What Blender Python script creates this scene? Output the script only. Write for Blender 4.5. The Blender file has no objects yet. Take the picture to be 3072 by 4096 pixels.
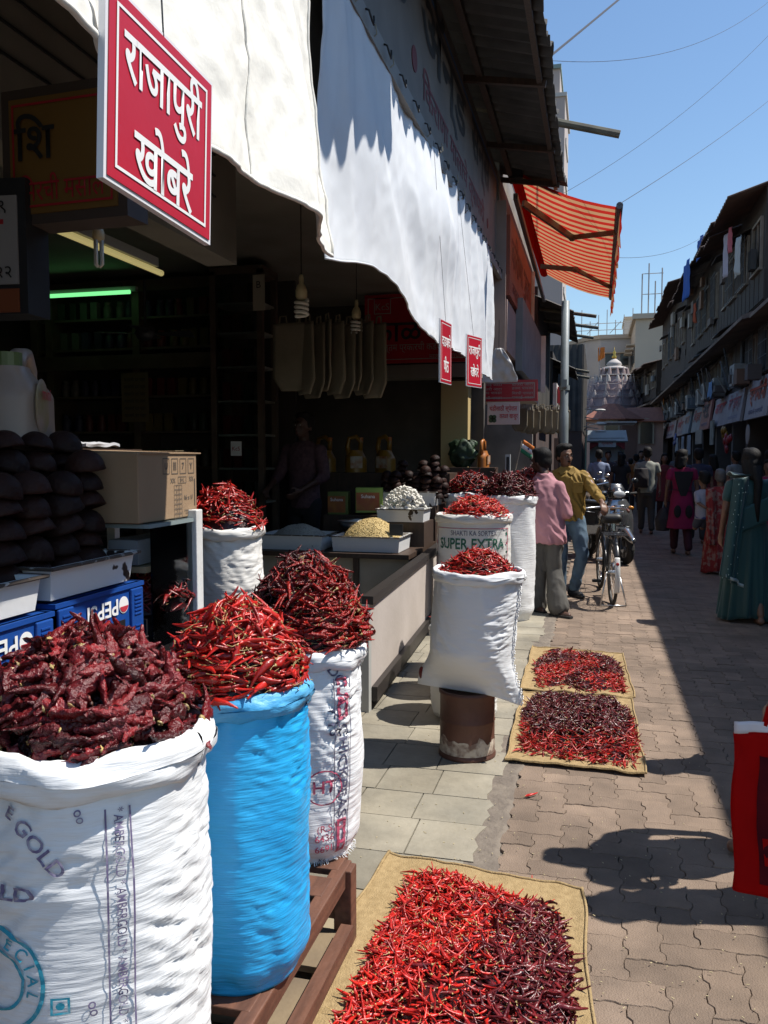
import bpy, bmesh, math, random
import numpy as np
from mathutils import Vector, Matrix, Euler, noise
random.seed(7); rng = np.random.default_rng(7)
R = math.radians; PI = math.pi
S = bpy.context.scene; COL = S.collection

# ---------------------------------------------------------------- camera, sky, sun, exposure
cam_d = bpy.data.cameras.new('camera'); cam = bpy.data.objects.new('camera', cam_d); COL.objects.link(cam)
cam.location = (0, 0, 1.55); cam.rotation_euler = (R(90 - 3.9), 0, R(14.3))
cam_d.sensor_fit = 'VERTICAL'; cam_d.sensor_height = 36; cam_d.lens = 36 * 3324 / 4096
cam_d.clip_start = .05; cam_d.clip_end = 2000; S.camera = cam
SUN = Vector((1, .24, 1.75)).normalized()
W = bpy.data.worlds.new('World'); S.world = W; W.use_nodes = True
_n = W.node_tree; _bg = _n.nodes['Background']; _sk = _n.nodes.new('ShaderNodeTexSky')
_sk.sky_type = 'NISHITA'; _sk.sun_disc = False; _sk.sun_elevation = math.asin(SUN.z); _sk.sun_rotation = math.atan2(SUN.x, SUN.y)
_sk.air_density = 1.35; _sk.dust_density = .1; _sk.ozone_density = 6.0
_bg.inputs['Strength'].default_value = .112
_n.links.new(_sk.outputs[0], _bg.inputs['Color'])
sun_d = bpy.data.lights.new('sun', 'SUN'); sun_d.energy = 4.8; sun_d.angle = R(.55); sun_d.color = (1, .95, .87)
sun = bpy.data.objects.new('sun', sun_d); COL.objects.link(sun); sun.rotation_euler = SUN.to_track_quat('Z', 'Y').to_euler()
S.view_settings.view_transform = 'Standard'; S.view_settings.look = 'None'; S.view_settings.exposure = .42; S.view_settings.gamma = 1
S.cycles.max_bounces = 6; S.cycles.diffuse_bounces = 2; S.cycles.glossy_bounces = 3; S.cycles.transmission_bounces = 4; S.cycles.transparent_max_bounces = 8
S.cycles.sample_clamp_indirect = 4; S.cycles.caustics_reflective = False; S.cycles.caustics_refractive = False

# ---------------------------------------------------------------- materials
MATS = {}
TMP = bpy.data.scenes.new('scratch')      # scratch scene for evaluating text and remeshed bodies
def evaluated(o):
    TMP.collection.objects.link(o); vl = TMP.view_layers[0]; vl.update(); return o.evaluated_get(vl.depsgraph)
def M(name, col=(.5, .5, .5), rough=.65, col2=None, scale=6, bump=0, bscale=60, metal=0, rand=0, spec=.5, detail=5,
      contrast=(.35, .65), attr=None, emit=0, alpha=1, stretch=None, bstretch=None, brot=None, weave=0, sheen=0, coat=0, trans=0, wstain=0):
    if name in MATS: return MATS[name]
    m = bpy.data.materials.new(name); m.use_nodes = True; t = m.node_tree; N = t.nodes; L = t.links
    b = N['Principled BSDF']; b.inputs['Roughness'].default_value = rough; b.inputs['Metallic'].default_value = metal
    b.inputs['Specular IOR Level'].default_value = spec
    if coat: b.inputs['Coat Weight'].default_value = coat; b.inputs['Coat Roughness'].default_value = .08
    if sheen: b.inputs['Sheen Weight'].default_value = sheen
    if trans: b.inputs['Transmission Weight'].default_value = trans
    if alpha < 1: b.inputs['Alpha'].default_value = alpha
    tc = N.new('ShaderNodeTexCoord'); src = tc.outputs['Object']; oi = None
    c1 = (*col, 1)
    out = None
    if attr:
        a = N.new('ShaderNodeAttribute'); a.attribute_name = attr; out = a.outputs['Color']
    if rand or col2: oi = N.new('ShaderNodeObjectInfo')
    if col2:
        no = N.new('ShaderNodeTexNoise'); no.noise_dimensions = '4D'; no.inputs['Scale'].default_value = scale; no.inputs['Detail'].default_value = detail
        ml = N.new('ShaderNodeMath'); ml.operation = 'MULTIPLY'; ml.inputs[1].default_value = 37; L.new(oi.outputs['Random'], ml.inputs[0]); L.new(ml.outputs[0], no.inputs['W'])
        if stretch:
            mp = N.new('ShaderNodeMapping'); mp.inputs['Scale'].default_value = stretch; L.new(src, mp.inputs[0]); L.new(mp.outputs[0], no.inputs['Vector'])
        else: L.new(src, no.inputs['Vector'])
        rp = N.new('ShaderNodeMapRange'); rp.inputs[1].default_value = contrast[0]; rp.inputs[2].default_value = contrast[1]; L.new(no.outputs['Fac'], rp.inputs[0])
        mx = N.new('ShaderNodeMix'); mx.data_type = 'RGBA'; mx.inputs[6].default_value = c1; mx.inputs[7].default_value = (*col2, 1)
        if out: L.new(out, mx.inputs[6])
        L.new(rp.outputs[0], mx.inputs[0]); out = mx.outputs[2]
    if rand:
        hs = N.new('ShaderNodeHueSaturation'); 
        if out: L.new(out, hs.inputs['Color'])
        else: hs.inputs['Color'].default_value = c1
        mr = N.new('ShaderNodeMapRange'); mr.inputs[3].default_value = 1 - rand; mr.inputs[4].default_value = 1 + rand; L.new(oi.outputs['Random'], mr.inputs[0]); L.new(mr.outputs[0], hs.inputs['Value'])
        out = hs.outputs[0]
    if wstain:
        ge = N.new('ShaderNodeNewGeometry'); ns = N.new('ShaderNodeTexNoise'); ns.inputs['Scale'].default_value = 1.7; ns.inputs['Detail'].default_value = 8; ns.inputs['Roughness'].default_value = .65; L.new(ge.outputs['Position'], ns.inputs['Vector'])
        ms_ = N.new('ShaderNodeMapRange'); ms_.inputs[1].default_value = .38; ms_.inputs[2].default_value = .62; ms_.inputs[3].default_value = 1 - wstain; ms_.inputs[4].default_value = 1.06; L.new(ns.outputs['Fac'], ms_.inputs[0])
        vm = N.new('ShaderNodeVectorMath'); vm.operation = 'SCALE'; L.new(ms_.outputs[0], vm.inputs['Scale'])
        if out: L.new(out, vm.inputs[0])
        else: vm.inputs[0].default_value = col
        out = vm.outputs[0]
    if out: L.new(out, b.inputs['Base Color'])
    else: b.inputs['Base Color'].default_value = c1
    if bump or weave:
        prev = None
        if bump:
            nb = N.new('ShaderNodeTexNoise'); nb.inputs['Scale'].default_value = bscale; nb.inputs['Detail'].default_value = 6
            if bstretch:
                mp = N.new('ShaderNodeMapping'); mp.inputs['Scale'].default_value = bstretch; mp.inputs['Rotation'].default_value = brot or (0, 0, 0); mp.vector_type = 'POINT'; L.new(src, mp.inputs[0]); L.new(mp.outputs[0], nb.inputs['Vector'])
            else: L.new(src, nb.inputs['Vector'])
            bp = N.new('ShaderNodeBump'); bp.inputs['Strength'].default_value = bump; bp.inputs['Distance'].default_value = .01; L.new(nb.outputs['Fac'], bp.inputs['Height']); prev = bp
        if weave:
            for ax, ph in (('X', 0), ('Z', 0)):
                wv = N.new('ShaderNodeTexWave'); wv.bands_direction = ax; wv.inputs['Scale'].default_value = weave; L.new(src, wv.inputs['Vector']); wv.inputs['Distortion'].default_value = 1.2
                bp = N.new('ShaderNodeBump'); bp.inputs['Strength'].default_value = .35; bp.inputs['Distance'].default_value = .002; L.new(wv.outputs['Fac'], bp.inputs['Height'])
                if prev: L.new(prev.outputs[0], bp.inputs['Normal'])
                prev = bp
        L.new(prev.outputs[0], b.inputs['Normal'])
    if emit:
        b.inputs['Emission Color'].default_value = c1; b.inputs['Emission Strength'].default_value = emit
    MATS[name] = m; return m

def glass_mat():
    if 'glass' in MATS: return MATS['glass']
    m = bpy.data.materials.new('glass'); m.use_nodes = True; t = m.node_tree; N = t.nodes; L = t.links
    N.remove(N['Principled BSDF']); o = N['Material Output']
    a = N.new('ShaderNodeBsdfTransparent'); a.inputs[0].default_value = (.86, .9, .9, 1); g = N.new('ShaderNodeBsdfGlossy'); g.inputs['Roughness'].default_value = .04
    f = N.new('ShaderNodeFresnel'); f.inputs[0].default_value = 1.45; x = N.new('ShaderNodeMixShader')
    L.new(f.outputs[0], x.inputs[0]); L.new(a.outputs[0], x.inputs[1]); L.new(g.outputs[0], x.inputs[2]); L.new(x.outputs[0], o.inputs[0])
    MATS['glass'] = m; return m

# ---------------------------------------------------------------- objects and tags
def tag(o, label, cat, group=None):
    o['label'] = label; o['category'] = cat
    if group: o['group'] = group
    return o
def kind(o, k, label=None, cat=None):
    o['kind'] = k
    if label: o['label'] = label
    if cat: o['category'] = cat
    return o
def empty(name, loc=(0, 0, 0), rz=0, label=None, cat=None, group=None):
    o = bpy.data.objects.new(name, None); COL.objects.link(o); o.location = loc; o.rotation_euler = (0, 0, rz)
    o.empty_display_size = .1
    if label: tag(o, label, cat, group)
    return o
def mesh_obj(name, me, mats=None, parent=None, loc=(0, 0, 0), rot=(0, 0, 0)):
    if mats is not None and not me.materials:
        for m in (mats if isinstance(mats, (list, tuple)) else [mats]): me.materials.append(m)
    o = bpy.data.objects.new(name, me); COL.objects.link(o); o.location = loc; o.rotation_euler = rot
    if parent: o.parent = parent
    return o
def copy_tree(o, parent=None):
    c = o.copy(); COL.objects.link(c); c.parent = parent
    for ch in list(o.children): copy_tree(ch, c)
    return c

class MB:
    def __init__(s): s.v = []; s.f = []; s.mi = []; s.m = 0
    def add(s, vs, fs):
        n = len(s.v); s.v += [tuple(p) for p in vs]; s.f += [tuple(i + n for i in f) for f in fs]; s.mi += [s.m] * len(fs); return s
    def box(s, c, d, rot=None, taper=1):
        hx, hy, hz = d[0] / 2, d[1] / 2, d[2] / 2
        P = [Vector((x * hx * (taper if z > 0 else 1), y * hy * (taper if z > 0 else 1), z * hz)) for z in (-1, 1) for x, y in ((-1, -1), (1, -1), (1, 1), (-1, 1))]
        if rot is not None:
            mt = rot if isinstance(rot, Matrix) else Euler(rot).to_matrix(); P = [mt @ p for p in P]
        return s.add([p + Vector(c) for p in P], [(3, 2, 1, 0), (4, 5, 6, 7), (0, 1, 5, 4), (1, 2, 6, 5), (2, 3, 7, 6), (3, 0, 4, 7)])
    def span(s, a, b):   # box between two corners
        a, b = Vector(a), Vector(b); return s.box((a + b) / 2, [abs(x) for x in (b - a)])
    def beam(s, a, b, w, h=None):   # box bar from a to b
        a, b = Vector(a), Vector(b); d = b - a; q = d.to_track_quat('Z', 'Y').to_matrix()
        return s.box((a + b) / 2, (w, h or w, d.length), q)
    def tube(s, pts, r, n=8, cap=True):
        pts = [Vector(p) for p in pts]; k = len(pts); rr = r if isinstance(r, (list, tuple)) else [r] * k; vs = []; up = None
        for i, p in enumerate(pts):
            t = (pts[min(i + 1, k - 1)] - pts[max(i - 1, 0)]).normalized()
            if up is None: up = t.orthogonal().normalized()
            up = (up - t * up.dot(t)); up = up.normalized() if up.length > 1e-6 else t.orthogonal().normalized(); sd = t.cross(up)
            vs += [p + (up * math.cos(a) + sd * math.sin(a)) * rr[i] for a in (2 * PI * j / n for j in range(n))]
        fs = [(i * n + j, i * n + (j + 1) % n, (i + 1) * n + (j + 1) % n, (i + 1) * n + j) for i in range(k - 1) for j in range(n)]
        if cap: fs += [tuple(range(n - 1, -1, -1)), tuple(range((k - 1) * n, k * n))]
        return s.add(vs, fs)
    def lathe(s, prof, n=20, c=(0, 0, 0), cap=True, sx=1, sy=1):
        vs = []
        for r, z in prof: vs += [(c[0] + r * sx * math.cos(2 * PI * j / n), c[1] + r * sy * math.sin(2 * PI * j / n), c[2] + z) for j in range(n)]
        k = len(prof); fs = [(i * n + j, i * n + (j + 1) % n, (i + 1) * n + (j + 1) % n, (i + 1) * n + j) for i in range(k - 1) for j in range(n)]
        if cap: fs += [tuple(range(n - 1, -1, -1)), tuple(range((k - 1) * n, k * n))]
        return s.add(vs, fs)
    def ell(s, c, r, n=12, m=8, rot=None):
        vs = []; mt = Euler(rot).to_matrix() if rot else None
        for i in range(m + 1):
            a = PI * i / m
            for j in range(n):
                b = 2 * PI * j / n; p = Vector((r[0] * math.sin(a) * math.cos(b), r[1] * math.sin(a) * math.sin(b), r[2] * math.cos(a)))
                vs.append((mt @ p if mt else p) + Vector(c))
        return s.add(vs, [(i * n + j, (i + 1) * n + j, (i + 1) * n + (j + 1) % n, i * n + (j + 1) % n) for i in range(m) for j in range(n)])
    def grid(s, fn, nu, nv, closed=False):
        vs = [fn(i / nu, j / nv) for i in range(nu + 1) for j in range(nv + 1)]
        return s.add(vs, [(i * (nv + 1) + j, (i + 1) * (nv + 1) + j, (i + 1) * (nv + 1) + j + 1, i * (nv + 1) + j + 1) for i in range(nu) for j in range(nv)])
    def prism(s, poly, h, axis='z', off=0):   # extrude a 2D polygon
        n = len(poly); f = {'z': lambda p, q: (p[0], p[1], q), 'x': lambda p, q: (q, p[0], p[1]), 'y': lambda p, q: (p[0], q, p[1])}[axis]
        return s.add([f(p, off) for p in poly] + [f(p, off + h) for p in poly], [tuple(range(n - 1, -1, -1)), tuple(range(n, 2 * n))] + [(i, (i + 1) % n, n + (i + 1) % n, n + i) for i in range(n)])
    def mesh(s, name='m', smooth=False, weld=False):
        me = bpy.data.meshes.new(name); me.from_pydata(s.v, [], s.f)
        if any(s.mi): me.polygons.foreach_set('material_index', s.mi)
        bm = bmesh.new(); bm.from_mesh(me)
        if weld: bmesh.ops.remove_doubles(bm, verts=bm.verts, dist=1e-5)
        bmesh.ops.recalc_face_normals(bm, faces=bm.faces); bm.to_mesh(me); bm.free()
        if smooth: me.polygons.foreach_set('use_smooth', [True] * len(me.polygons))
        me.update(); return me
    def build(s, name, mats, parent=None, loc=(0, 0, 0), rot=(0, 0, 0), smooth=False, bevel=0, solid=0, auto=False, weld=False):
        o = mesh_obj(name, s.mesh(name, smooth or auto, weld), mats, parent, loc, rot)
        if solid: md = o.modifiers.new('s', 'SOLIDIFY'); md.thickness = solid; md.offset = 0
        if bevel: md = o.modifiers.new('b', 'BEVEL'); md.width = bevel; md.segments = 2; md.limit_method = 'ANGLE'; md.angle_limit = R(40)
        if auto: me = o.data; me.set_sharp_from_angle(angle=R(40))
        return o
def B(name, a, b, mat, parent=None, bevel=0):
    return MB().span(a, b).build(name, mat, parent, bevel=bevel)

def text_mesh(body, size=1, bold=0, align='CENTER', extrude=0):
    c = bpy.data.curves.new('t', 'FONT'); c.body = body; c.size = size; c.offset = bold * size; c.align_x = align; c.align_y = 'CENTER'; c.resolution_u = 3; c.fill_mode = 'FRONT'; c.extrude = extrude
    o = bpy.data.objects.new('t', c); me = bpy.data.meshes.new_from_object(evaluated(o))
    bpy.data.objects.remove(o); bpy.data.curves.remove(c); return me
def text_on(name, body, o0, ux, uy, size, mat, parent, bold=0, fit=None, lift=.003, sx=1):
    """lettering laid on a plane: o0 centre, ux/uy unit vectors"""
    me = text_mesh(body, size, bold); ux = Vector(ux); uy = Vector(uy); nz = ux.cross(uy).normalized()
    if len(me.vertices) == 0: return None
    xs = [v.co.x for v in me.vertices]; ys = [v.co.y for v in me.vertices]; mx = (min(xs) + max(xs)) / 2; my = (min(ys) + max(ys)) / 2
    k = sx
    if fit: k = fit / (max(xs) - min(xs))
    par = list(range(len(me.vertices)))
    def fd(i):
        while par[i] != i: par[i] = par[par[i]]; i = par[i]
        return i
    for ed in me.edges: a, b = fd(ed.vertices[0]), fd(ed.vertices[1]); par[a] = b
    isl = {}
    for v in me.vertices:      # overlapping strokes each lie a hair above the one before
        q = isl.setdefault(fd(v.index), len(isl)); v.co = Vector(o0) + ux * (v.co.x - mx) * k + uy * (v.co.y - my) + nz * (lift + (q % 7) * size * .0006)
    return mesh_obj(name, me, mat, parent)
def frame_lines(c, ux, uy, w, h, t, lift=.003):
    ux, uy = Vector(ux), Vector(uy); nz = ux.cross(uy).normalized(); c = Vector(c) + nz * lift; mb = MB()
    P = lambda x, y: c + ux * x + uy * y
    o = [P(-w/2, -h/2), P(w/2, -h/2), P(w/2, h/2), P(-w/2, h/2)]; i = [P(-w/2+t, -h/2+t), P(w/2-t, -h/2+t), P(w/2-t, h/2-t), P(-w/2+t, h/2-t)]
    return mb.add(o + i, [(k, (k+1) % 4, 4 + (k+1) % 4, 4 + k) for k in range(4)])
def board(name, c, ux, uy, w, h, th, mat, label=None, cat='sign', parent=None, group=None):
    ux, uy = Vector(ux).normalized(), Vector(uy).normalized(); nz = ux.cross(uy); mb = MB(); c = Vector(c)
    P = lambda x, y, z: c + ux * x + uy * y + nz * z
    vs = [P(x * w/2, y * h/2, z) for z in (-th, 0) for x, y in ((-1, -1), (1, -1), (1, 1), (-1, 1))]
    mb.add(vs, [(3, 2, 1, 0), (4, 5, 6, 7), (0, 1, 5, 4), (1, 2, 6, 5), (2, 3, 7, 6), (3, 0, 4, 7)])
    o = mb.build(name, mat, parent)
    if label: tag(o, label, cat, group)
    return o
def nz3(x, y=0, z=0): return noise.noise(Vector((x, y, z)))

WHITE = M('white_paint', (.74, .74, .73), .5, (.6, .59, .56), 5, .1)
BLACK = M('black', (.012, .012, .014), .5)
RED_SIGN = M('red_sign', (.50, .012, .03), .4, (.42, .012, .028), 3, .05, 30)
LETTER_W = M('letter_white', (.8, .8, .78), .5)
LETTER_K = M('letter_black', (.02, .02, .022), .5)
LETTER_R = M('letter_red', (.42, .02, .03), .5)
WOOD = M('wood', (.17, .075, .045), .6, (.09, .04, .025), 5, .3, 40, stretch=(8, 1, 8))
METAL = M('steel', (.55, .55, .56), .3, metal=1)
DARKM = M('dark_metal', (.04, .04, .042), .45, metal=.6)
RUBBER = M('rubber', (.018, .018, .018), .8)
# ================================================================ the ground
DIRT = M('dirt', (.15, .125, .10), .9, (.10, .085, .07), 9, .8, 60)
PAVER = M('paver', (.275, .200, .147), .88, (.205, .150, .112), 7, .6, 170, rand=.16, contrast=(.3, .75), wstain=.32)
FARPAVE = M('far_paving', (.235, .195, .16), .9, (.18, .15, .125), 5, .4, 90)
kind(MB().add([(-400, -400, -.07), (400, -400, -.07), (400, 900, -.07), (-400, 900, -.07)], [(0, 1, 2, 3)]).build('ground', DIRT), 'structure')
pv = MB().grid(lambda u, v: (-1.6 + 9 * u, -1 + 26 * v, -.014 + .003 * nz3(u * 40, v * 120)), 60, 120).build('pavement', DIRT); kind(pv, 'structure')
MB().add([(-1.6, 25, -.004), (7.4, 25, -.004), (7.4, 110, -.004), (-1.6, 110, -.004)], [(0, 1, 2, 3)]).build('far_paving', FARPAVE, pv)
CU = .1125
def paver_poly(nx, ny):
    pts = []
    ez = [(0, 0), (.30, 0), (.42, .0065), (.66, .0065), (.78, 0)]      # stepped interlocking edge
    ev = [(0, 0), (.20, .010), (.42, .010), (.55, -.005), (.82, -.005)]
    for k in range(nx): pts += [((k + t) * CU, e) for t, e in ez]
    for k in range(ny): pts += [(nx * CU + e, (k + t) * CU) for t, e in ev]
    top = [((k + t) * CU, ny * CU + e) for k in range(nx) for t, e in ez] + [(nx * CU, ny * CU)]
    pts += top[::-1][:-1]
    lef = [(e, (k + t) * CU) for k in range(ny) for t, e in ev] + [(0, ny * CU)]
    pts += lef[::-1][:-1]
    cx = sum(p[0] for p in pts) / len(pts); cy = sum(p[1] for p in pts) / len(pts)
    return [Vector((p[0] - nx * CU / 2, p[1] - ny * CU / 2)) for p in pts]
def paver_geo(nx, ny):
    P = paver_poly(nx, ny); n = len(P)
    def ins(d): 
        r = []
        for i, p in enumerate(P):
            a, b = P[i - 1], P[(i + 1) % n]; t = (b - a).normalized(); r.append(p + Vector((-t.y, t.x)) * d)
        return r
    A = ins(.0007); T = ins(.0024)
    vs = [(p.x, p.y, -.014) for p in A] + [(p.x, p.y, -.003) for p in A] + [(p.x, p.y, 0) for p in T]
    fs = [(k * n + i, k * n + (i + 1) % n, (k + 1) * n + (i + 1) % n, (k + 1) * n + i) for k in (0, 1) for i in range(n)] + [tuple(range(2 * n, 3 * n))]
    return vs, fs
GH, GV = paver_geo(2, 1), paver_geo(1, 2)
MH = MB().add(*GH).mesh('paver_h'); MV = MB().add(*GV).mesh('paver_v')
yaw = R(14.3)
def in_view(x, y):
    a = math.degrees(math.atan2(x, y)) + 14.3; return y > 1.9 and -26 < a < 26.5
MATS3 = [(-.75, .06, 1.95, 3.06), (-.44, .27, 4.1, 6.7)]
cells = []
for n in range(-30, 240):
    for k in range(-70, 30):
        for t in (0, 1):
            if t == 0: cx, cy = (n + 1 + 4 * k) * CU, (n + .5) * CU
            else: cx, cy = (n + 2.5 + 4 * k) * CU, n * CU
            cy += 1.0
            if cx < -.36 + .05 * nz3(cy * 2.2, 4) or cx > 4.3 or cy < 1.0 or cy > 24.9: continue
            cells.append((cx, cy, t))
vis = [c for c in cells if in_view(c[0], c[1]) and c[0] < 3 and not any(a + .1 < c[0] < b - .1 and p + .1 < c[1] < q - .1 for a, b, p, q in MATS3)]
vis.sort(key=lambda c: c[0] ** 2 + c[1] ** 2); near = set(vis[:300])
far_v, far_f = [], []
fm = MB()
for c in cells:
    z = random.uniform(-.0025, .0015); tilt = (random.gauss(0, .006), random.gauss(0, .006), random.gauss(0, .008))
    if c in near:
        o = mesh_obj('paver', MV if c[2] else MH, PAVER, pv, (c[0], c[1], z), tilt)
    else:
        vs, fs = GV if c[2] else GH; m = Euler(tilt).to_matrix(); n = len(vs) // 3
        vv = [m @ Vector(v) + Vector((c[0], c[1], z)) for v in vs]
        if c[1] > 9: vv = vv[n:]; fs = [tuple(i - n for i in f) for f in fs if min(f) >= n]
        fm.add(vv, fs)
# distance-keeping far blocks share one mesh
fme = bpy.data.meshes.new('far_pavers'); fme.from_pydata(fm.v, [], fm.f); fme.update()
kind(mesh_obj('far_pavers', fme, PAVER, pv), 'stuff')

ms = MB().grid(lambda u, v: (-.52 + .19 * u + (.035 * nz3(v * 40, 2) + .02 * nz3(v * 120, 5)) * (1 if u > .5 else 0), 1.2 + 9.5 * v, .003 + .004 * nz3(u * 3, v * 90) - .012 * (u > .93) - .01 * (u < .03)), 14, 300).build('mortar_strip', M('mortar', (.21, .175, .14), .95, (.14, .115, .095), 14, .9, 45), pv, smooth=True)
# tiled strip in front of the shops
TILE = M('stone_tile', (.30, .275, .22), .6, (.35, .31, .235), 3, .3, 40, rand=.12, contrast=(.3, .7), wstain=.35)
TILE2 = M('yellow_tile', (.34, .27, .16), .6, (.28, .24, .17), 4, .2, 40, rand=.08)
strip = MB().add([(-7.2, -1, -.006), (-.42, -1, -.006), (-.42, 30, -.006), (-7.2, 30, -.006)], [(0, 1, 2, 3)]).build('shop_forecourt', M('forecourt_mortar', (.17, .155, .14), .9, (.12, .11, .10), 8, .5, 50)); kind(strip, 'structure')
TX = [-1.62, -1.32, -1.01, -.74, -.44]
yy = 1.6; row = 0
while yy < 10.5:
    d = .27 + .05 * ((row * 7) % 3) / 2
    for i in range(4):
        x0, x1 = TX[i] + (.04 if row % 2 else 0), TX[i + 1] + (.04 if row % 2 and i < 3 else 0)
        g = .003
        if i == 3:
            x1 = -.44 + .07 * nz3(yy * 3.1, 2)
            e = [(x1 + .035 * nz3(yy * 9 + q * 4, 9 + q), yy + g + (d - 2 * g) * q / 5) for q in range(6)]
            poly = [(x0 + g, yy + g)] + e + [(x0 + g, yy + d - g)]
        else: poly = [(x0 + g, yy + g), (x1 - g, yy + g), (x1 - g, yy + d - g), (x0 + g, yy + d - g)]
        cx, cy = x0, yy
        mb = MB().prism([(p[0] - cx, p[1] - cy) for p in poly], .016, off=-.010)
        mb.build('tile', TILE2 if (i == 0 and row in (5, 6)) or (i == 2 and row == 3) else TILE, strip, (cx, cy, random.uniform(-.001, .002)))
    yy += d; row += 1
# litter: bits of straw and seeds on the paving
lm = MB()
for k in range(700):
    y = 2.2 + 6 * random.random() ** 1.6; x = random.uniform(-.9, .9); a = random.random() * 6.3; l = random.uniform(.002, .010)
    lm.beam((x, y, .009), (x + l * math.cos(a), y + l * math.sin(a), .0095), .0022, .002)
kind(lm.build('litter', M('straw_bits', (.5, .42, .25), .8)), 'stuff', 'tiny straw and seed bits scattered over the paving', 'litter')
# ================================================================ the spice shop on the left
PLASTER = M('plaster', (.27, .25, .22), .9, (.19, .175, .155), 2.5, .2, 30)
CEIL = M('shop_ceiling', (.27, .25, .21), .8, (.20, .185, .155), 2, .1, 30)
DARKWOOD = M('dark_wood', (.07, .042, .028), .5, (.045, .028, .02), 6, .2, 40, stretch=(6, 6, 1))
FR = M('cabinet_frame', (.12, .085, .06), .5, (.08, .055, .04), 5, .1)
shop = empty('spice_shop', (-1.4, 5, 0), label='open-fronted spice shop with dark interior behind the white banners', cat='shop')
def sp(name, a, b, mat):
    o = B(name, a, b, mat); o.parent = shop; o.matrix_parent_inverse = Matrix.Translation((1.4, -5, 0)); return o
sp('floor', (-7, .2, 0), (-1.75, 11, .12), M('shop_floor', (.2, .19, .17), .6, (.15, .14, .13), 4))
sp('back_wall', (-7.2, .2, 0), (-7, 11, 5.2), M('shaded_plaster', (.10, .09, .08), .9, (.06, .055, .05), 2)); sp('side_wall', (-7, 11, 0), (-1.45, 11.2, 5.2), M('shaded_plaster', (.10, .09, .08), .9, (.06, .055, .05), 2)); sp('side_wall', (-7, 0, 0), (-1.35, .2, 5.2), PLASTER)  # inner walls take a darker plaster with the interior's shade in its colour
sp('ceiling', (-7, .2, 3.58), (-1.42, 11, 3.66), CEIL); sp('upper_wall', (-1.52, .2, 3.06), (-1.40, 11.2, 5.3), PLASTER)
sp('beam', (-2.4, .2, 2.74), (-2.2, 4.9, 3.58), CEIL)
for k in range(3): sp('conduit', (-2.199, .2, 3.3 - .12 * k), (-2.19, 4.6, 3.31 - .12 * k), LETTER_K)
sp('side_beam', (-3.1, 10.6, 2.55), (-1.45, 10.98, 2.72), CEIL)
def sc(o): o.parent = shop; o.matrix_parent_inverse = Matrix.Translation((1.4, -5, 0)); return o

# shelving cabinet across the shop
cab = empty('shelf_cabinet', (-5, 8.5, .12), label='brown-framed glazed shelf cabinet at the back of the shop', cat='cabinet')
def cp(name, a, b, mat=FR, bevel=0):
    o = B(name, (a[0] + 5, a[1] - 8.5, a[2] - .12), (b[0] + 5, b[1] - 8.5, b[2] - .12), mat, cab, bevel); return o
cp('back_panel', (-6.4, 8.9, .12), (-3.3, 8.94, 3.5), M('cab_back', (.06, .05, .045), .7))
for x in (-6.4, -6.2, -5.08, -3.96): cp('post', (x, 8.46, .12), (x + .09, 8.9, 3.5))
cp('rail', (-6.31, 8.44, 2.52), (-3.9, 8.5, 2.68)); cp('rail', (-6.31, 8.44, 3.38), (-3.9, 8.5, 3.5))
for z in (.6, 1.0, 1.4, 1.8, 2.2, 2.74, 3.08): cp('shelf', (-6.3, 8.5, z), (-3.97, 8.9, z + .025), FR)
PROD = [M('pack_%d' % i, c, .45, rand=.3) for i, c in enumerate([(.11, .015, .015), (.12, .085, .025), (.02, .03, .02), (.11, .10, .085), (.03, .025, .06)])]
jar = MB().lathe([(.045, 0), (.05, .01), (.05, .13), (.035, .155), (.035, .17), (.038, .172), (.038, .195), (.0, .196)], 10).mesh('jar_mesh', True)
pk = MB().box((0, 0, .1), (.09, .07, .2)).mesh('packet_mesh')
jm = {}
for z in (1.025, 1.425, 1.825, 2.225, 2.765, 3.105):
    x = -6.2
    while x < -4.02:
        if -5.10 < x < -4.96: x = -4.95
        kk = (int(z * 10) + int((x + 7) * 1.7)) % 5; base = jar if (int(z * 10) + int(x * .9)) % 2 else pk
        key = (kk, base.name)
        if key not in jm: jm[key] = base.copy(); jm[key].materials.append(PROD[kk])
        nm, lb = ('jar', 'small jar lined up on the cabinet shelves') if base is jar else ('packet', 'small packet lined up on the cabinet shelves')
        o = mesh_obj(nm, jm[key], None, None, (x, 8.60, z), (0, 0, random.uniform(-.1, .1))); tag(o, lb, nm, nm + 's on the cabinet shelves')
        x += random.uniform(.11, .17)
# glazed showcase on the right of the cabinet
case = empty('showcase', (-3.62, 8.3, .12), label='tall narrow glazed showcase of packets beside the hanging cloth bags', cat='showcase')
def kp(name, a, b, mat=FR): return B(name, (a[0] + 3.62, a[1] - 8.3, a[2] - .12), (b[0] + 3.62, b[1] - 8.3, b[2] - .12), mat, case)
for x, y in ((-3.9, 8.0), (-3.38, 8.0), (-3.9, 8.38), (-3.38, 8.38)): kp('post', (x, y, .12), (x + .06, y + .06, 3.44))
kp('top', (-3.9, 8.0, 3.4), (-3.32, 8.44, 3.48)); kp('base', (-3.9, 8.0, .12), (-3.32, 8.44, .7))
for z in (1.05, 1.4, 1.75, 2.1, 2.45, 2.8, 3.1): kp('shelf', (-3.88, 8.04, z), (-3.34, 8.42, z + .02), M('pale_shelf', (.3, .3, .26), .5))
kp('pane', (-3.84, 8.01, .7), (-3.38, 8.016, 3.4), glass_mat())
for z in (1.07, 1.42, 1.77, 2.12, 2.47, 2.82):
    for i in range(4):
        o = mesh_obj('packet', jm.get((i % 5 if i != 1 else 0, 'packet_mesh')) or pk.copy(), PROD[0], None, (-3.8 + .12 * i, 8.2, z)); tag(o, 'red packet standing inside the glazed showcase', 'packet', 'packets in the showcase')
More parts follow.
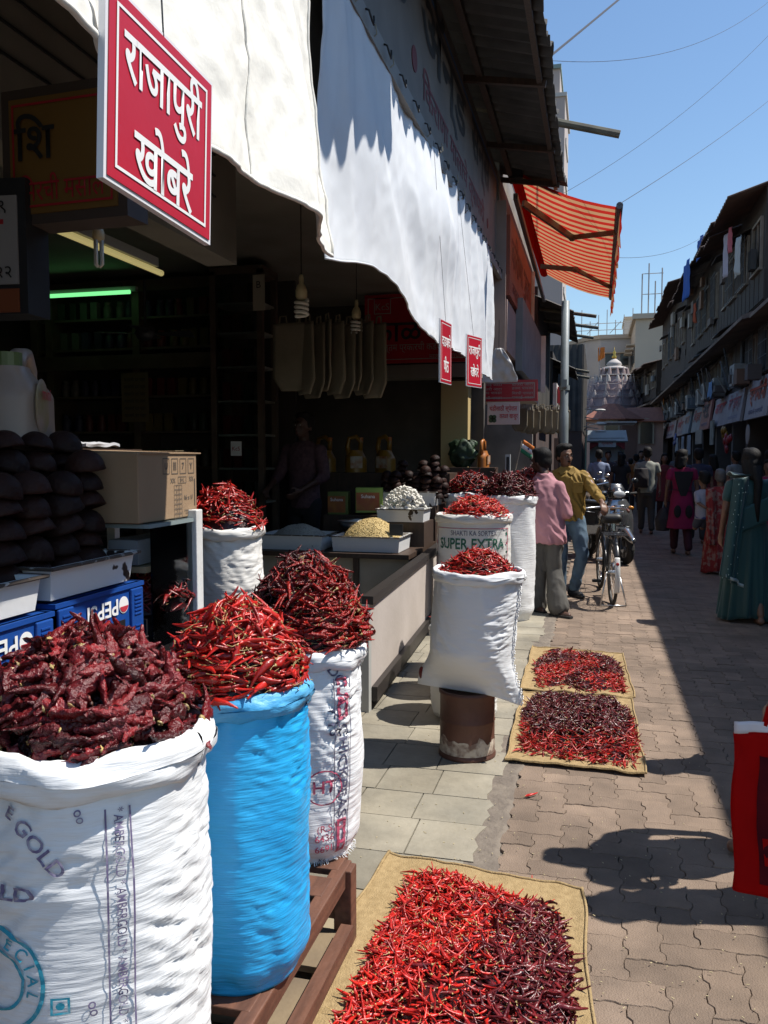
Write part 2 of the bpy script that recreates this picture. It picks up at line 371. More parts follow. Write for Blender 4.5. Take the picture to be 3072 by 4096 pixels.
o = board('sticker', (-3.62, 7.995, 1.62), (1, 0, 0), (0, 0, 1), .12, .15, .004, LETTER_W, 'small white sticker with a black monogram on the showcase', 'sticker'); text_on('lettering', 'KcS', (-3.62, 7.995, 1.62), (1, 0, 0), (0, 0, 1), .06, LETTER_R, o)
o = board('poster', (-3.35, 7.992, 3.2), (1, 0, 0), (0, 0, 1), .13, .36, .004, M('cream_paper', (.5, .45, .35), .7), 'narrow cream poster on the showcase corner', 'poster'); text_on('lettering', 'B', (-3.35, 7.992, 3.28), (1, 0, 0), (0, 0, 1), .1, LETTER_K, o)
o = board('notice', (-5.04, 8.43, 2.2), (1, 0, 0), (0, 0, 1), .34, .55, .004, M('brown_paper', (.16, .11, .06), .8), 'brown paper notice pinned to the cabinet post', 'notice')
for k in range(6): text_on('lettering', 'मालाचे दर पहा', (-5.04, 8.43, 2.4 - .08 * k), (1, 0, 0), (0, 0, 1), .05, LETTER_K, o)
# lamps
TUBEG = M('green_tube', (.25, 1, .35), .3, emit=.8); TUBEY = M('yellow_tube', (1, .85, .35), .3, emit=.22)
t = empty('tube_light', (-5.5, 8.1, 3.72), label='green-lit tube light above the cabinet', cat='lamp')
MB().tube([(-.62, 0, -.42), (.62, 0, -.42)], .022, 10).build('tube', TUBEG, t); MB().box((0, .05, -.38), (1.35, .05, .05)).build('batten', M('batten', (.3, .3, .28), .5), t)
for s in (-1, 1): MB().tube([(s * .5, .05, -.36), (s * .5, .05, -.31)], .008).build('hanger', DARKM, t)
t = empty('tube_light', (-2.5, 3.75, 2.62), label='yellowish tube light running along the shop ceiling', cat='lamp')
MB().tube([(0, -.85, 0), (0, .75, 0)], .018, 10).build('tube', TUBEY, t); MB().box((0, 0, .045), (.05, 1.35, .05)).build('batten', M('batten'), t)
def cfl(loc, spiral, s, label):
    e = empty('bulb', loc, label=label, cat='lamp'); bm_ = M('bulb_cream', (.62, .52, .30), .4); wm = M('bulb_white', (.72, .70, .62), .3)
    MB().tube([(0, 0, 0), (0, 0, .55)], .004, 6).build('cord', DARKM, e)
    MB().lathe([(0.012, .0), (.017, -.02), (.017, -.06), (.03, -.075), (.042, -.11), (.042, -.15), (.028, -.17)], 14, cap=True).build('holder', bm_, e, smooth=True)
    if spiral:
        pts = [(.042 * math.cos(a) , .042 * math.sin(a), -.175 - .11 * a / (7 * PI)) for a in np.linspace(0, 7 * PI, 60)]; MB().tube(pts, .0125, 8).build('spiral_tube', wm, e, smooth=True)
    else:
        m = MB()
        for i in range(4):
            a = i * PI / 2; m.tube([(.028 * math.cos(a), .028 * math.sin(a), -.165), (.028 * math.cos(a), .028 * math.sin(a), -.33), (.01 * math.cos(a), .01 * math.sin(a), -.345)], .011, 8)
        m.build('tube', wm, e, smooth=True)
    e.scale = (s, s, s); return e
cfl((-1.99, 5.5, 2.79), True, .98, 'cream spiral bulb hanging beside the showcase, larger of the two')
cfl((-2.03, 7.0, 2.89), True, .98, 'cream spiral bulb hanging in front of the red sign')
cfl((-1.78, 2.75, 2.42), False, .52, 'straight-tube energy-saving bulb hanging below the beam')
# ceiling fan, dark
fan = empty('wall_fan', (-3.6, 6.2, 2.55), label='dark round fan hanging above the cabinet', cat='fan')
MB().lathe([(.06, -.05), (.09, 0), (.06, .06)], 14).build('motor', BLACK, fan, smooth=True); MB().tube([(0, 0, .06), (0, 0, .43)], .012).build('rod', BLACK, fan)
for k in range(4):
    a = k * PI / 2 + .4; m = MB(); m.add([(.08 * math.cos(a - .3), .08 * math.sin(a - .3), 0), (.38 * math.cos(a - .25), .38 * math.sin(a - .25), .015), (.40 * math.cos(a + .2), .40 * math.sin(a + .2), -.015), (.08 * math.cos(a + .3), .08 * math.sin(a + .3), -.01)], [(0, 1, 2, 3)]); m.build('blade', BLACK, fan, solid=.005)
o = board('picture', (-2.03, 3.35, 2.69), (.97, .26, 0), (0, 0, 1), .13, .16, .015, M('gold_frame', (.18, .11, .04), .5), 'small gold-framed picture hanging under the ceiling', 'picture')
board('print', (-2.03, 3.348, 2.69), (.97, .26, 0), (0, 0, 1), .10, .13, .004, M('picture_print', (.10, .06, .08), .5, (.3, .08, .06), 25), parent=o)
# hanging cloth bags
BAG = M('cloth_bag', (.25, .21, .15), .9, (.19, .16, .11), 4, .3, 60, rand=.08)
def cloth_bag(loc, w, h, rz, label, group):
    e = empty('cloth_bag', loc, rz, label, 'bag', group)
    c = w * .22; poly = [(-w/2 + c, -h), (w/2 - c, -h), (w/2, -h + c * 1.1), (w/2, 0), (-w/2, 0), (-w/2, -h + c * 1.1)]
    sd_ = random.random() * 50
    def bf(u, v): hw = w / 2 * (1 + .03 * nz3(v * 3, sd_)) * (1 if v < .8 else 1 - .5 * (v - .8) / .2 * .9); return (hw * (2 * u - 1), .009 + .02 * nz3(u * 2.5, v * 2, sd_) * v + .012 * math.sin(5 * u + sd_) * (.3 + v), -h * v)
    MB().grid(bf, 10, 20).build('body', BAG, e, smooth=True, solid=.014)
    for s in (-1, 1): MB().tube([(s * w * .25 - .04, .009, -.01), (s * w * .25 - .03, .009, .06), (s * w * .25 + .03, .009, .06), (s * w * .25 + .04, .009, -.01)], .008, 6).build('handle', BAG, e)
    return e
for i in range(9):
    cloth_bag((-2.62 + .085 * i, 7.0 + .02 * i, 2.72 - .012 * (i % 3)), .40, .60 + .02 * (i % 3), R(-50 + 5 * (i % 3)) if i else R(-10), 'cream cloth bag hanging in the bunch between the two bulbs', 'cream cloth bags hanging in the shop')
# red shop sign inside
def sign_y(name, x0, x1, z0, z1, y, mat, label, border=None):   # a sign facing the camera side (-y)
    o = board(name, ((x0 + x1) / 2, y, (z0 + z1) / 2), (1, 0, 0), (0, 0, 1), x1 - x0, z1 - z0, .04, mat, label)
    if border: frame_lines(((x0 + x1) / 2, y, (z0 + z1) / 2), (1, 0, 0), (0, 0, 1), x1 - x0 - .08, z1 - z0 - .08, .012).build('border', border, o)
    return o
UX, UZ = (1, 0, 0), (0, 0, 1)
PALE = M('pale_letter', (.42, .36, .33), .6)
o = sign_y('shop_sign', -2.85, -1.42, 2.70, 3.55, 10.2, RED_SIGN, 'dark red sign with black Devanagari heading under the plastic banner', PALE)
text_on('lettering', 'काळे अॅन', (-2.15, 10.2, 3.13), UX, UZ, .36, LETTER_K, o, .012)
text_on('lettering', 'उत्तम प्रकारची कडधान्ये िकराणा', (-2.05, 10.2, 2.89), UX, UZ, .12, PALE, o, .004, fit=1.2)
text_on('lettering', 'मालाचे व्यापारी', (-1.8, 10.2, 2.77), UX, UZ, .08, PALE, o, .004)
frame_lines((-2.62, 10.2, 3.41), UX, UZ, .22, .2, .012).build('monogram_frame', PALE, o); text_on('lettering', 'KcS', (-2.62, 10.2, 3.40), UX, UZ, .12, PALE, o)
# yellow box sign behind the cloth banner
o = board('box_sign', (-1.78, 2.55, 2.58), (1, -.05, 0), UZ, .50, .46, .12, M('brown_frame', (.07, .05, .04), .6), 'brown-framed yellow box sign half hidden by the cloth banner', 'sign')
board('panel', (-1.78, 2.545, 2.58), (1, -.05, 0), UZ, .43, .39, .006, M('yellow_panel', (.20, .105, .022), .6), parent=o)
frame_lines((-1.78, 2.543, 2.58), (1, -.05, 0), UZ, .40, .35, .008).build('border', LETTER_R, o)
text_on('lettering', 'िश', (-1.885, 2.543, 2.64), (1, -.05, 0), UZ, .17, LETTER_K, o, .01); text_on('lettering', 'िमरची मसाले', (-1.78, 2.543, 2.47), (1, -.05, 0), UZ, .10, LETTER_R, o, .004, fit=.34)
# white box sign with red letters at the frame's edge
o = board('box_sign', (-2.11, 2.5, 2.27), (1, .1, 0), UZ, .40, .46, .14, M('black_frame', (.02, .02, .022), .5), 'black-framed white sign with red letters beside the oil can', 'sign')
board('panel', (-2.11, 2.494, 2.29), (1, .1, 0), UZ, .34, .30, .006, M('dull_white', (.32, .30, .29), .6), parent=o); board('panel', (-2.11, 2.494, 2.085), (1, .1, 0), UZ, .34, .08, .006, M('rust_orange', (.22, .06, .02), .6), parent=o)
text_on('lettering', 'सर्स', (-2.13, 2.494, 2.29), (1, .1, 0), UZ, .15, LETTER_R, o, .02, fit=.28); text_on('lettering', '२२', (-1.99, 2.503, 2.18), (1, .1, 0), UZ, .06, LETTER_K, o, .005); text_on('lettering', '९', (-1.99, 2.503, 2.40), (1, .1, 0), UZ, .06, LETTER_K, o, .005)

# ================================================================ fascia, roof, banners
FASC = M('fascia_white', (.21, .18, .15), .6, (.16, .135, .115), 3, .1)
YU = (0, 1, 0)
f = board('fascia_sign', (-1.33, 7.2, 4.62), YU, UZ, 8.2, 1.36, .06, FASC, 'long white fascia signboard with big black Devanagari letters', 'sign')
K2 = M('letter_dark_red', (.16, .015, .02), .6)
text_on('lettering', 'काळे', (-1.33, 4.95, 4.86), YU, UZ, .62, LETTER_K, f, .02, fit=1.9); text_on('lettering', 'अॅन्ड', (-1.33, 7.45, 4.88), YU, UZ, .62, LETTER_K, f, .02, fit=2.2); text_on('lettering', 'सन्स', (-1.33, 9.7, 4.86), YU, UZ, .60, LETTER_K, f, .02, fit=1.5)
text_on('lettering', 'िकराणा मालाचे व्यापारी', (-1.33, 8.2, 4.36), YU, UZ, .27, K2, f, .012, fit=3.6)
MB().lathe([(.09, 0), (.09, .004)], 16).build('dot', K2, f, (-1.328, 6.1, 4.42), (0, R(90), 0)); MB().lathe([(.06, 0), (.06, .004)], 16).build('dot', K2, f, (-1.328, 10.3, 4.36), (0, R(90), 0))
frame_lines((-1.33, 7.2, 4.6), YU, UZ, 8.1, 1.15, .03).build('blue_border', M('blue_line', (.06, .16, .36), .6), f)
rail = empty('hook_rail', (-1.28, 3.2, 3.93), label='grey rail of bent hooks along the bottom of the fascia sign', cat='rail')
B('bar', (-.02, 0, -.06), (.03, 8.1, .05), M('rail_grey', (.25, .24, .22), .6), rail)
hk = MB().tube([(0, 0, 0), (.02, 0, -.01), (.03, .02, -.05), (.03, .055, -.06), (.03, .07, -.03), (.03, .06, -.01)], .006, 6).mesh('hook_mesh', True)
for k in range(18): mesh_obj('hook', hk, DARKM, rail, (.03, .9 + .4 * k, .03))
# corrugated roof
CORR = M('corrugated', (.075, .07, .065), .75, (.045, .042, .04), 4, .3, 30, rand=.2)
roof = empty('corrugated_roof', (-.47, 5, 5.18), label='dark corrugated sheet roof overhanging the fascia sign', cat='roof')
def sheet(y0, y1, xe0, xe1, depth=1.9, slope=.27, pitch=.21, amp=.046, z0=0, par=None, name='sheet', mat=None, jag=.03):
    n = int(round((y1 - y0) / pitch * 8)); off = random.random()
    def fn(u, v):
        y = y0 + (y1 - y0) * u; w = amp * math.sin(2 * PI * y / pitch); xe = xe0 + (xe1 - xe0) * u
        e = jag * nz3(y * 6, off * 50) * (1 - v); x = xe + e - depth * v
        return (x + .47, y - 5, z0 + slope * (xe - x) + w * 1)
    return MB().grid(fn, n, 3).build(name, mat or CORR, par or roof, solid=.006)
y = 5.25; k = 0
while y < 11.6:
    sheet(y, min(y + .84, 11.7), -.47 + random.uniform(-.02, .03), -.47 + random.uniform(-.02, .03), z0=.012 * (k % 2)); y += .80; k += 1
sheet(2.75, 3.6, .22, .08, 2.6, z0=-.02); sheet(3.55, 4.4, .06, -.08, 2.4, z0=-.05); sheet(4.35, 5.3, -.10, -.20, 2.1, z0=-.03)  # longer sheets added out of view, shaped to cast the banner shadows
for yy in (6.6, 8.4, 10.2, 11.5): MB().beam((-1.0, yy - 5, .10), (-.06, yy - 5, -.06), .05, .06).build('rafter', DARKWOOD, roof)
MB().beam((-.12, -2.2, -.03), (-.12, 6.7, -.03), .05, .06).build('purlin', DARKWOOD, roof); MB().beam((-.7, -2.2, .1), (-.7, 6.7, .1), .06, .07).build('purlin', DARKWOOD, roof)
MB().tube([(-1.5, 4.5, .42), (.66, 4.72, -.12)], .045, 8).build('pole', M('old_pole', (.16, .15, .11), .8, (.10, .09, .07), 6), roof)
# cloth banner (near)
CLOTH = M('cream_cloth', (.80, .78, .72), .9, (.74, .72, .66), 3, .35, 22)
CLOTH2 = M('white_sheet', (.74, .76, .78), .55, (.68, .70, .73), 3, .35, 5)
def cloth1(u, v):
    y = .72 + 1.74 * u; low = 2.155 + .02 * math.sin(3.2 * u + .5) + .016 * math.sin(9 * u + 1) + .05 * max(0, u - .85) * 2 - .10 * max(0, .25 - u)
    z = low + (3.55 - low) * v
    x = -.77 - .11 * (z - 2.16) + .030 * math.sin(5.5 * y + 1.4 * z) * (1 - .5 * v) + .020 * math.sin(13 * y - 3 * z) * (1 - v) + .020 * nz3(y * 3.5, z * 1.3, 2) + .010 * (1 - 2 * abs(nz3(y * 7 + z * 3, z * 4 - y, 5))) + .004 * (1 - 2 * abs(nz3(y * 16 - z * 7, z * 12, 9)))
    y += .10 * (z - 2.16) * (u - .2) * .55 - .012 * math.sin(7 * z) * u
    return (x + .77, y - 1.7, z - 2.16)
tag(MB().grid(cloth1, 130, 80).build('cloth_banner', CLOTH, None, (-.77, 1.7, 2.16), smooth=True, solid=.003), 'cream cloth banner hanging nearest, behind the big red sign', 'banner')
def cloth2(u, v):
    y = 3.72 + 6.5 * u
    low = 2.42 + .17 * math.exp(-((u - .18) / .14) ** 2) + .05 * u + .03 * math.sin(13 * u) - .1 * max(0, u - .93) * 3
    top = 3.93 - .03 * abs(math.sin(PI * u * 16)); z = low + (top - low) * v
    fold = .022 * math.sin(2 * PI * u * 16 + 1.2 * math.sin(z * 2)) * (.35 + .65 * v) * min(1, max(0, (u - .35) * 4)) + .05 * nz3(y * 1.1 + z * .8, z * .9, 8) + .016 * (1 - 2 * abs(nz3(y * 2.6 + z * .7, z * 1.1 - y * .3, 3))) + .003 * (1 - 2 * abs(nz3(y * 6 - z * 3, z * 6, 6))) + .010 * (1 - 2 * abs(nz3(y * 4.5, z * .8, 12)))
    bulge = .10 * math.exp(-((u - .42) / .16) ** 2 - ((v - .62) / .25) ** 2) - .05 * math.exp(-((u - .30) / .06) ** 2)
    return (-.02 + fold + bulge * .8 + .03 * (1 - v), y - 7, z - 2.5)
tag(MB().grid(cloth2, 220, 60).build('plastic_banner', CLOTH2, None, (-1.25, 7, 2.5), smooth=True, solid=.003), 'white plastic sheet banner hung from the hooks, creased and part shaded', 'banner')
cb_ = bpy.data.objects['cloth_banner']; MB().tube([Vector(cloth1(i / 130, 0)) + Vector((.003, 0, .004)) for i in range(131)], .006, 6).build('hem', CLOTH, cb_, smooth=True); MB().tube([Vector(cloth1(1, i / 40)) + Vector((.003, 0, 0)) for i in range(41)], .005, 6).build('hem', CLOTH, cb_, smooth=True)
MB().tube([Vector(cloth1(.62 + .004 * math.sin(i), i / 40)) + Vector((.004, 0, 0)) for i in range(41)], .0025, 5).build('seam', CLOTH, cb_)
pb0 = bpy.data.objects['plastic_banner']; MB().tube([Vector(cloth2(i / 160, .004)) + Vector((.003, 0, 0)) for i in range(161)], .006, 5).build('hem', CLOTH2, pb0, smooth=True)
for i in range(17): p = Vector(cloth2((i + .5) / 17, .985)); MB().tube([p, p + Vector((.03, .01, .03)), p + Vector((.02, .02, .09))], .004, 5).build('tie_cord', M('cord', (.3, .27, .2), .9), pb0)
# hanging price signs
def hang_sign(label, c, ux, w, h, lines, wires, top):
    ux = Vector(ux).normalized(); uy = Vector((0, 0, 1)); uy = (uy - ux * uy.dot(ux)).normalized()
    o = board('hanging_sign', c, ux, uy, w, h, .012, M('sign_white_edge', (.72, .72, .74), .4), label, 'sign'); nz = ux.cross(uy); c = Vector(c)
    board('face', c + nz * .002, ux, uy, w - .014, h - .014, .0015, RED_SIGN, parent=o)
    frame_lines(c + nz * .002, ux, uy, w - .05, h - .05, .0055 * w / .35, .0012).build('border', LETTER_W, o)
    for b, dy, s, ft in lines: text_on('lettering', b, c + nz * .002 + uy * dy, ux, uy, s, LETTER_W, o, .014, lift=.0014, fit=ft)
    for d in wires: MB().tube([c + ux * d + uy * (h/2 - .012), (c.x + ux.x * d + top[0], c.y + ux.y * d + top[1], top[2])], .0016, 5).build('wire', DARKM, o)
    return o
hang_sign('big red hanging sign with white Devanagari letters and white edge', (-.715, 1.305, 2.105), (.03, 1, -.06), .335, .302, [('राजापुरी', .058, .112, .245), ('खोबरे', -.070, .112, .185)], (-.005,), (-.05, .02, 3.4))
hang_sign('small red hanging sign with narrower Devanagari lettering, left of the pair', (-1.12, 6.3, 2.33), (.12, .99, 0), .29, .47, [('वडयाचे', .09, .11, .22), ('पीठ', -.09, .13, .13)], (-.01,), (-.1, 0, 3.9))
hang_sign('small red hanging sign by the banner corner, right of the pair', (-1.06, 7.4, 2.38), (.31, .95, 0), .30, .45, [('राजापुरी', .09, .11, .23), ('खोबरे', -.08, .12, .16)], (-.02,), (-.15, 0, 3.9))
MB()
# ================================================================ chillies
def chilli_template(L, r, bend, wr, sides, body, stem, seed, tw=0):
    g = np.random.default_rng(seed); rings = []
    xs = np.linspace(0, 1, body); prof = np.clip(np.minimum(xs * 6 + .35, 1) * (1 - .75 * xs ** 1.7), .06, 1)
    pts = [(-stem, .10 * r / r, 1), (-stem * .5, .09, 1), (-.004, .12, 1), (-.001, .5, 1)] if stem else [(-.003, .25, 1), (0, .5, 1)]
    st = len(pts)
    ring = [(p[0], p[1], 1) for p in pts] + [(x * L, p, 0) for x, p in zip(xs, prof)] + [(L * 1.04, .02, 0)]
    V = []; T = []
    cy = g.uniform(-1, 1); sb = g.uniform(-.6, .6)
    for i, (x, p, s) in enumerate(ring):
        a = np.arange(sides) * 2 * PI / sides + tw * x / L
        q = x / L; by = bend * L * q * q * (1 if x > 0 else .3); bz = bend * .5 * L * cy * math.sin(q * 3 + sb)
        if s and stem: by += .25 * x * g.uniform(-1, 1) + .2 * x * cy; 
        fl = .62 if not s else 1
        rr = r * p * (1 + (0 if s else wr * g.uniform(-1, 1, sides)))
        V.append(np.stack([np.full(sides, x) + (0 if s else wr * .4 * r * g.uniform(-1, 1, sides)), by + rr * np.cos(a), bz + rr * fl * np.sin(a)], 1)); T += [s] * sides
    V = np.concatenate(V); n = len(ring)
    F = [(i * sides + j, i * sides + (j + 1) % sides, (i + 1) * sides + (j + 1) % sides, (i + 1) * sides + j) for i in range(n - 1) for j in range(sides)]
    V[:, 0] -= L * .45
    return V, np.array(F, dtype=np.int32), np.array(T, dtype=float) * (1 if stem or seed % 4 == 0 else .3)
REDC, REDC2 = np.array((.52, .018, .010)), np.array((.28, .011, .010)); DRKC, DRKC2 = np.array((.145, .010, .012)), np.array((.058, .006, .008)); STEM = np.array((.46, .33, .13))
SKIN = M('chilli_skin', (.4, .02, .01), .32, attr='tint', bump=.25, bscale=90, spec=.55, rand=.25)
SKIN_W = M('chilli_skin_wrinkled', (.1, .01, .01), .27, attr='tint', bump=1.0, bscale=85, spec=.5, rand=.35)
def tinted(name, V, F, C, smooth=True):
    me = bpy.data.meshes.new(name); nv, nf = len(V), len(F)
    me.vertices.add(nv); me.vertices.foreach_set('co', V.astype(np.float32).ravel()); me.loops.add(nf * 4); me.loops.foreach_set('vertex_index', F.astype(np.int32).ravel())
    me.polygons.add(nf); me.polygons.foreach_set('loop_start', np.arange(0, nf * 4, 4, dtype=np.int32)); me.polygons.foreach_set('loop_total', np.full(nf, 4, dtype=np.int32))
    if smooth: me.polygons.foreach_set('use_smooth', np.ones(nf, dtype=bool))
    me.update(calc_edges=True); a = me.color_attributes.new('tint', 'FLOAT_COLOR', 'POINT'); a.data.foreach_set('color', np.concatenate([C, np.ones((nv, 1))], 1).astype(np.float32).ravel()); me.validate(); return me
def rotm(fwd, roll):
    f = fwd / np.linalg.norm(fwd); u = np.array((0, 0, 1.)) if abs(f[2]) < .95 else np.array((1., 0, 0)); s = np.cross(u, f); s /= np.linalg.norm(s); u = np.cross(f, s)
    c, q = math.cos(roll), math.sin(roll); return np.stack([f, s * c + u * q, u * c - s * q], 1)
T_RED = [chilli_template(rng.uniform(.055, .078), rng.uniform(.0080, .0105), rng.uniform(.1, .5), .26, 7, 7, rng.uniform(.02, .032), 50 + i) for i in range(8)]
T_DRK = [chilli_template(rng.uniform(.058, .088), rng.uniform(.0145, .0190), rng.uniform(.1, .5), .42, 9, 11, 0 if i % 3 else .006, 90 + i, rng.uniform(-2, 2)) for i in range(10)]
T_RL = [chilli_template(rng.uniform(.042, .060), rng.uniform(.0058, .0078), rng.uniform(.1, .6), .25, 5, 4, .016 if i % 3 == 0 else 0, 150 + i) for i in range(8)]
T_DL = [chilli_template(rng.uniform(.05, .075), rng.uniform(.0065, .0095), rng.uniform(.1, .6), .4, 5, 5, .008 if i % 3 == 0 else 0, 190 + i, rng.uniform(-2, 2)) for i in range(8)]
class Pile:
    def __init__(s): s.V = []; s.F = []; s.C = []; s.n = 0
    def put(s, tpl, pos, fwd, roll, col, sc=1, stemcol=STEM):
        V, F, T = tpl; P = (V * sc) @ rotm(fwd, roll).T + pos; s.V.append(P); s.F.append(F + s.n); s.n += len(V); s.C.append(col * (1 - T[:, None] ** 2) + stemcol * T[:, None] ** 2)
    def quadmesh(s, fn, nu, nv, col):
        n0 = s.n; P = np.array([fn(i / nu, j / nv) for i in range(nu + 1) for j in range(nv + 1)]); s.V.append(P); s.C.append(np.tile(col, (len(P), 1)))
        s.F.append(np.array([(n0 + i * (nv + 1) + j, n0 + (i + 1) * (nv + 1) + j, n0 + (i + 1) * (nv + 1) + j + 1, n0 + i * (nv + 1) + j + 1) for i in range(nu) for j in range(nv)], dtype=np.int32)); s.n += len(P)
    def build(s, name, mat, loc=(0, 0, 0)):
        return mesh_obj(name, tinted(name, np.concatenate(s.V), np.concatenate(s.F), np.concatenate(s.C)), mat, None, loc)
def mixc(a, b, lo=0, hi=1): t = rng.uniform(lo, hi); return a * (1 - t) + b * t
def dome_h(x, y, rx, ry, h, p): q = (x / rx) ** 2 + (y / ry) ** 2; return h * max(0, 1 - q) ** p - (.0 if q < 1 else (q - 1) * .2)
def dome_pt(rx, ry, h, p, edge=1.02):
    a = rng.uniform(0, 2 * PI); q = math.sqrt(rng.uniform(0, 1)) * edge; x, y = rx * q * math.cos(a), ry * q * math.sin(a); e = .01
    z = dome_h(x, y, rx, ry, h, p); gx_ = (dome_h(x + e, y, rx, ry, h, p) - dome_h(x - e, y, rx, ry, h, p)) / (2 * e); gy_ = (dome_h(x, y + e, rx, ry, h, p) - dome_h(x, y - e, rx, ry, h, p)) / (2 * e)
    n = np.array((-gx_, -gy_, 1.)); return np.array((x, y, z)), n / np.linalg.norm(n)
def tangent(n, up=.25, p=None, q=0):
    f = rng.normal(size=3)
    if q > .72: f = np.array((-p[1], p[0], 0)) * 14 * rng.choice([-1, 1]) + f * .5
    f -= n * f.dot(n); f /= np.linalg.norm(f); return f + n * rng.uniform(-.12, up)
def heap(name, label, loc, rx, ry, h, p, n, tpls, colfn, mat, cat='chilli heap', lift=(.0, .02), up=.3, edge=.98, basecol=DRKC2, group=None, sc=1):
    P = Pile(); P.quadmesh(lambda u, v: ((rx * .97 * v * math.cos(2 * PI * u)), ry * .97 * v * math.sin(2 * PI * u), dome_h(rx * .97 * v * math.cos(2 * PI * u), ry * .97 * v * math.sin(2 * PI * u), rx, ry, h, p) - .016), 24, 8, basecol * .6)
    for i in range(n):
        q, nn = dome_pt(rx, ry, h, p, edge); t, c = colfn(q, i); P.put(t, q + nn * rng.uniform(*lift), tangent(nn, up, q, math.hypot(q[0] / rx, q[1] / ry)), rng.uniform(0, 6.28), c * rng.uniform(.7, 1.25), sc * rng.uniform(.7, 1.25))
    o = P.build(name, mat, loc); kind(o, 'stuff', label, cat); return o
def singles(name, label, group, loc, rx, ry, h, p, n, tpls, base, mat, lift, up, edge=1.0, sc=1):
    mesh = []
    for i in range(16):
        V, F, T = tpls[i % len(tpls)]; c = base[0] * (1 - i / 15) + base[1] * (i / 15); me = tinted(name + '_mesh', V * sc, F, c * (1 - T[:, None] ** 2) + STEM * T[:, None] ** 2); me.materials.append(mat); mesh.append(me)
    for i in range(n):
        q, nn = dome_pt(rx, ry, h, p, edge); pos = q + nn * rng.uniform(*lift) + np.array(loc); m = rotm(tangent(nn, up, q, math.hypot(q[0] / rx, q[1] / ry)), rng.uniform(0, 6.28))
        o = mesh_obj(name, mesh[int(rng.integers(16))], None, None, pos, Matrix(m.tolist()).to_euler()); k_ = rng.uniform(.72, 1.22); o.scale = (k_, k_ * rng.uniform(.8, 1.25), k_ * rng.uniform(.6, 1.1)); tag(o, label, 'chilli', group)
pick = lambda L: L[int(rng.integers(len(L)))]
red_fn = lambda q, i: (pick(T_RL), mixc(REDC, REDC2)); drk_fn = lambda q, i: (pick(T_DL), mixc(DRKC, DRKC2))

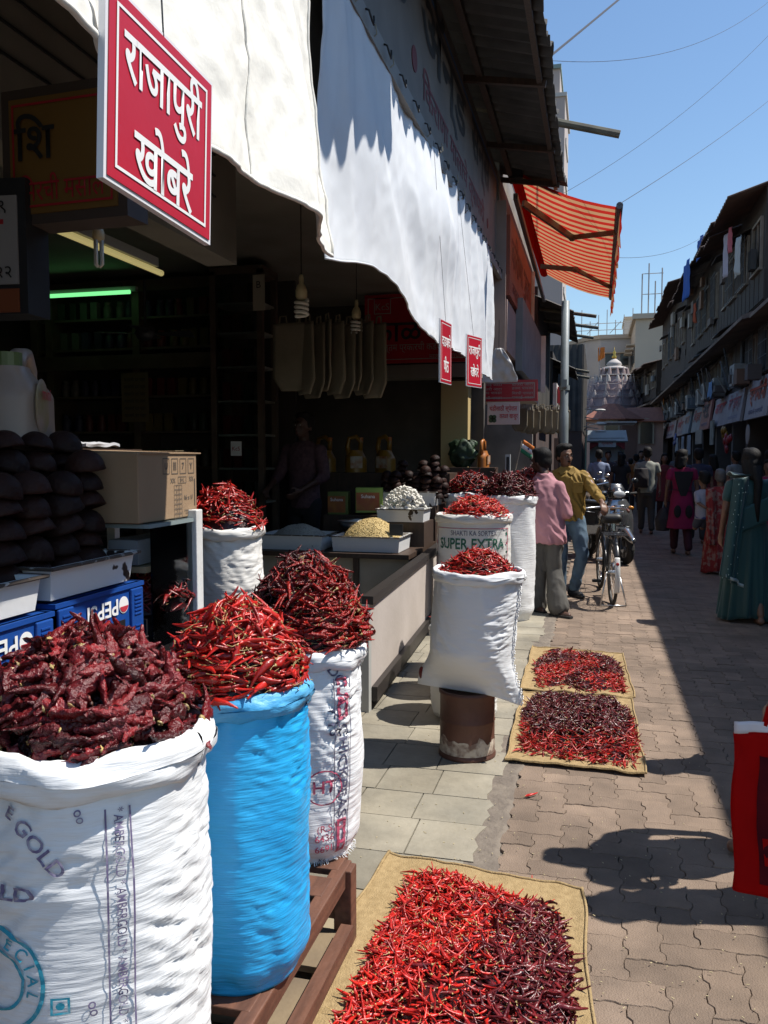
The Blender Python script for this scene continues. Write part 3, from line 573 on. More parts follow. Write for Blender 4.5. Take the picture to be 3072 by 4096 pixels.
# ================================================================ sacks
SACKW = M('sack_white', (.82, .83, .84), .6, (.77, .78, .79), 4, .34, 1, bstretch=(10, 10, 95), brot=(.16, .12, 0), contrast=(.4, .7))
SACKW2 = M('sack_cream', (.78, .77, .74), .62, (.70, .68, .64), 3, .26, 1, bstretch=(9, 9, 80), brot=(.14, .12, 0))
SACKB = M('sack_blue', (.018, .34, .74), .38, (.03, .41, .80), 6, .36, 1, bstretch=(11, 11, 105), brot=(.2, .14, 0))
def ss(a, b, x): t = min(1, max(0, (x - a) / (b - a))); return t * t * (3 - 2 * t)
class Sack:
    def __init__(s, name, label, loc, h, rx, ry, mat, rz=0, bottom=None, wr=.006, seed=0, freq=20, slant=1.2, rim=.02, lean=(0, 0), bulge=.04, group=None, topk=1, rimmat=None, sag=.0, flat=0):
        s.h, s.rx, s.ry, s.bot, s.wr, s.seed, s.freq, s.slant, s.lean, s.bulge, s.topk, s.sag = h, rx, ry, bottom, wr, seed, freq, slant, lean, bulge, topk, sag
        nu, nv = (128, 110) if loc[1] < 5 else (72, 60); mb = MB()
        vs = [s.surf(2 * PI * i / nu, j / nv) for j in range(nv + 1) for i in range(nu)]; fs = [(j * nu + i, j * nu + (i + 1) % nu, (j + 1) * nu + (i + 1) % nu, (j + 1) * nu + i) for j in range(nv) for i in range(nu)]
        vs.append((0, 0, .004)); c = len(vs) - 1; fs += [(c, (i + 1) % nu, i) for i in range(nu)]; mb.add(vs, fs)
        s.o = mb.build(name, mat, None, loc, (0, 0, rz), smooth=True); tag(s.o, label, 'sack', group)
        def rimfn(u, v):
            th = 2 * PI * u; ph = 2 * PI * v; p = s.surf(th, 1, False); n = Vector((math.cos(th), math.sin(th), 0)); k = 1 + .25 * nz3(math.cos(th) * 3 + seed, math.sin(th) * 3) + .13 * math.sin(3 * ph + th * 5 + 2 * nz3(th * 2, seed)); dz = .012 * nz3(math.cos(th) * 1.5 + seed, math.sin(th) * 1.5, 3)
            rg = .22 * rim * (1 - 2.6 * abs(nz3(math.cos(th) * 2.2 + seed, math.sin(th) * 2.2, ph * 1.3 + th * .9))) + .10 * rim * nz3(th * 9, ph * 3, seed)
            return p + n * (.006 + (rim * .75 * k + rg) * math.cos(ph)) + Vector((0, 0, dz - rim * .5 + (rim * 1.5 * k + rg) * math.sin(ph)))
        MB().grid(rimfn, 150, 20).build('rolled_rim', rimmat or mat, s.o, smooth=True, weld=True)
    def surf(s, th, t, wrinkle=True, off=0):
        rx, ry = s.rx, s.ry
        if s.bot: k = ss(0, .34, t); rx = s.bot[0] * (1 - k) + rx * k; ry = s.bot[1] * (1 - ss(0, .38, t)) + ry * ss(0, .38, t)
        else: k = .86 + .14 * ss(0, .10, t); rx *= k; ry *= k
        b = 1 + s.bulge * math.sin(PI * min(1, t * 1.05)) ; b *= (1 - (1 - s.topk) * ss(.75, 1, t))
        c, q = math.cos(th), math.sin(th); x, y = rx * b * c, ry * b * q; z = s.h * t
        if s.bot: z -= s.sag * (abs(c) ** 3) * (1 - ss(0, .4, t)) * (1 if c > 0 else .25)
        if wrinkle and s.wr:
            sd = s.seed * 7.1; e = ss(0, .05, t) * .85 + .15
            f = t * s.h * s.freq * 1.6
            sl = s.slant * (2.6 * th if False else 3.0 * math.sin(th * .5 + sd) + 1.5 * math.sin(2 * th + sd))
            w = (1 - abs(nz3(c * 2.2 + sd, q * 2.2, f * .55 + sl)) * 2.4) * (.55 + .6 * nz3(c * 2 + 5, q * 2, t * 4 + sd))
            w += .7 * (1 - abs(nz3(c * 3.4 + sd, q * 3.4 + 3, f * 1.5 + 1.7 * sl)) * 2.6) * (.5 + nz3(c * 2 + 7, q * 2 + sd, t * 5)) + .35 * nz3(c * 6 + sd, q * 6, f * 3.1 + 3 * sl) + 1.1 * nz3(c * 1.1 + 9, q * 1.1 + sd, t * 2.5)
            mk = ss(-.25, .45, nz3(c * 1.3 + sd + 4, q * 1.3, t * 2.2 + sd)); w *= .35 + 1.1 * mk
            w += 1.5 * (1 - abs(nz3(c * 1.2 + t * 1.3 + sd, q * 1.2 - t, t * 1.6 + 8)) * 3.2) * (1 - mk) * .7          # long soft creases
            w += 1.3 * math.sin(15 * th + 5 * nz3(c * 2, q * 2, sd)) * math.exp(-(1 - t) / .07) + .7 * math.sin(11 * th + 4 * nz3(c, q, sd)) * math.exp(-t / .08)   # gathers at rim and base
            d = s.wr * w * e
        else: d = 0
        return Vector((x + (d + off) * c + s.lean[0] * t, y + (d + off) * q + s.lean[1] * t, z))
    def print(s, body, th, z, size, mat, rot=0, bold=.012, fit=None, rad=None, mesh=None, name='printed_lettering'):
        me = mesh or text_mesh(body, size, bold); bm = bmesh.new(); bm.from_mesh(me); bmesh.ops.triangulate(bm, faces=bm.faces)
        for _ in range(4):
            E = [e for e in bm.edges if e.calc_length() > .009]
            if not E: break
            bmesh.ops.subdivide_edges(bm, edges=E, cuts=1); bmesh.ops.triangulate(bm, faces=[f for f in bm.faces if len(f.verts) > 3])
        xs = [v.co.x for v in bm.verts]; k = fit / (max(xs) - min(xs)) if fit else 1; cr, sr = math.cos(rot), math.sin(rot); rr = (s.rx + s.ry) / 2
        for v in bm.verts:
            x, y = v.co.x * k, v.co.y; X, Y = x * cr - y * sr, x * sr + y * cr
            v.co = s.surf(th + X / rr, min(.985, max(.01, (z + Y) / s.h)), True, .0042)
        bm.to_mesh(me); bm.free(); return mesh_obj(name, me, mat, s.o)
def ring_mesh(r0, r1, a0=0, a1=2 * PI, n=40):
    m = MB(); m.add([(r * math.cos(a0 + (a1 - a0) * i / n), r * math.sin(a0 + (a1 - a0) * i / n), 0) for i in range(n + 1) for r in (r0, r1)], [(2 * i, 2 * i + 2, 2 * i + 3, 2 * i + 1) for i in range(n)]); return m.mesh('ring')
def rect_mesh(w, h, t=None):
    if t is None: return MB().add([(-w/2, -h/2, 0), (w/2, -h/2, 0), (w/2, h/2, 0), (-w/2, h/2, 0)], [(0, 1, 2, 3)]).mesh('r')
    return frame_lines((0, 0, 0), (1, 0, 0), (0, 1, 0), w, h, t, 0).mesh('r')
INK = M('ink_violet', (.16, .13, .24), .7, (.45, .43, .5), 60, contrast=(.45, .75)); TEAL = M('ink_teal', (.03, .33, .45), .7, (.3, .5, .55), 60, contrast=(.5, .8)); INKR = M('ink_red', (.45, .06, .12), .7, (.55, .35, .38), 50, contrast=(.5, .8)); INKG = M('ink_green', (.02, .13, .08), .7, (.3, .4, .35), 50, contrast=(.55, .85)); INKK = M('ink_dark', (.07, .07, .13), .7, (.4, .4, .45), 50, contrast=(.5, .8))

# bench under the front sacks
bench = empty('low_bench', (-.98, 1.6, 0), label='low brown wooden bench carrying the three front sacks', cat='bench')
for x in (-.22, .225):
    MB().beam((x, -1.1, .235), (x, .86, .235), .045, .06).build('side_rail', WOOD, bench, bevel=.004)
    for y_ in (-.7, .82): MB().beam((x + .012, y_, 0), (x + .012, y_, .262), .058, .06).build('leg', WOOD, bench, bevel=.004)
for y_ in (-.9, -.62, -.35, -.10, .16, .42, .68, .84): MB().box((0, y_, .2555), (.45, .11, .022)).build('slat', WOOD, bench, bevel=.003)
MB().beam((.262, -1.2, .085), (.262, .76, .085), .04, .05).build('lower_rail', WOOD, bench); MB().beam((-.22, .82, .12), (.21, .82, .12), .045, .04).build('cross_rail', WOOD, bench)
for k in range(6): MB().box((-.0, -.6 + .26 * k, .055), (.46, .20, .02)).build('lower_slat', M('grey_plank', (.24, .18, .11), .8, (.16, .12, .08), 6, .3, 40), bench)

# sack 1 : white, nearest
s1 = Sack('sack', 'nearest white woven sack with violet and teal print, heaped with dark pods', (-.965, 1.415, .268), .735, .222, .215, SACKW, 0, wr=.0062, seed=1, freq=26, rim=.024)
rr = (s1.rx + s1.ry) / 2
for d in (-.0205, .0205): s1.print('', -.78 + d / rr, .335, 1, INK, mesh=rect_mesh(.0032, .66), name='print_line')
for k in range(5): s1.print('* AMBERGOLD', -.78, .605 - .128 * k, .022, INK, R(-90), .006, fit=.122)
s1.print('GOLD', -1.37, .605, .036, INK, R(-50), .012, fit=.118); s1.print('E', -1.61, .664, .034, INK, R(-25), .01); s1.print('GOLD', -1.74, .523, .036, INK, 0, .022, fit=.15); s1.print('oo', -1.06, .661, .024, INK, R(-75), .006); s1.print('oo', -.99, .315, .026, INK, R(-80), .008)
tc_, tz_ = -1.76, .363
s1.print('', tc_, tz_, 1, TEAL, mesh=ring_mesh(.088, .095), name='print_ring'); s1.print('', tc_, tz_, 1, TEAL, mesh=ring_mesh(.052, .058), name='print_ring')
for ch, a in zip('SPECIAL', [112, 90, 68, 46, 26, 8, -12]): s1.print(ch, tc_ + .073 * math.cos(R(a)) / rr, tz_ + .073 * math.sin(R(a)), .029, TEAL, R(a - 90), .01)
s1.print('', -1.225, .329, 1, TEAL, mesh=rect_mesh(.030, .030, .004), name='print_square'); s1.print('', -1.225, .329, 1, TEAL, mesh=ring_mesh(0.0001, .007, n=14), name='print_dot')
heap('chilli_heap', 'under layer of dark dried chillies filling the nearest sack', (-.965, 1.415, .985), .215, .205, .195, .75, 200, T_DRK, lambda q, i: (pick(T_DRK), mixc(DRKC, DRKC2)), SKIN_W)
singles('dark_chilli', 'crinkled dark red dried chilli on the heap in the nearest sack', 'dark chillies in the nearest sack', (-.965, 1.415, .985), .214, .207, .20, .72, 290, T_DRK, (DRKC * 1.55, DRKC2 * 1.3), SKIN_W, (.004, .024), .34, .97)
# sack 2 : blue
s2 = Sack('sack', 'tall bright blue woven sack heaped with shiny red chillies', (-.855, 1.878, .268), .71, .168, .165, SACKB, 0, wr=.0056, seed=2, freq=30, rim=.019, bulge=.05, rimmat=M('sack_blue_rim', (.13, .43, .70), .5, (.05, .34, .66), 8, .5, 1, bstretch=(30, 30, 60)))
heap('chilli_heap', 'under layer of red dried chillies filling the blue sack', (-.855, 1.878, .965), .172, .168, .21, .8, 420, T_RED, lambda q, i: (pick(T_RED), mixc(REDC, REDC2)), SKIN)
singles('red_chilli', 'shiny slender red chilli with straw stem on the blue sack heap', 'red chillies in the blue sack', (-.855, 1.878, .965), .170, .166, .215, .75, 295, T_RED, (REDC * 1.1, REDC2 * 1.3), SKIN, (.004, .018), .30, .96)
# sack 3 : white printed
s3 = Sack('sack', 'white printed sack on the bench end, heaped with mixed dark chillies', (-.905, 2.53, .268), .66, .172, .17, SACKW, 0, wr=.0065, seed=3, freq=26, rim=.02)
T3 = math.atan2(-2.53, .905); r3 = .171
for d in (-.028, .028): s3.print('', T3 + .62 + d / r3, .32, 1, INKK, mesh=rect_mesh(.003, .55), name='print_line')
s3.print('', T3 + .62, .53, 1, INKR, mesh=rect_mesh(.034, .13, .010), name='print_block'); s3.print('A', T3 + .62, .53, .06, INKR, R(-90), .02)
s3.print('CHICKPEAS', T3 + .62, .30, .046, INKK, R(-90), .014, fit=.30); s3.print('', T3 + .62, .09, 1, INKR, mesh=rect_mesh(.034, .11, .010), name='print_block'); s3.print('0', T3 + .62, .09, .08, INKR, 0, .01)
s3.print('', T3 + .28, .255, 1, INKR, mesh=ring_mesh(.052, .056), name='print_ring'); s3.print('HT', T3 + .28, .255, .055, INKR, 0, .02); s3.print('KTS', T3 + .42, .46, .05, INKK, R(-80), .012); s3.print('DO', T3 + .52, .60, .05, INKK, R(-60), .01)
s3.print('(R.S.)', T3 + .33, .125, .03, INKR, R(3), .005); s3.print('6436', T3 + .28, .095, .03, INKR, R(3), .006); s3.print('6691', T3 + .28, .06, .03, INKR, R(3), .006); s3.print('Kg.', T3 + .28, .015, .022, INKK, 0, .006)
fr = MB(); 
for k in range(90):
    a = rng.uniform(-1.9, .6); p = s3.surf(a, .01); fr.beam(p, p + Vector((math.cos(a) * .012, math.sin(a) * .012, rng.uniform(-.012, .006))), .0015, .001)
fr.build('frayed_hem', SACKW, s3.o)
heap('chilli_heap', 'heap of long-stemmed dark and red chillies on the bench-end sack', (-.915, 2.55, .915), .195, .19, .285, .75, 1300, T_DL, lambda q, i: ((pick(T_DL), mixc(DRKC, DRKC2)) if q[0] - .6 * q[1] < .05 + rng.uniform(-.08, .08) else (pick(T_RED), mixc(REDC, REDC2))) if rng.uniform() > .12 else (pick(T_RED), mixc(REDC2, DRKC)), SKIN_W, lift=(0, .03), up=.5)
# sack 4 by the glass case
st4 = MB().span((-1.62, 2.78, 0), (-1.25, 3.3, .62)).build('wooden_crate_stand', DARKWOOD); tag(st4, 'dark wooden stand under the sack beside the glass case', 'stand')
s4 = Sack('sack', 'plain white sack of red chillies beside the cardboard box', (-1.425, 3.03, .622), .635, .142, .14, SACKW2, 0, wr=.005, seed=4, freq=28, rim=.014)
heap('chilli_heap', 'small heap of red chillies in the sack beside the cardboard box', (-1.425, 3.03, 1.245), .15, .145, .17, .8, 420, T_RL, red_fn, SKIN, up=.5)
# drum and the sack standing on it
RUST = M('rusty_drum', (.075, .028, .018), .6, (.13, .055, .035), 5, .3, 40); 
drum = empty('metal_drum', (-.625, 4.2, 0), label='small rusty brown drum holding up a white sack', cat='drum')
MB().lathe([(.140, 0), (.148, .006), (.148, .022), (.141, .028), (.141, .19), (.144, .195), (.141, .20), (.141, .325), (.147, .333), (.147, .347), (.135, .35), (.128, .335), (0.001, .332)], 40).build('body', RUST, drum, smooth=True)
MB().grid(lambda u, v: ((.1425) * math.cos(2 * PI * u), .1425 * math.sin(2 * PI * u), .032 + (.07 + .075 * nz3(math.cos(2 * PI * u) * 2.2, math.sin(2 * PI * u) * 2.2, 1) + .012 * nz3(math.cos(2 * PI * u) * 9, math.sin(2 * PI * u) * 9, 4)) * v), 90, 4).build('limewash_crust', M('limewash', (.55, .47, .38), .9, (.20, .13, .10), 18, .6, 60, contrast=(.45, .6)), drum, smooth=True)
s5 = Sack('sack', 'plump white sack of red chillies balanced on the rusty drum', (-.625, 4.2, .352), .60, .222, .195, SACKW, R(-14), bottom=(.285, .07), wr=.0055, seed=5, freq=24, rim=.018, bulge=.0, lean=(.05, .02), sag=.05)
heap('chilli_heap', 'low heap of red chillies in the sack on the drum', (-.575, 4.21, .935), .185, .175, .115, .8, 520, T_RL, red_fn, SKIN)
se = MB()
for k in range(60): t_ = k / 59; p = s5.surf(-.05 + .02 * math.sin(k), t_ * .97); se.beam(p + Vector((.004, 0, 0)), p + Vector((.010 + .004 * math.sin(k * 2.1), -.004, .006)), .004, .008)
se.build('side_seam', SACKW, s5.o)
MB().ell((0, 0, 0), (.018, .006, .035), 8, 6).build('chilli_patch', M('dark_red_patch', (.12, .008, .01), .4), s5.o, (-.245, -.035, .055))
# sacks behind; the low ones are hidden and added to shade the ground
for l, h, lb in (((-.74, 4.84, 0), .52, 'unseen low white sack added behind the sack on the drum'), ((-.80, 5.34, 0), .60, 'second unseen low white sack added to shade the ground by the counter'), ((-.87, 5.86, 0), .66, 'third unseen low white sack added for shade, closest to the wide printed sack')):
    Sack('sack', lb, l, h, .19, .20, SACKW2, 0, wr=.006, seed=30 + l[1], freq=18, rim=.02)
    heap('chilli_heap', {4.84: 'chilli heap in the lowest added sack behind the drum', 5.34: 'chilli heap in the second added sack behind the drum', 5.86: 'chilli heap in the third added sack behind the drum'}[l[1]], (l[0], l[1], h), .18, .19, .11, .8, 160, T_RL, red_fn, SKIN, sc=1.3)
s6 = Sack('sack', 'wide cream sack with green and red print behind the drum', (-1.03, 7.22, 0), 1.02, .315, .21, SACKW2, R(4), bottom=(.36, .12), wr=.005, seed=6, freq=16, rim=.022, bulge=.02)
def p6(b, du, z, size, mat, bold=.01, fit=None, mesh=None, name='printed_lettering'): return s6.print(b, -PI / 2 + du, z, size, mat, 0, bold, fit, mesh=mesh, name=name)
p6('SHAKTI KA SORTEX', .05, .885, .06, INKK, .004, .34); p6('SUPER EXTRA', -.02, .79, .13, INKG, .02, .52); p6('', -.02, .60, 1, INKR, mesh=rect_mesh(.62, .66, .006), name='print_frame'); p6('', -.55, .56, 1, INKR, mesh=ring_mesh(.001, .075), name='print_badge'); p6('SHIV', -.55, .56, .06, LETTER_W, .01)
for k in range(7):
    p6('', -1.22, .2 + .1 * k, 1, INKG if k % 2 else INKR, mesh=rect_mesh(.02, .03), name='print_mark'); p6('', 1.1, .4 + .08 * k, 1, INKR if k % 2 else INKG, mesh=rect_mesh(.018, .025), name='print_mark')
heap('chilli_heap', 'heap of bright red chillies in the wide printed sack', (-1.0, 7.2, 1.01), .285, .19, .17, .8, 700, T_RL, red_fn, SKIN, sc=1.2)
back = [((-.80, 7.86, 0), 1.15, .25, .2, 'white sack of dark chillies right behind the wide printed sack'), ((-.68, 8.36, 0), 1.17, .16, .17, 'slim white sack behind the pink-shirted man, nearer one'), ((-.66, 8.78, 0), 1.16, .15, .16, 'slim white sack behind the pink-shirted man, farther one'),
        ((-1.22, 8.3, 0), 1.15, .24, .2, 'white sack at the back of the row, closest to the shop')]
for i, (l, h, a, b, lb) in enumerate(back):
    Sack('sack', lb, l, h, a, b, SACKW, R(5 * i), wr=.006, seed=10 + i, freq=18, rim=.024)
    heap('chilli_heap', ['heap of dark maroon chillies above the wide printed sack', 'small mixed chilli heap beside the pink-shirted man', 'chilli heap half hidden by the pink-shirted man', 'chilli heap at the back of the sack row'][i], (l[0], l[1], h), a * 1.0, b * 1.0, .2, .8, 420, T_DL, drk_fn if i in (0, 2) else (lambda q, i: drk_fn(q, i) if rng.uniform() < .5 else red_fn(q, i)), SKIN_W, sc=1.4, up=.6, lift=(0, .04))
heap('chilli_heap', 'distant pile of red chillies behind the two standing men', (-.75, 10.1, .95), .42, .45, .42, .9, 420, T_RL, red_fn, SKIN, sc=1.9)
tag(MB().lathe([(.40, 0), (.42, .5), (.40, .95)], 24).build('chilli_basket', DARKWOOD, None, (-.75, 10.1, 0)), 'dark round bin under the distant red chilli pile', 'bin')

# ================================================================ mats with spread chillies
JUTE = M('jute', (.40, .285, .14), .95, (.31, .215, .10), 45, .6, 190)
def mat_cloth(label, cs, wob, seed):
    a, b, c, d = [Vector(p) for p in cs]   # near-left, near-right, far-right, far-left
    def fn(u, v):
        p = a.lerp(b, u).lerp(d.lerp(c, u), v); ex = wob * nz3(u * 4 + seed, v * 4, seed); ey = wob * nz3(u * 4, v * 4 + seed, 7)
        q = max(0, 1 - min(u, 1 - u, v, 1 - v) / .05)
        return (p.x + ex, p.y + ey, .014 + .010 * nz3(u * 6, v * 6, seed + 3) + .010 * q * (.6 + nz3(u * 9, v * 9, seed)))
    o = MB().grid(fn, 60, 60).build('jute_mat', JUTE, smooth=True, solid=.005); tag(o, label, 'mat')
    hem = MB()
    for e in ([fn(i / 60, .006) for i in range(61)], [fn(i / 60, .994) for i in range(61)], [fn(.006, i / 60) for i in range(61)], [fn(.994, i / 60) for i in range(61)]):
        hem.tube([(p[0], p[1], p[2] + .003) for p in e], .0055, 6)
    hem.build('rolled_hem', JUTE, o, smooth=True); return o
mat_cloth('large jute mat beside the bench holding the nearest spread chillies', [(-.82, 1.62), (.05, 1.72), (-.02, 2.93), (-.755, 3.03)], .02, 1)
mat_cloth('jute mat under the middle chilli spread, closer to the drum', [(-.425, 4.12), (.262, 4.10), (.245, 5.38), (-.435, 5.36)], .018, 2)
mat_cloth('jute mat under the farthest chilli spread, by the bicycle', [(-.46, 5.42), (.265, 5.40), (.23, 6.60), (-.475, 6.68)], .02, 3)
def spread(label, outline, n, colfn, mats, z=.02, hump=.035, sc=1):
    P = Pile(); k = len(outline); cx = sum(p[0] for p in outline) / k; cy = sum(p[1] for p in outline) / k
    def rad(a):
        best = 9
        for i in range(k):
            (x1, y1), (x2, y2) = outline[i], outline[(i + 1) % k]; dx, dy = math.cos(a), math.sin(a); ex, ey = x2 - x1, y2 - y1; den = dx * ey - dy * ex
            if abs(den) < 1e-9: continue
            t = ((x1 - cx) * ey - (y1 - cy) * ex) / den; s = ((x1 - cx) * dy - (y1 - cy) * dx) / den
            if t > 0 and -1e-6 <= s <= 1 + 1e-6: best = min(best, t)
        return best
    tab = [rad(2 * PI * i / 180) * (1 + .06 * nz3(math.cos(2 * PI * i / 180) * 4, math.sin(2 * PI * i / 180) * 4, n)) for i in range(180)]
    P.quadmesh(lambda u, v: (cx + .95 * v * tab[int(u * 179.99) % 180] * math.cos(2 * PI * u), cy + .95 * v * tab[int(u * 179.99) % 180] * math.sin(2 * PI * u), z + hump * (1 - v ** 2) - .008 - .014 * (v > .96)), 60, 10, np.array((.035, .003, .003)))
    for i in range(n):
        a = rng.uniform(0, 2 * PI); q = math.sqrt(rng.uniform(0, 1)) * rng.choice([1, 1, 1, 1.03]); r_ = tab[int(a / (2 * PI) * 180) % 180] * q; x, y_ = cx + r_ * math.cos(a), cy + r_ * math.sin(a)
        f = rng.normal(size=3); f[2] *= .22; t, c = colfn(x, y_); P.put(t, np.array((x, y_, z + hump * (1 - q ** 2) * (.8 + .4 * nz3(x * 7, y_ * 7)) + rng.uniform(-.002, .014))), f, rng.uniform(0, 6.28), c * rng.uniform(.7, 1.25), sc * rng.uniform(.6, 1.3))
    o = P.build('chilli_spread', mats); kind(o, 'stuff', label, 'chillies')
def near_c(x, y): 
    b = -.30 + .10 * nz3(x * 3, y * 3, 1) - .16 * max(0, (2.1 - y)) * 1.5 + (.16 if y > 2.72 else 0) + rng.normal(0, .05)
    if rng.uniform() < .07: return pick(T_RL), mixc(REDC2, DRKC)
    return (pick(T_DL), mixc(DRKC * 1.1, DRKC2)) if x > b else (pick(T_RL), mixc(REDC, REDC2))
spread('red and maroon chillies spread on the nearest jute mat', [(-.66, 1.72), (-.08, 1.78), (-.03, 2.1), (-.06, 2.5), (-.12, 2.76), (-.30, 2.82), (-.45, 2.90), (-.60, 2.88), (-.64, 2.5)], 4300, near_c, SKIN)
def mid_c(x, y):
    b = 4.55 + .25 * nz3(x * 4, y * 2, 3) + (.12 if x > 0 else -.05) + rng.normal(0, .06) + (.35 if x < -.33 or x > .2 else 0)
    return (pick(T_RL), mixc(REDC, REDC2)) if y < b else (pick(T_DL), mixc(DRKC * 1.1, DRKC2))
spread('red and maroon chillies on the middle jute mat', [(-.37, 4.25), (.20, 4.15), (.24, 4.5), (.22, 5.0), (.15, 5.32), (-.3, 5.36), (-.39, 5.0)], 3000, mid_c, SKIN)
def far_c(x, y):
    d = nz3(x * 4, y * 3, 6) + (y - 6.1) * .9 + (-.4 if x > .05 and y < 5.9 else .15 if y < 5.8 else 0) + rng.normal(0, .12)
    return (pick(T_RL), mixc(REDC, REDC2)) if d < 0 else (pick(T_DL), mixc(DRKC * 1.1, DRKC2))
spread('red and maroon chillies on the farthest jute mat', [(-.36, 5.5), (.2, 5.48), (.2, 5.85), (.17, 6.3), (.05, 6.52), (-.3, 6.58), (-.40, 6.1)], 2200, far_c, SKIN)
Pq = Pile(); Pq.put(T_RED[0], np.array((-.26, 3.72, .008)), np.array((1, .25, 0)), .4, REDC * .9, .85); o = Pq.build('stray_chilli', SKIN); tag(o, 'single red chilli lying alone on the bare paving', 'chilli')
Pq = Pile(); Pq.put(T_RL[0], np.array((-.20, 2.98, .008)), np.array((.1, 1, 0)), .4, REDC * .9, .6); o = Pq.build('chilli_scrap', SKIN); tag(o, 'tiny red chilli scrap on the paving above the nearest mat', 'chilli')

# ================================================================ display by the shop edge (left)
ENAM = M('enamel_white', (.76, .76, .75), .3, (.03, .02, .018), 9, .1, 30, contrast=(.66, .675), detail=3)
CRATE = M('crate_blue', (.008, .055, .26), .4, (.012, .07, .30), 4)
def tray(label, c, dx, dy, h, mat=ENAM, flare=.010, rz=0, group=None):
    t_ = .006; mb = MB(); A = lambda k, z: [(-dx/2 - k, -dy/2 - k, z), (dx/2 + k, -dy/2 - k, z), (dx/2 + k, dy/2 + k, z), (-dx/2 - k, dy/2 + k, z)]
    mb.add(A(0, 0) + A(flare, h) + A(flare + .012, h) + A(flare + .012, h + .006) + A(flare - t_, h + .006) + A(-t_, .006), [(3, 2, 1, 0)] + [(k * 4 + i, k * 4 + (i + 1) % 4, (k + 1) * 4 + (i + 1) % 4, (k + 1) * 4 + i) for k in range(5) for i in range(4)] + [(20, 21, 22, 23)])
    o = mb.build('enamel_tray', mat, None, c, (0, 0, rz)); tag(o, label, 'tray', group)
    frm = MB(); q = flare + .013
    for a, b in (((-1, -1), (1, -1)), ((1, -1), (1, 1)), ((1, 1), (-1, 1)), ((-1, 1), (-1, -1))): frm.tube([(a[0] * (dx/2 + q), a[1] * (dy/2 + q), h + .004), (b[0] * (dx/2 + q), b[1] * (dy/2 + q), h + .004)], .005, 6)
    frm.build('worn_edge', M('worn_edge', (.06, .045, .035), .7, (.4, .4, .38), 30, contrast=(.55, .6)), o); return o
def crate(c, label):
    e = empty('bottle_crate', c, label=label, cat='crate'); X, Y, Z = .30, .405, .20; m = MB()
    for s in (-1, 1):
        m.box((s * (X/2 - .005), 0, Z/2), (.01, Y, Z)); m.box((0, s * (Y/2 - .005), Z/2), (X, .01, Z))
    m.box((0, 0, .005), (X - .02, Y - .02, .01)); m.build('body', CRATE, e)
    MB().box((0, 0, Z - .006), (X + .012, Y + .012, .012)).build('top_lip', CRATE, e); 
    for y_ in (-Y/2 + .035, Y/2 - .035):
        MB().box((X/2 + .004, y_, Z/2 - .006), (.010, .062, Z - .02)).build('corner_post', CRATE, e, bevel=.003)
        for k in range(6): MB().box((X/2 + .0105, y_, Z - .035 - .011 * k), (.003, .036, .004)).build('rib', CRATE, e)
        for k in range(5): MB().box((X/2 + .0105, y_, .075 - .011 * k), (.003, .03, .004)).build('rib', CRATE, e)
    MB().box((X/2 + .0005, .035, .075), (.004, .15, .055)).build('hand_slot', BLACK, e)
    text_on('lettering', 'PEPSI', (X/2 + .001, .0, Z - .055), (0, -1, 0), (0, 0, -1), .062, LETTER_W, e, .02, fit=.145)
    MB().lathe([(.024, 0), (.024, .001)], 20).build('emblem', LETTER_W, e, (X/2 + .001, .105, Z - .055), (0, R(90), 0))
    hd = MB(); hd.add([(0, .022 * math.cos(a), .022 * math.sin(a)) for a in np.linspace(.25, PI - .25, 14)], [tuple(range(14))]); hd.build('emblem_half', M('emblem_red', (.5, .04, .06), .4), e, (X/2 + .0035, .105, Z - .053), (PI, 0, 0)); return e
crate((-1.45, 1.985, .98), 'blue bottle crate with upside-down white lettering, beside the glass case'); crate((-1.45, 1.565, .965), 'blue bottle crate with upside-down lettering, cut by the left frame edge')
tb = MB().span((-1.75, 1.1, 0), (-1.32, 2.62, .955)).build('display_plinth', M('black_stone', (.02, .02, .022), .25)); tag(tb, 'black polished plinth under the blue crates and glass case', 'plinth')
tray('chipped white enamel tray of coconuts, on the crate beside the glass case', (-1.46, 1.96, 1.188), .30, .36, .078); tray('white enamel tray of coconuts, cut by the left frame edge', (-1.46, 1.545, 1.176), .30, .35, .078)
COCO_SHADE = M('coconut', (.030, .011, .007), .6, (.014, .006, .005), 9, .5, 60, rand=.25, spec=.2)  # darker copy of the coconut brown, the display's shade put into the colour
cm = MB().lathe([(.001, -.052)] + [(.055 * math.sin(a), -.052 * math.cos(a)) for a in np.linspace(.2, 1.45, 8)] + [(.058, .004), (.050, .006), (.030, -.012), (.001, -.02)], 16).mesh('coco_mesh', True)
cg = ('dried half coconut stacked dome-up in the dark display trays', 'coconut', 'coconuts stacked in the left display')
for (x, y0, n) in ((-1.42, 1.60, 5), (-1.41, 1.73, 5), (-1.42, 1.86, 5), (-1.42, 1.99, 5), (-1.43, 2.11, 6), (-1.54, 1.66, 7), (-1.54, 1.79, 7), (-1.54, 1.92, 7), (-1.54, 2.05, 7), (-1.55, 2.18, 7)):
    for k in range(n):
        o = mesh_obj('coconut_half', cm, COCO_SHADE, None, (x + random.uniform(-.006, .006), y0 + random.uniform(-.006, .006), 1.235 + .056 * k), (PI + random.uniform(-.26, .26), random.uniform(-.26, .26), random.random() * 6)); o.scale = [random.uniform(.9, 1.12)] * 3; tag(o, *cg)
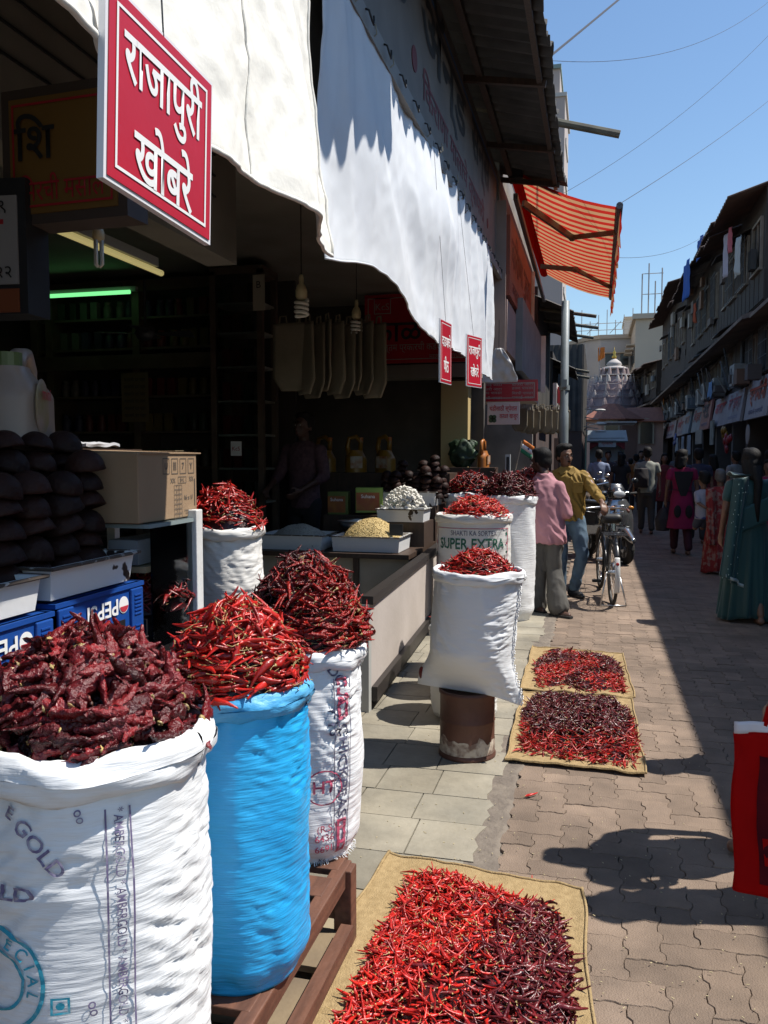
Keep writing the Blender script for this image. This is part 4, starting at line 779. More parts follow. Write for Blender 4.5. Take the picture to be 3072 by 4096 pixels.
# glass case with chillies and the cardboard box
gc = empty('glass_case', (-1.45, 2.4, .955), label='glass-fronted display case under the cardboard box', cat='display case')
MB().box((.157, .12, .20), (.035, .045, .43)).build('post', WHITE, gc, bevel=.003); MB().box((-.15, .12, .20), (.03, .03, .39)).build('post', WHITE, gc)
MB().box((.155, -.03, .19), (.005, .26, .37)).build('pane', glass_mat(), gc); MB().box((0, -.02, .383), (.33, .33, .012)).build('glass_top', M('glass_edge', (.25, .3, .3), .1), gc)
MB().box((.06, -.02, .30), (.10, .28, .075)).build('inner_shelf', M('grey_box', (.20, .21, .22), .4), gc); MB().box((.08, -.02, .248), (.11, .28, .018)).build('wooden_strip', M('pale_wood', (.42, .33, .2), .7, (.3, .22, .13), 8), gc)
heap('chilli_heap', 'dark red chillies heaped inside the glass case', (-1.40, 2.40, 1.05), .12, .16, .13, .6, 260, T_RL, lambda q, i: (pick(T_DL), mixc(REDC2, DRKC)), SKIN)
MB().box((0, -.02, .05), (.28, .30, .10)).build('base', M('black_stone'), gc)
CARD = M('cardboard', (.33, .22, .13), .85, (.29, .19, .11), 5, .1, 40)
bx_ = empty('cardboard_box', (-1.47, 2.375, 1.348), label='printed cardboard carton on top of the glass case', cat='box')
MB().box((0, 0, .105), (.33, .37, .21)).build('body', CARD, bx_, bevel=.003); MB().box((.0, .02, .2135), (.34, .38, .004), (0, R(1.5), 0)).build('flap', CARD, bx_); MB().box((.10, .06, .2165), (.14, .06, .001)).build('tape', M('tape', (.45, .35, .22), .3), bx_)
PR = M('print_grey', (.07, .065, .06), .8); fx = .1655
def cprint(b, y_, z, s, fit=None, bold=.006): text_on('print', b, (fx, y_, z), YU, UZ, s, PR, bx_, bold, fit=fit, lift=.001)
for k, b in enumerate(['U', '|||', '7', 'Y']):
    frame_lines((fx, -.02 + .055 * k, .168), YU, UZ, .042, .05, .002, .001).build('print', PR, bx_); cprint(b, -.02 + .055 * k, .168, .03, None, .01)
for k in range(7): frame_lines((fx, .055, .10 - .0155 * k), YU, UZ, .052, .0145, .0013, .001).build('print', PR, bx_); cprint('%d  |||' % (7 - k), .055, .10 - .0155 * k, .013)
cprint('XX', .022, .122, .022, None, .012); cprint('XX', .145, .125, .022, None, .012); frame_lines((fx, .083, .123), YU, UZ, .055, .022, .0016, .001).build('print', PR, bx_); cprint('B=L', .083, .123, .017); cprint('16 x 1/', .125, .065, .022, None, .012); cprint('STACKING HEIGHT', .13, .022, .008); cprint('7 BOXES ONLY', .13, .013, .008); MB().box((fx + .001, .168, .08), (.001, .0025, .09)).build('print', PR, bx_)
# oil can
CAN = M('can_cream', (.30, .235, .195), .4)
can = empty('oil_can', (-1.66, 2.12, 1.575), R(22), 'large cream plastic oil can with handle above the coconuts', 'oil can')
def canf(u, v):
    th = 2 * PI * u; w = .115 * (1 - .12 * v) * (1 - .55 * ss(.6, 1, v)); d = .075 * (1 - .5 * ss(.65, 1, v)); c, q = math.cos(th), math.sin(th); e = .6
    return (math.copysign(abs(c) ** e, c) * d, math.copysign(abs(q) ** e, q) * w - .03 * ss(.6, 1, v), .205 * v)
MB().grid(canf, 32, 20).build('body', CAN, can, smooth=True, weld=True); MB().tube([(0, .0, .185), (0, .035, .245), (0, .075, .25), (0, .105, .21), (0, .108, .12)], [.02, .021, .022, .022, .018], 12).build('handle', CAN, can, smooth=True)
MB().lathe([(.03, .2), (.03, .24), (.0, .242)], 14, (0, -.045, 0)).build('cap', M('cap_green', (.12, .16, .06), .4), can); MB().ell((.07, -.04, .10), (.008, .055, .075), 16, 10).build('label_patch', M('can_label', (.36, .26, .22), .5, (.25, .2, .08), 12), can)
can.scale = (1.25, 1.25, 1.12); text_on('lettering', 'mini', (.079, -.04, .135), YU, UZ, .045, LETTER_R, can, .01, lift=.002)
sh = MB().span((-2.0, 1.3, 1.50), (-1.62, 2.75, 1.572)).build('upper_shelf', DARKWOOD); tag(sh, 'dark shelf carrying the oil can behind the coconuts', 'shelf'); MB().span((-.02, 0, 0), (.02, .04, 1.5)).build('support', DARKWOOD, sh, (-1.95, 1.4, 0)); MB().span((-.02, 0, 0), (.02, .04, 1.5)).build('support', DARKWOOD, sh, (-1.95, 2.7, 0))
tag(MB().grid(lambda u, v: (.10 * (u - .5), .20 * (v - .5), .012 + .015 * nz3(u * 3, v * 3)), 8, 12).build('paper_sheet', M('grey_paper', (.4, .4, .42), .8), None, (-1.68, 2.52, 1.573), solid=.01), 'folded pale paper lying right of the oil can', 'paper')

# ================================================================ counter with trays of grain
PANEL = M('counter_panel', (.52, .46, .42), .7, (.40, .35, .31), 2.5, .15, 30, contrast=(.3, .8))
ct = empty('shop_counter', (-1.4, 6, 0), label='long low counter with pale panel front beside the drum', cat='counter')
def q_(p): return (p[0] + 1.4, p[1] - 6, p[2])
pa, pb = Vector((-1.30, 4.78, 0)), Vector((-1.44, 7.9, 0)); pd = (pb - pa).normalized(); 
MB().add([q_(p) for p in [(-1.30, 4.78, .14), (-1.44, 7.9, .14), (-1.44, 7.9, .66), (-1.30, 4.78, .66), (-1.34, 4.78, .14), (-1.48, 7.9, .14), (-1.48, 7.9, .66), (-1.34, 4.78, .66)]], [(0, 1, 2, 3), (7, 6, 5, 4), (0, 3, 7, 4), (1, 5, 6, 2), (3, 2, 6, 7), (0, 4, 5, 1)]).build('front_panel', PANEL, ct)
MB().beam(q_((-1.31, 4.74, .685)), q_((-1.45, 7.9, .685)), .07, .05).build('top_edge', M('black_wood', (.025, .02, .018), .5), ct); MB().beam(q_((-1.29, 4.8, .10)), q_((-1.43, 7.9, .10)), .05, .09).build('base_rail', M('black_wood'), ct)
MB().beam(q_((-1.33, 4.76, 0)), q_((-1.33, 4.76, .66)), .06, .06).build('leg', M('grey_leg', (.4, .4, .38), .6), ct); 
B('near_end_panel', q_((-2.6, 4.74, .1)), q_((-1.36, 4.77, .50)), M('black_wood'), ct)
B('table_top', q_((-3.3, 6.72, .68)), q_((-1.5, 9.2, .72)), DARKWOOD, ct); B('table_end', q_((-3.2, 6.80, .05)), q_((-1.52, 6.83, .68)), M('end_panel', (.42, .36, .28), .7, (.33, .28, .2), 4), ct); B('end_post', q_((-2.0, 6.77, .05)), q_((-1.95, 6.80, .68)), DARKWOOD, ct)
tr = tray('shaded enamel tray of pale flour at the far left of the counter', (-2.58, 7.02, .725), .56, .42, .125); tray('enamel tray of golden grain at the counter corner', (-1.90, 7.02, .725), .58, .42, .125)
B('raiser', q_((-2.1, 7.35, .72)), q_((-1.5, 7.8, .94)), DARKWOOD, ct); tray('chipped enamel tray heaped with white lumps', (-1.72, 7.5, .945), .42, .30, .11)
B('raiser', q_((-2.2, 7.9, .72)), q_((-1.5, 8.5, 1.06)), DARKWOOD, ct); tray('long enamel tray under the brown coconut stack', (-1.82, 8.1, 1.06), .62, .4, .13)
def grain(label, loc, rx, ry, h, col, col2, p=.8):
    def fn(u, v): x, y_ = rx * v * math.cos(2 * PI * u), ry * v * math.sin(2 * PI * u); return (x, y_, dome_h(x, y_, rx * 1.02, ry * 1.02, h, p) + .012 * nz3(x * 9, y_ * 9, 3))
    o = MB().grid(fn, 48, 24).build('grain_heap', M('grain_' + label[:12], col, .8, col2, 110, 1.0, 130, contrast=(.4, .6), detail=2), None, loc, smooth=True, weld=True); kind(o, 'stuff', label, 'grain')
    g = MB(); 
    for k in range(900):
        a = random.random() * 6.283; q = math.sqrt(random.random()); x, y_ = rx * q * math.cos(a), ry * q * math.sin(a); g.ell((x, y_, dome_h(x, y_, rx * 1.02, ry * 1.02, h, p) + .012 * nz3(x * 9, y_ * 9, 3)), (.006, .0045, .0045), 5, 3)
    g.build('loose_grain', M('grain_' + label[:12]), o)
grain('golden grain heaped in the corner tray', (-1.90, 7.04, .80), .27, .20, .20, (.62, .47, .22), (.46, .33, .13)); grain('pale flour heaped in the shaded tray', (-2.58, 7.04, .80), .26, .20, .13, (.5, .48, .42), (.42, .40, .36))
B('price_tab', (-1.72, 6.93, .86), (-1.60, 6.94, .96), M('tab_black', (.03, .03, .03), .5)); tag(bpy.data.objects['price_tab'], 'small dark price tab stuck in the golden grain', 'tab')
lm = MB()
for k in range(240):
    q, nn = dome_pt(.21, .15, .20, .85, 1.0); lm.ell(q + nn * rng.uniform(0, .012), (rng.uniform(.013, .02), rng.uniform(.011, .017), rng.uniform(.010, .015)), 6, 5, tuple(rng.uniform(0, 3, 3)))
kind(lm.build('white_lumps', M('lump_white', (.78, .76, .70), .8, (.62, .58, .5), 30), None, (-1.72, 7.5, 1.05), smooth=True), 'stuff', 'white dried lumps heaped in the raised tray', 'lumps')
cg2 = ('brown half coconut stacked on the long enamel tray', 'coconut', 'coconuts stacked on the counter')
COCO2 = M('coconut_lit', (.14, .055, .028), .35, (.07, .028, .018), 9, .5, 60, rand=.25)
for (x, y_, n) in ((-1.50, 7.98, 4), (-1.60, 7.95, 6), (-1.71, 7.97, 4), (-1.55, 8.08, 8), (-1.66, 8.09, 7), (-1.47, 8.12, 6), (-1.8, 8.05, 5), (-1.92, 8.0, 5), (-1.88, 8.15, 7), (-2.03, 8.05, 5)):
    for k in range(n):
        o = mesh_obj('coconut_half', cm, COCO2, None, (x + random.uniform(-.012, .012), y_ + random.uniform(-.012, .012), 1.14 + .052 * k), (PI + random.uniform(-.3, .3), random.uniform(-.3, .3), random.random() * 6)); tag(o, *cg2)
bowl = MB().lathe([(.08, 0), (.13, .02), (.165, .06), (.175, .09), (.185, .092), (.172, .094), (.16, .06), (.12, .03), (.001, .02)], 32).build('steel_bowl', METAL, None, (-2.12, 7.33, .86), smooth=True); tag(bowl, 'round steel bowl of white powder behind the grain', 'bowl'); MB().lathe([(.15, .07), (.10, .085), (.03, .105), (.001, .108)], 20).build('powder', M('powder', (.7, .66, .58), .9), bowl, smooth=True)
tag(MB().span((-.12, -.12, 0), (.12, .12, .14)).build('bowl_block', DARKWOOD, None, (-2.12, 7.33, .72)), 'dark block raising the steel bowl', 'block')
def carton(label, loc, w, d, h, c1, c2, txt, rz=0):
    e = empty('product_box', loc, rz, label, 'box'); MB().box((0, 0, h/2), (w, d, h)).build('body', M(label[:9], c1, .4), e, bevel=.003); MB().box((-.012, -d/2 - .002, h * .45), (w * .86, .003, h * .72)).build('front_print', M(label[:9] + 'p', c2, .4, (.35, .12, .02), 14), e); text_on('lettering', txt, (-.01, -d/2 - .0035, h * .66), UX, UZ, h * .2, LETTER_W, e, .01); return e
carton('green and orange food carton with white lettering on the counter', (-2.12, 7.75, 1.0), .26, .16, .24, (.22, .34, .06), (.30, .05, .02), 'Suhana', R(12)); carton('darker food carton beside the green one', (-2.42, 7.72, .98), .2, .14, .22, (.10, .14, .03), (.22, .06, .02), 'Suhana', R(8))
tag(MB().span((-2.55, 7.62, .72), (-1.98, 7.86, .98)).build('carton_block', DARKWOOD), 'dark block under the food cartons', 'block')
# yellow oil cans behind the counter
YC = M('can_yellow', (.26, .13, .012), .35, rand=.15)
def ycan(loc, rz, s, label, mat=None):
    e = empty('oil_can', loc, rz, label, 'oil can'); m = mat or YC
    MB().grid(lambda u, v: ((.13 - .05 * ss(.55, 1, v)) * math.cos(2 * PI * u), (.09 - .03 * ss(.6, 1, v)) * math.sin(2 * PI * u), .26 * v), 20, 12).build('body', m, e, smooth=True, weld=True)
    MB().tube([(.05, 0, .25), (.06, 0, .36), (.0, 0, .42), (-.08, 0, .40), (-.10, 0, .30), (-.08, 0, .20)], [.03, .028, .026, .026, .028, .03], 10).build('handle', m, e, smooth=True); MB().lathe([(.025, .36), (.028, .41), (.001, .415)], 10, (.06, 0, 0)).build('cap', M('cap_orange', (.4, .12, .02), .4), e)
    MB().box((0, -.088, .12), (.14, .01, .14)).build('label_patch', M('oil_label', (.45, .4, .3), .5, (.35, .1, .02), 15), e); e.scale = (s, s, s); return e
ycan((-2.28, 9.0, 1.36), R(-15), .95, 'yellow oil can with loop handle, nearest the red sign'); ycan((-2.62, 9.0, 1.36), R(20), .95, 'yellow oil can in the middle of the three'); ycan((-2.98, 9.0, 1.36), R(0), .95, 'yellow oil can behind the shopkeeper'); 
ycan((-1.37, 10.4, 1.40), R(80), .8, 'orange oil can beside the leafy green bag', M('can_orange', (.36, .13, .03), .4, rand=.1))
tag(MB().span((-3.3, 8.7, .72), (-1.5, 9.2, 1.36)).build('back_shelf', DARKWOOD), 'dark back shelf carrying the yellow oil cans', 'shelf')
tag(MB().span((-1.8, 10.2, .12), (-1.2, 10.55, 1.4)).build('side_ledge', DARKWOOD), 'dark ledge under the orange oil can', 'ledge')
gb = MB().grid(lambda u, v: (lambda r_, th: (r_ * math.cos(th) * (1 + .5 * v * v), .6 * r_ * math.sin(th), .34 * v + .05 * nz3(u * 6, v * 3)))((.15 * math.sin(PI * min(1, .12 + .8 * v)) ** .7 + .05 * nz3(math.cos(6.283 * u) * 3, math.sin(6.283 * u) * 3, v * 5)), 6.283 * u), 40, 20).build('green_bag', M('green_bag', (.03, .065, .025), .6, (.015, .03, .015), 8, .6, 20), None, (-1.62, 10.38, 1.4), smooth=True); tag(gb, 'crumpled green plastic bag beside the orange can', 'bag')
tag(B('cream_pillar', (-1.95, 10.62, .1), (-1.6, 10.9, 2.5), M('cream_pillar', (.50, .38, .17), .7)), 'cream painted pillar behind the green bag', 'pillar')
# ================================================================ second shop, awning
PINKW = M('pink_wall', (.40, .30, .27), .8, (.33, .25, .22), 3, .1)
s2h = empty('corner_shop', (-1.2, 14, 0), label='second shop with pinkish soffit below the striped awning', cat='shop')
def h2(name, a, b, mat): return B(name, (a[0] + 1.2, a[1] - 14, a[2]), (b[0] + 1.2, b[1] - 14, b[2]), mat, s2h)
h2('soffit', (-2.6, 11.25, 2.95), (-1.18, 16.0, 3.05), PINKW); h2('canopy_face', (-1.25, 11.25, 3.05), (-1.18, 16.0, 3.62), PINKW); h2('canopy_end', (-2.6, 11.22, 2.9), (-1.2, 11.25, 4.9), PINKW)
h2('back_wall', (-5.2, 11.25, 0), (-5.0, 17.8, 5.2), PLASTER); h2('far_wall', (-5, 17.6, 0), (-1.3, 17.8, 5.3), PLASTER); h2('upper_wall', (-1.6, 11.25, 3.62), (-1.3, 17.6, 5.6), PLASTER); h2('ceiling', (-5, 11.25, 3.05), (-2.6, 17.6, 3.12), PLASTER)
h2('lower_soffit', (-2.2, 12.6, 2.55), (-1.12, 16.6, 2.66), M('soffit_cream', (.46, .40, .34), .8)); 
for k in range(4): h2('hook', (-1.7 + .1 * k, 11.9 + .8 * k, 2.7), (-1.69 + .1 * k, 11.91 + .8 * k, 2.95), DARKM)
o = board('grey_sign_box', (-1.08, 14.6, 3.33), YU, UZ, 4.2, 1.06, .10, M('grey_panel', (.26, .28, .29), .6, (.2, .22, .23), 3), 'grey blank sign box below the striped awning', 'sign'); MB().box((-1.04, 16.72, 3.33), (.09, .05, 1.1)).build('white_edge', WHITE, o)
o = board('red_fascia_sign', (-1.16, 13.2, 4.22), YU, UZ, 3.7, 1.05, .06, M('orange_red_sign', (.36, .10, .06), .6, (.30, .08, .05), 4), 'orange-red fascia board with dark red letters under the awning', 'sign')
text_on('lettering', 'किराणा भुसार', (-1.16, 13.2, 4.32), YU, UZ, .55, M('letter_maroon', (.12, .01, .015), .6), o, .02, fit=3.2); text_on('lettering', 'उत्तम माल िमळेल', (-1.16, 13.2, 3.86), YU, UZ, .2, M('letter_maroon'), o, .01, fit=3.0); MB().box((-1.13, 15.08, 4.2), (.05, .06, 1.15)).build('edge_strip', WHITE, o)
# striped awning (translucent cloth)
def cloth_trans(name, col, tr=.5):
    m = bpy.data.materials.new(name); m.use_nodes = True; t = m.node_tree; N = t.nodes; L = t.links; N.remove(N['Principled BSDF']); d = N.new('ShaderNodeBsdfDiffuse'); s = N.new('ShaderNodeBsdfTranslucent'); x = N.new('ShaderNodeMixShader'); x.inputs[0].default_value = tr
    nn = N.new('ShaderNodeTexNoise'); nn.inputs['Scale'].default_value = 3; mx = N.new('ShaderNodeMix'); mx.data_type = 'RGBA'; mx.inputs[6].default_value = (*col, 1); mx.inputs[7].default_value = (*[c * .72 for c in col], 1); L.new(nn.outputs['Fac'], mx.inputs[0])
    for q in (d, s): L.new(mx.outputs[2], q.inputs['Color'])
    L.new(d.outputs[0], x.inputs[1]); L.new(s.outputs[0], x.inputs[2]); L.new(x.outputs[0], N['Material Output'].inputs[0]); return m
AWR, AWC = cloth_trans('awning_red', (.48, .026, .017)), cloth_trans('awning_cream', (.52, .28, .14))
aw = empty('striped_awning', (-1.1, 14.75, 5.35), label='red and cream striped retractable awning over the street', cat='awning')
A0, A1, NS = -3.25, 3.25, 46
m = MB()
for k in range(NS):
    ya, yb = A0 + (A1 - A0) * k / NS, A0 + (A1 - A0) * (k + 1) / NS; m.m = k % 2
    for j in range(6):
        f = lambda t: (1.33 * t, -.57 * t - .10 * math.sin(PI * t) * .8)
        (xa, za), (xb, zb) = f(j / 6), f((j + 1) / 6); m.add([(xa, ya, za), (xb, ya, zb), (xb, yb, zb), (xa, yb, za)], [(0, 1, 2, 3)])
m.build('canopy', [AWR, AWC], aw)
m = MB(); NV = 130
for k in range(NV):
    ya, yb = A0 + (A1 - A0) * k / NV, A0 + (A1 - A0) * (k + 1) / NV; m.m = int((k + .5) / NV * NS) % 2
    dz = lambda y: -.26 - .11 * abs(math.sin((y - A0) * PI / .42)); w = lambda y: .03 * math.sin(y * 9)
    m.add([(1.35, ya, -.58), (1.35 + w(ya), ya, -.58 + dz(ya)), (1.35 + w(yb), yb, -.58 + dz(yb)), (1.35, yb, -.58)], [(0, 1, 2, 3)])
m.build('valance', [AWR, AWC], aw)
MB().tube([(1.34, A0 - .05, -.56), (1.34, A1 + .05, -.56)], .045, 10).build('front_bar', M('bar_grey', (.12, .12, .13), .5), aw); MB().tube([(-.02, A0 - .05, .03), (-.02, A1 + .05, .03)], .09, 12).build('roller', AWR, aw)
AG = M('arm_brown', (.16, .10, .07), .5)
for y_, d in ((-2.2, 1), (2.0, -1)):
    a = empty('folding_arm', (0, 0, 0)); a.parent = aw
    MB().beam((0, y_, -.12), (.68, y_ + .95 * d, -.42), .05, .09).build('upper_arm', AG, a); MB().beam((.68, y_ + .95 * d, -.42), (1.31, y_ + .1 * d, -.60), .05, .07).build('lower_arm', AG, a); MB().ell((.68, y_ + .95 * d, -.42), (.06, .06, .06), 8, 6).build('elbow', AG, a)
MB().box((.0, A0 - .08, -.02), (.18, .1, .22)).build('bracket', DARKM, aw); MB().beam((-.02, A0 + .1, -.3), (-.02, A1, -.55), .06, .08).build('support_rail', M('bar_grey'), aw)
# things hanging at the corner shop
o = sign_y('menu_board', -2.14, -.82, 2.32, 2.62, 12.0, RED_SIGN, 'long red board with rows of small pale writing by the second shop', PALE)
for i, x in enumerate((-1.9, -1.47, -1.03)):
    for k in range(4): text_on('lettering', ['िमरची पावडर', 'मकाई आटा', 'बाजरी आटा', 'हळद पावडर'][(i + k) % 4], (x, 12.0, 2.56 - .062 * k), UX, UZ, .05, PALE, o, .004, fit=.3)
o = sign_y('notice_board', -1.40, -.98, 1.955, 2.245, 11.0, M('pale_board', (.52, .44, .46), .6), 'pale notice board with red Devanagari words and a clover mark'); text_on('lettering', 'थंडीसाठी स्पेशल', (-1.19, 11.0, 2.16), UX, UZ, .085, LETTER_R, o, .012, fit=.36); text_on('lettering', 'काळा खजूर', (-1.12, 11.0, 2.05), UX, UZ, .085, LETTER_R, o, .012, fit=.24)
cl = MB()
for a in range(4): cl.lathe([(.03, 0), (.03, .002)], 12, (.03 * math.cos(a * PI / 2 + .78), .03 * math.sin(a * PI / 2 + .78), 0))
cl.build('clover_mark', M('clover', (.03, .06, .03), .6), o, (-1.33, 10.995, 2.03), (R(90), 0, 0))
for i in range(8): cloth_bag((-1.12 + .085 * i, 12.6 + .06 * i, 2.25 - .02 * (i % 3)), .26, .34, R(-25 + 5 * (i % 3)), 'pinkish cloth bag hanging behind the notice board', 'bags hanging at the second shop')
PLB = M('plastic_bag', (.62, .62, .63), .35, (.5, .5, .52), 5, .8, 12)
pb_ = MB().grid(lambda u, v: ((.17 + .10 * (1 - v) + .02 * nz3(u * 6, v * 4)) * (u - .5) * 1.8 * (1 - .75 * v ** 3), .05 * math.sin(PI * u) * (1 - v) + .03 * nz3(u * 5, v * 5, 2), .44 * v), 24, 20).build('plastic_bag', PLB, None, (-1.25, 10.95, 2.5), smooth=True, solid=.004); tag(pb_, 'white crumpled plastic bag hanging below the awning, sun catching its side', 'bag'); MB().tube([(0, 0, .42), (0, 0, .8)], .004, 5).build('string', DARKM, pb_)
# flag and scale on the far counter
fl = empty('flag', (-.80, 8.6, 1.40), label='small orange, white and green flag on a stick above the chillies', cat='flag'); MB().tube([(0, 0, 0), (.045, 0, .20), (.06, 0, .30)], .004, 6).build('stick', M('stick', (.5, .42, .3), .7), fl)
for k, c in enumerate([(.02, .20, .10), (.75, .75, .75), (.62, .17, .02)]):
    MB().grid(lambda u, v, k=k: (.045 + .012 * (k + v) - .0 + .125 * u * .87, .01 * math.sin(6 * u), .155 + .042 * (k + v) - .075 * u + .03), 8, 2).build('band', M('flag_%d' % k, c, .7), fl, solid=.002, smooth=True)
MB().lathe([(.010, 0), (.010, .001)], 14).build('wheel_mark', M('flag_navy', (.02, .03, .2), .6), fl, (.13, -.012, .215), (R(90), 0, 0))
sc_ = empty('weighing_scale', (-.93, 8.62, 1.16), label='pale weighing scale with upright display beside the flag', cat='scale'); MB().box((0, 0, .03), (.22, .2, .06)).build('base', M('scale_grey', (.42, .45, .45), .4), sc_, bevel=.005); MB().box((.05, 0, .26), (.05, .05, .28)).build('column', M('scale_grey'), sc_); MB().box((.05, -.027, .30), (.03, .004, .15)).build('display', BLACK, sc_); MB().lathe([(.09, .06), (.10, .075), (.0, .076)], 16).build('pan', METAL, sc_)
tag(MB().box((0, 0, .58), (.3, .26, 1.16)).build('scale_stand', DARKWOOD, None, (-.93, 8.62, 0)), 'dark stand carrying the weighing scale', 'stand')

# street pole
po = empty('street_pole', (-.42, 11.2, 0), label='grey painted metal street pole behind the man in yellow', cat='pole'); PG = M('pole_grey', (.22, .25, .26), .5, (.16, .18, .18), 4, .1)
MB().lathe([(.062, 0), (.06, 2.1), (.052, 2.12), (.052, 3.55), (.0, 3.56)], 14).build('shaft', PG, po, smooth=True); MB().lathe([(.068, 2.4), (.068, 2.46)], 14).build('collar', PG, po); MB().box((.0, -.08, 2.48), (.07, .08, .1)).build('clamp', PG, po); MB().box((-.09, .0, .9), (.06, .12, 1.75)).build('junction_box', M('rust_box', (.12, .08, .06), .7), po)

# tin sheds further along the left
def shed(label, y0, y1, xw, xe, ze, zr, poles=3, wallmat=None):
    e = empty('tin_shed', (xw, y0, 0), label=label, cat='shed'); d = y1 - y0
    MB().span((-4, 0, 0), (0, d, 2.2)).build('shopfront', M('shed_dark', (.05, .04, .04), .8, (.10, .06, .05), 2), e); MB().span((-4, .02, 2.2), (.0, d, zr)).build('wall', wallmat or CORR, e)
    n = max(2, int(d / .9))
    for k in range(n):
        a, b = d * k / n, d * (k + 1) / n + .03
        def fn(u, v, a=a, b=b): y_ = a + (b - a) * u; return ((xe - xw) * (1 - v) - .8 * v + .03 * nz3(y_ * 4, k), y_, ze + (zr - ze + .15) * v + .022 * math.sin(2 * PI * y_ / .2) + .015 * (k % 2))
        MB().grid(fn, 30, 2).build('sheet', CORR, e, solid=.006)
    for k in range(poles): MB().tube([(-.5, d * (k + .3) / poles, ze + .25), (xe - xw + random.uniform(.35, .6), d * (k + .3) / poles, ze - .05)], .04, 7).build('pole', M('old_pole'), e)
    return e
shed('tin-roofed shed with jutting poles just past the awning', 18.0, 23.0, -1.25, -.52, 4.55, 5.1, 3); shed('lower tin shed behind the street pole', 23.4, 27.0, -1.2, -.6, 3.9, 4.4, 2)
kb = empty('black_shed', (-.5, 30, 0), label='tall black corrugated shed wall left of the temple', cat='shed'); MB().span((-5, 0, 0), (0, 9, 2.4)).build('shopfront', M('shed_dark'), kb)
for k in range(9): MB().grid(lambda u, v, k=k: (.02 + .02 * math.sin(2 * PI * 5 * u) , k + 1.0 * u, 2.4 + (3.0 + .05 * (k % 2)) * v), 40, 1).build('sheet', CORR, kb, solid=.006)
MB().grid(lambda u, v: (-5 + 5 * u, -.03 + .02 * math.sin(2 * PI * 25 * u), 2.4 + 3.0 * v), 160, 1).build('end_sheet', CORR, kb, solid=.006)
for k in range(5): MB().beam((0, 1 + k * 1.6, 2.6 + .4 * (k % 3)), (.55, 1 + k * 1.6, 2.5 + .4 * (k % 3)), .25, .03).build('window_hood', M('hood_pale', (.4, .4, .38), .6), kb)
o = board('red_letter_sign', (-.88, 14.9 + 5.4, 2.85), YU, UZ, 2.6, .62, .08, WHITE, 'white sign with raised red letters seen edge-on past the second shop', 'sign')
for k in range(4): MB().box((-.83, 19.3 + .62 * k, 2.9), (.07, .36, .36)).build('raised_letter', M('raised_red', (.36, .02, .03), .5), o)
# lamps on the black shed
for k, (y_, z) in enumerate(((31, 2.55), (33.5, 2.35), (36, 3.3))):
    e = empty('street_lamp', (-.45, y_, z), label=['white street lamp head lowest on the black shed', 'white street lamp head midway along the black shed', 'white street lamp head highest on the black shed'][k], cat='lamp'); MB().tube([(0, 0, -.1), (.2, 0, .1), (.45, -.05, .12)], .02, 6).build('arm', METAL, e); MB().ell((.58, -.06, .13), (.22, .1, .05), 10, 6).build('head', WHITE, e, smooth=True)

# wires over the street
def wire(label, a, b, sag, r):
    a, b = Vector(a), Vector(b); m = MB().tube([a.lerp(b, t) - Vector((0, 0, sag * 4 * t * (1 - t))) for t in [i / 24 for i in range(25)]], r, 5).build('overhead_wire', M('wire_grey', (.06, .06, .07), .6)); tag(m, label, 'wire')
wire('thick overhead cable rising from the roof to the top edge', (-.5, 8.1, 5.22), (3.6, 20, 14.2), .05, .012); wire('thin overhead wire crossing high above the street', (-.5, 9.0, 5.6), (3.6, 17.5, 10.6), .5, .003); wire('thin overhead wire leaving the awning corner', (.25, 11.4, 4.80), (3.55, 20.2, 9.3), .06, .0045)
wire('slack thin wire from the awning to the opposite roof', (.24, 14, 4.7), (3.5, 25.3, 8.3), .35, .0035); wire('faintest wire crossing behind the other wires', (-.5, 11.5, 5.0), (3.6, 16.5, 9.8), .3, .003)

# ================================================================ the row on the right
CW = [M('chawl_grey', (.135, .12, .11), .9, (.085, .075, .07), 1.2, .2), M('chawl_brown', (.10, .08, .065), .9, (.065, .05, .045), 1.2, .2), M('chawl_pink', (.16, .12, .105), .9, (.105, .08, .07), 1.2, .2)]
TIMB = M('old_timber', (.05, .037, .03), .85, (.03, .023, .02), 3, .3, 30, stretch=(1, 6, .6)); CORN = M('worn_cornice', (.24, .17, .125), .9, (.12, .085, .07), 1.5, .4, 20); PANE = M('dark_pane', (.02, .022, .025), .15); WFR = M('window_frame', (.30, .26, .21), .7, (.2, .16, .13), 4); RTILE = M('roof_tile', (.11, .07, .055), .85, (.07, .05, .045), 3, .5, 20)
GR = M('grille', (.10, .11, .12), .6)
def window(par, x, y_, z, w, h, grille, hood):
    f = MB(); f.box((x, y_ - w/2, z), (.10, .06, h)); f.box((x, y_ + w/2, z), (.10, .06, h)); f.box((x, y_, z + h/2), (.10, w, .06)); f.box((x, y_, z - h/2), (.16, w + .1, .05)); f.box((x, y_, z), (.06, .04, h))
    o = f.build('window', WFR, par); MB().box((x + .02, y_, z), (.02, w, h)).build('pane', PANE, o)
    if grille:
        g = MB()
        for k in range(6): g.box((x - .12, y_ - w/2 + w * k / 5, z), (.015, .015, h + .1))
        for k in range(4): g.box((x - .12, y_, z - h/2 + h * k / 3), (.015, w + .1, .015))
        g.build('grille', GR, o)
    if hood: MB().add([(x, y_ - w/2 - .1, z + h/2 + .15), (x, y_ + w/2 + .1, z + h/2 + .15), (x - .38, y_ + w/2 + .1, z + h/2 - .02), (x - .38, y_ - w/2 - .1, z + h/2 - .02)], [(0, 1, 2, 3)]).build('hood', TIMB, o, solid=.02)
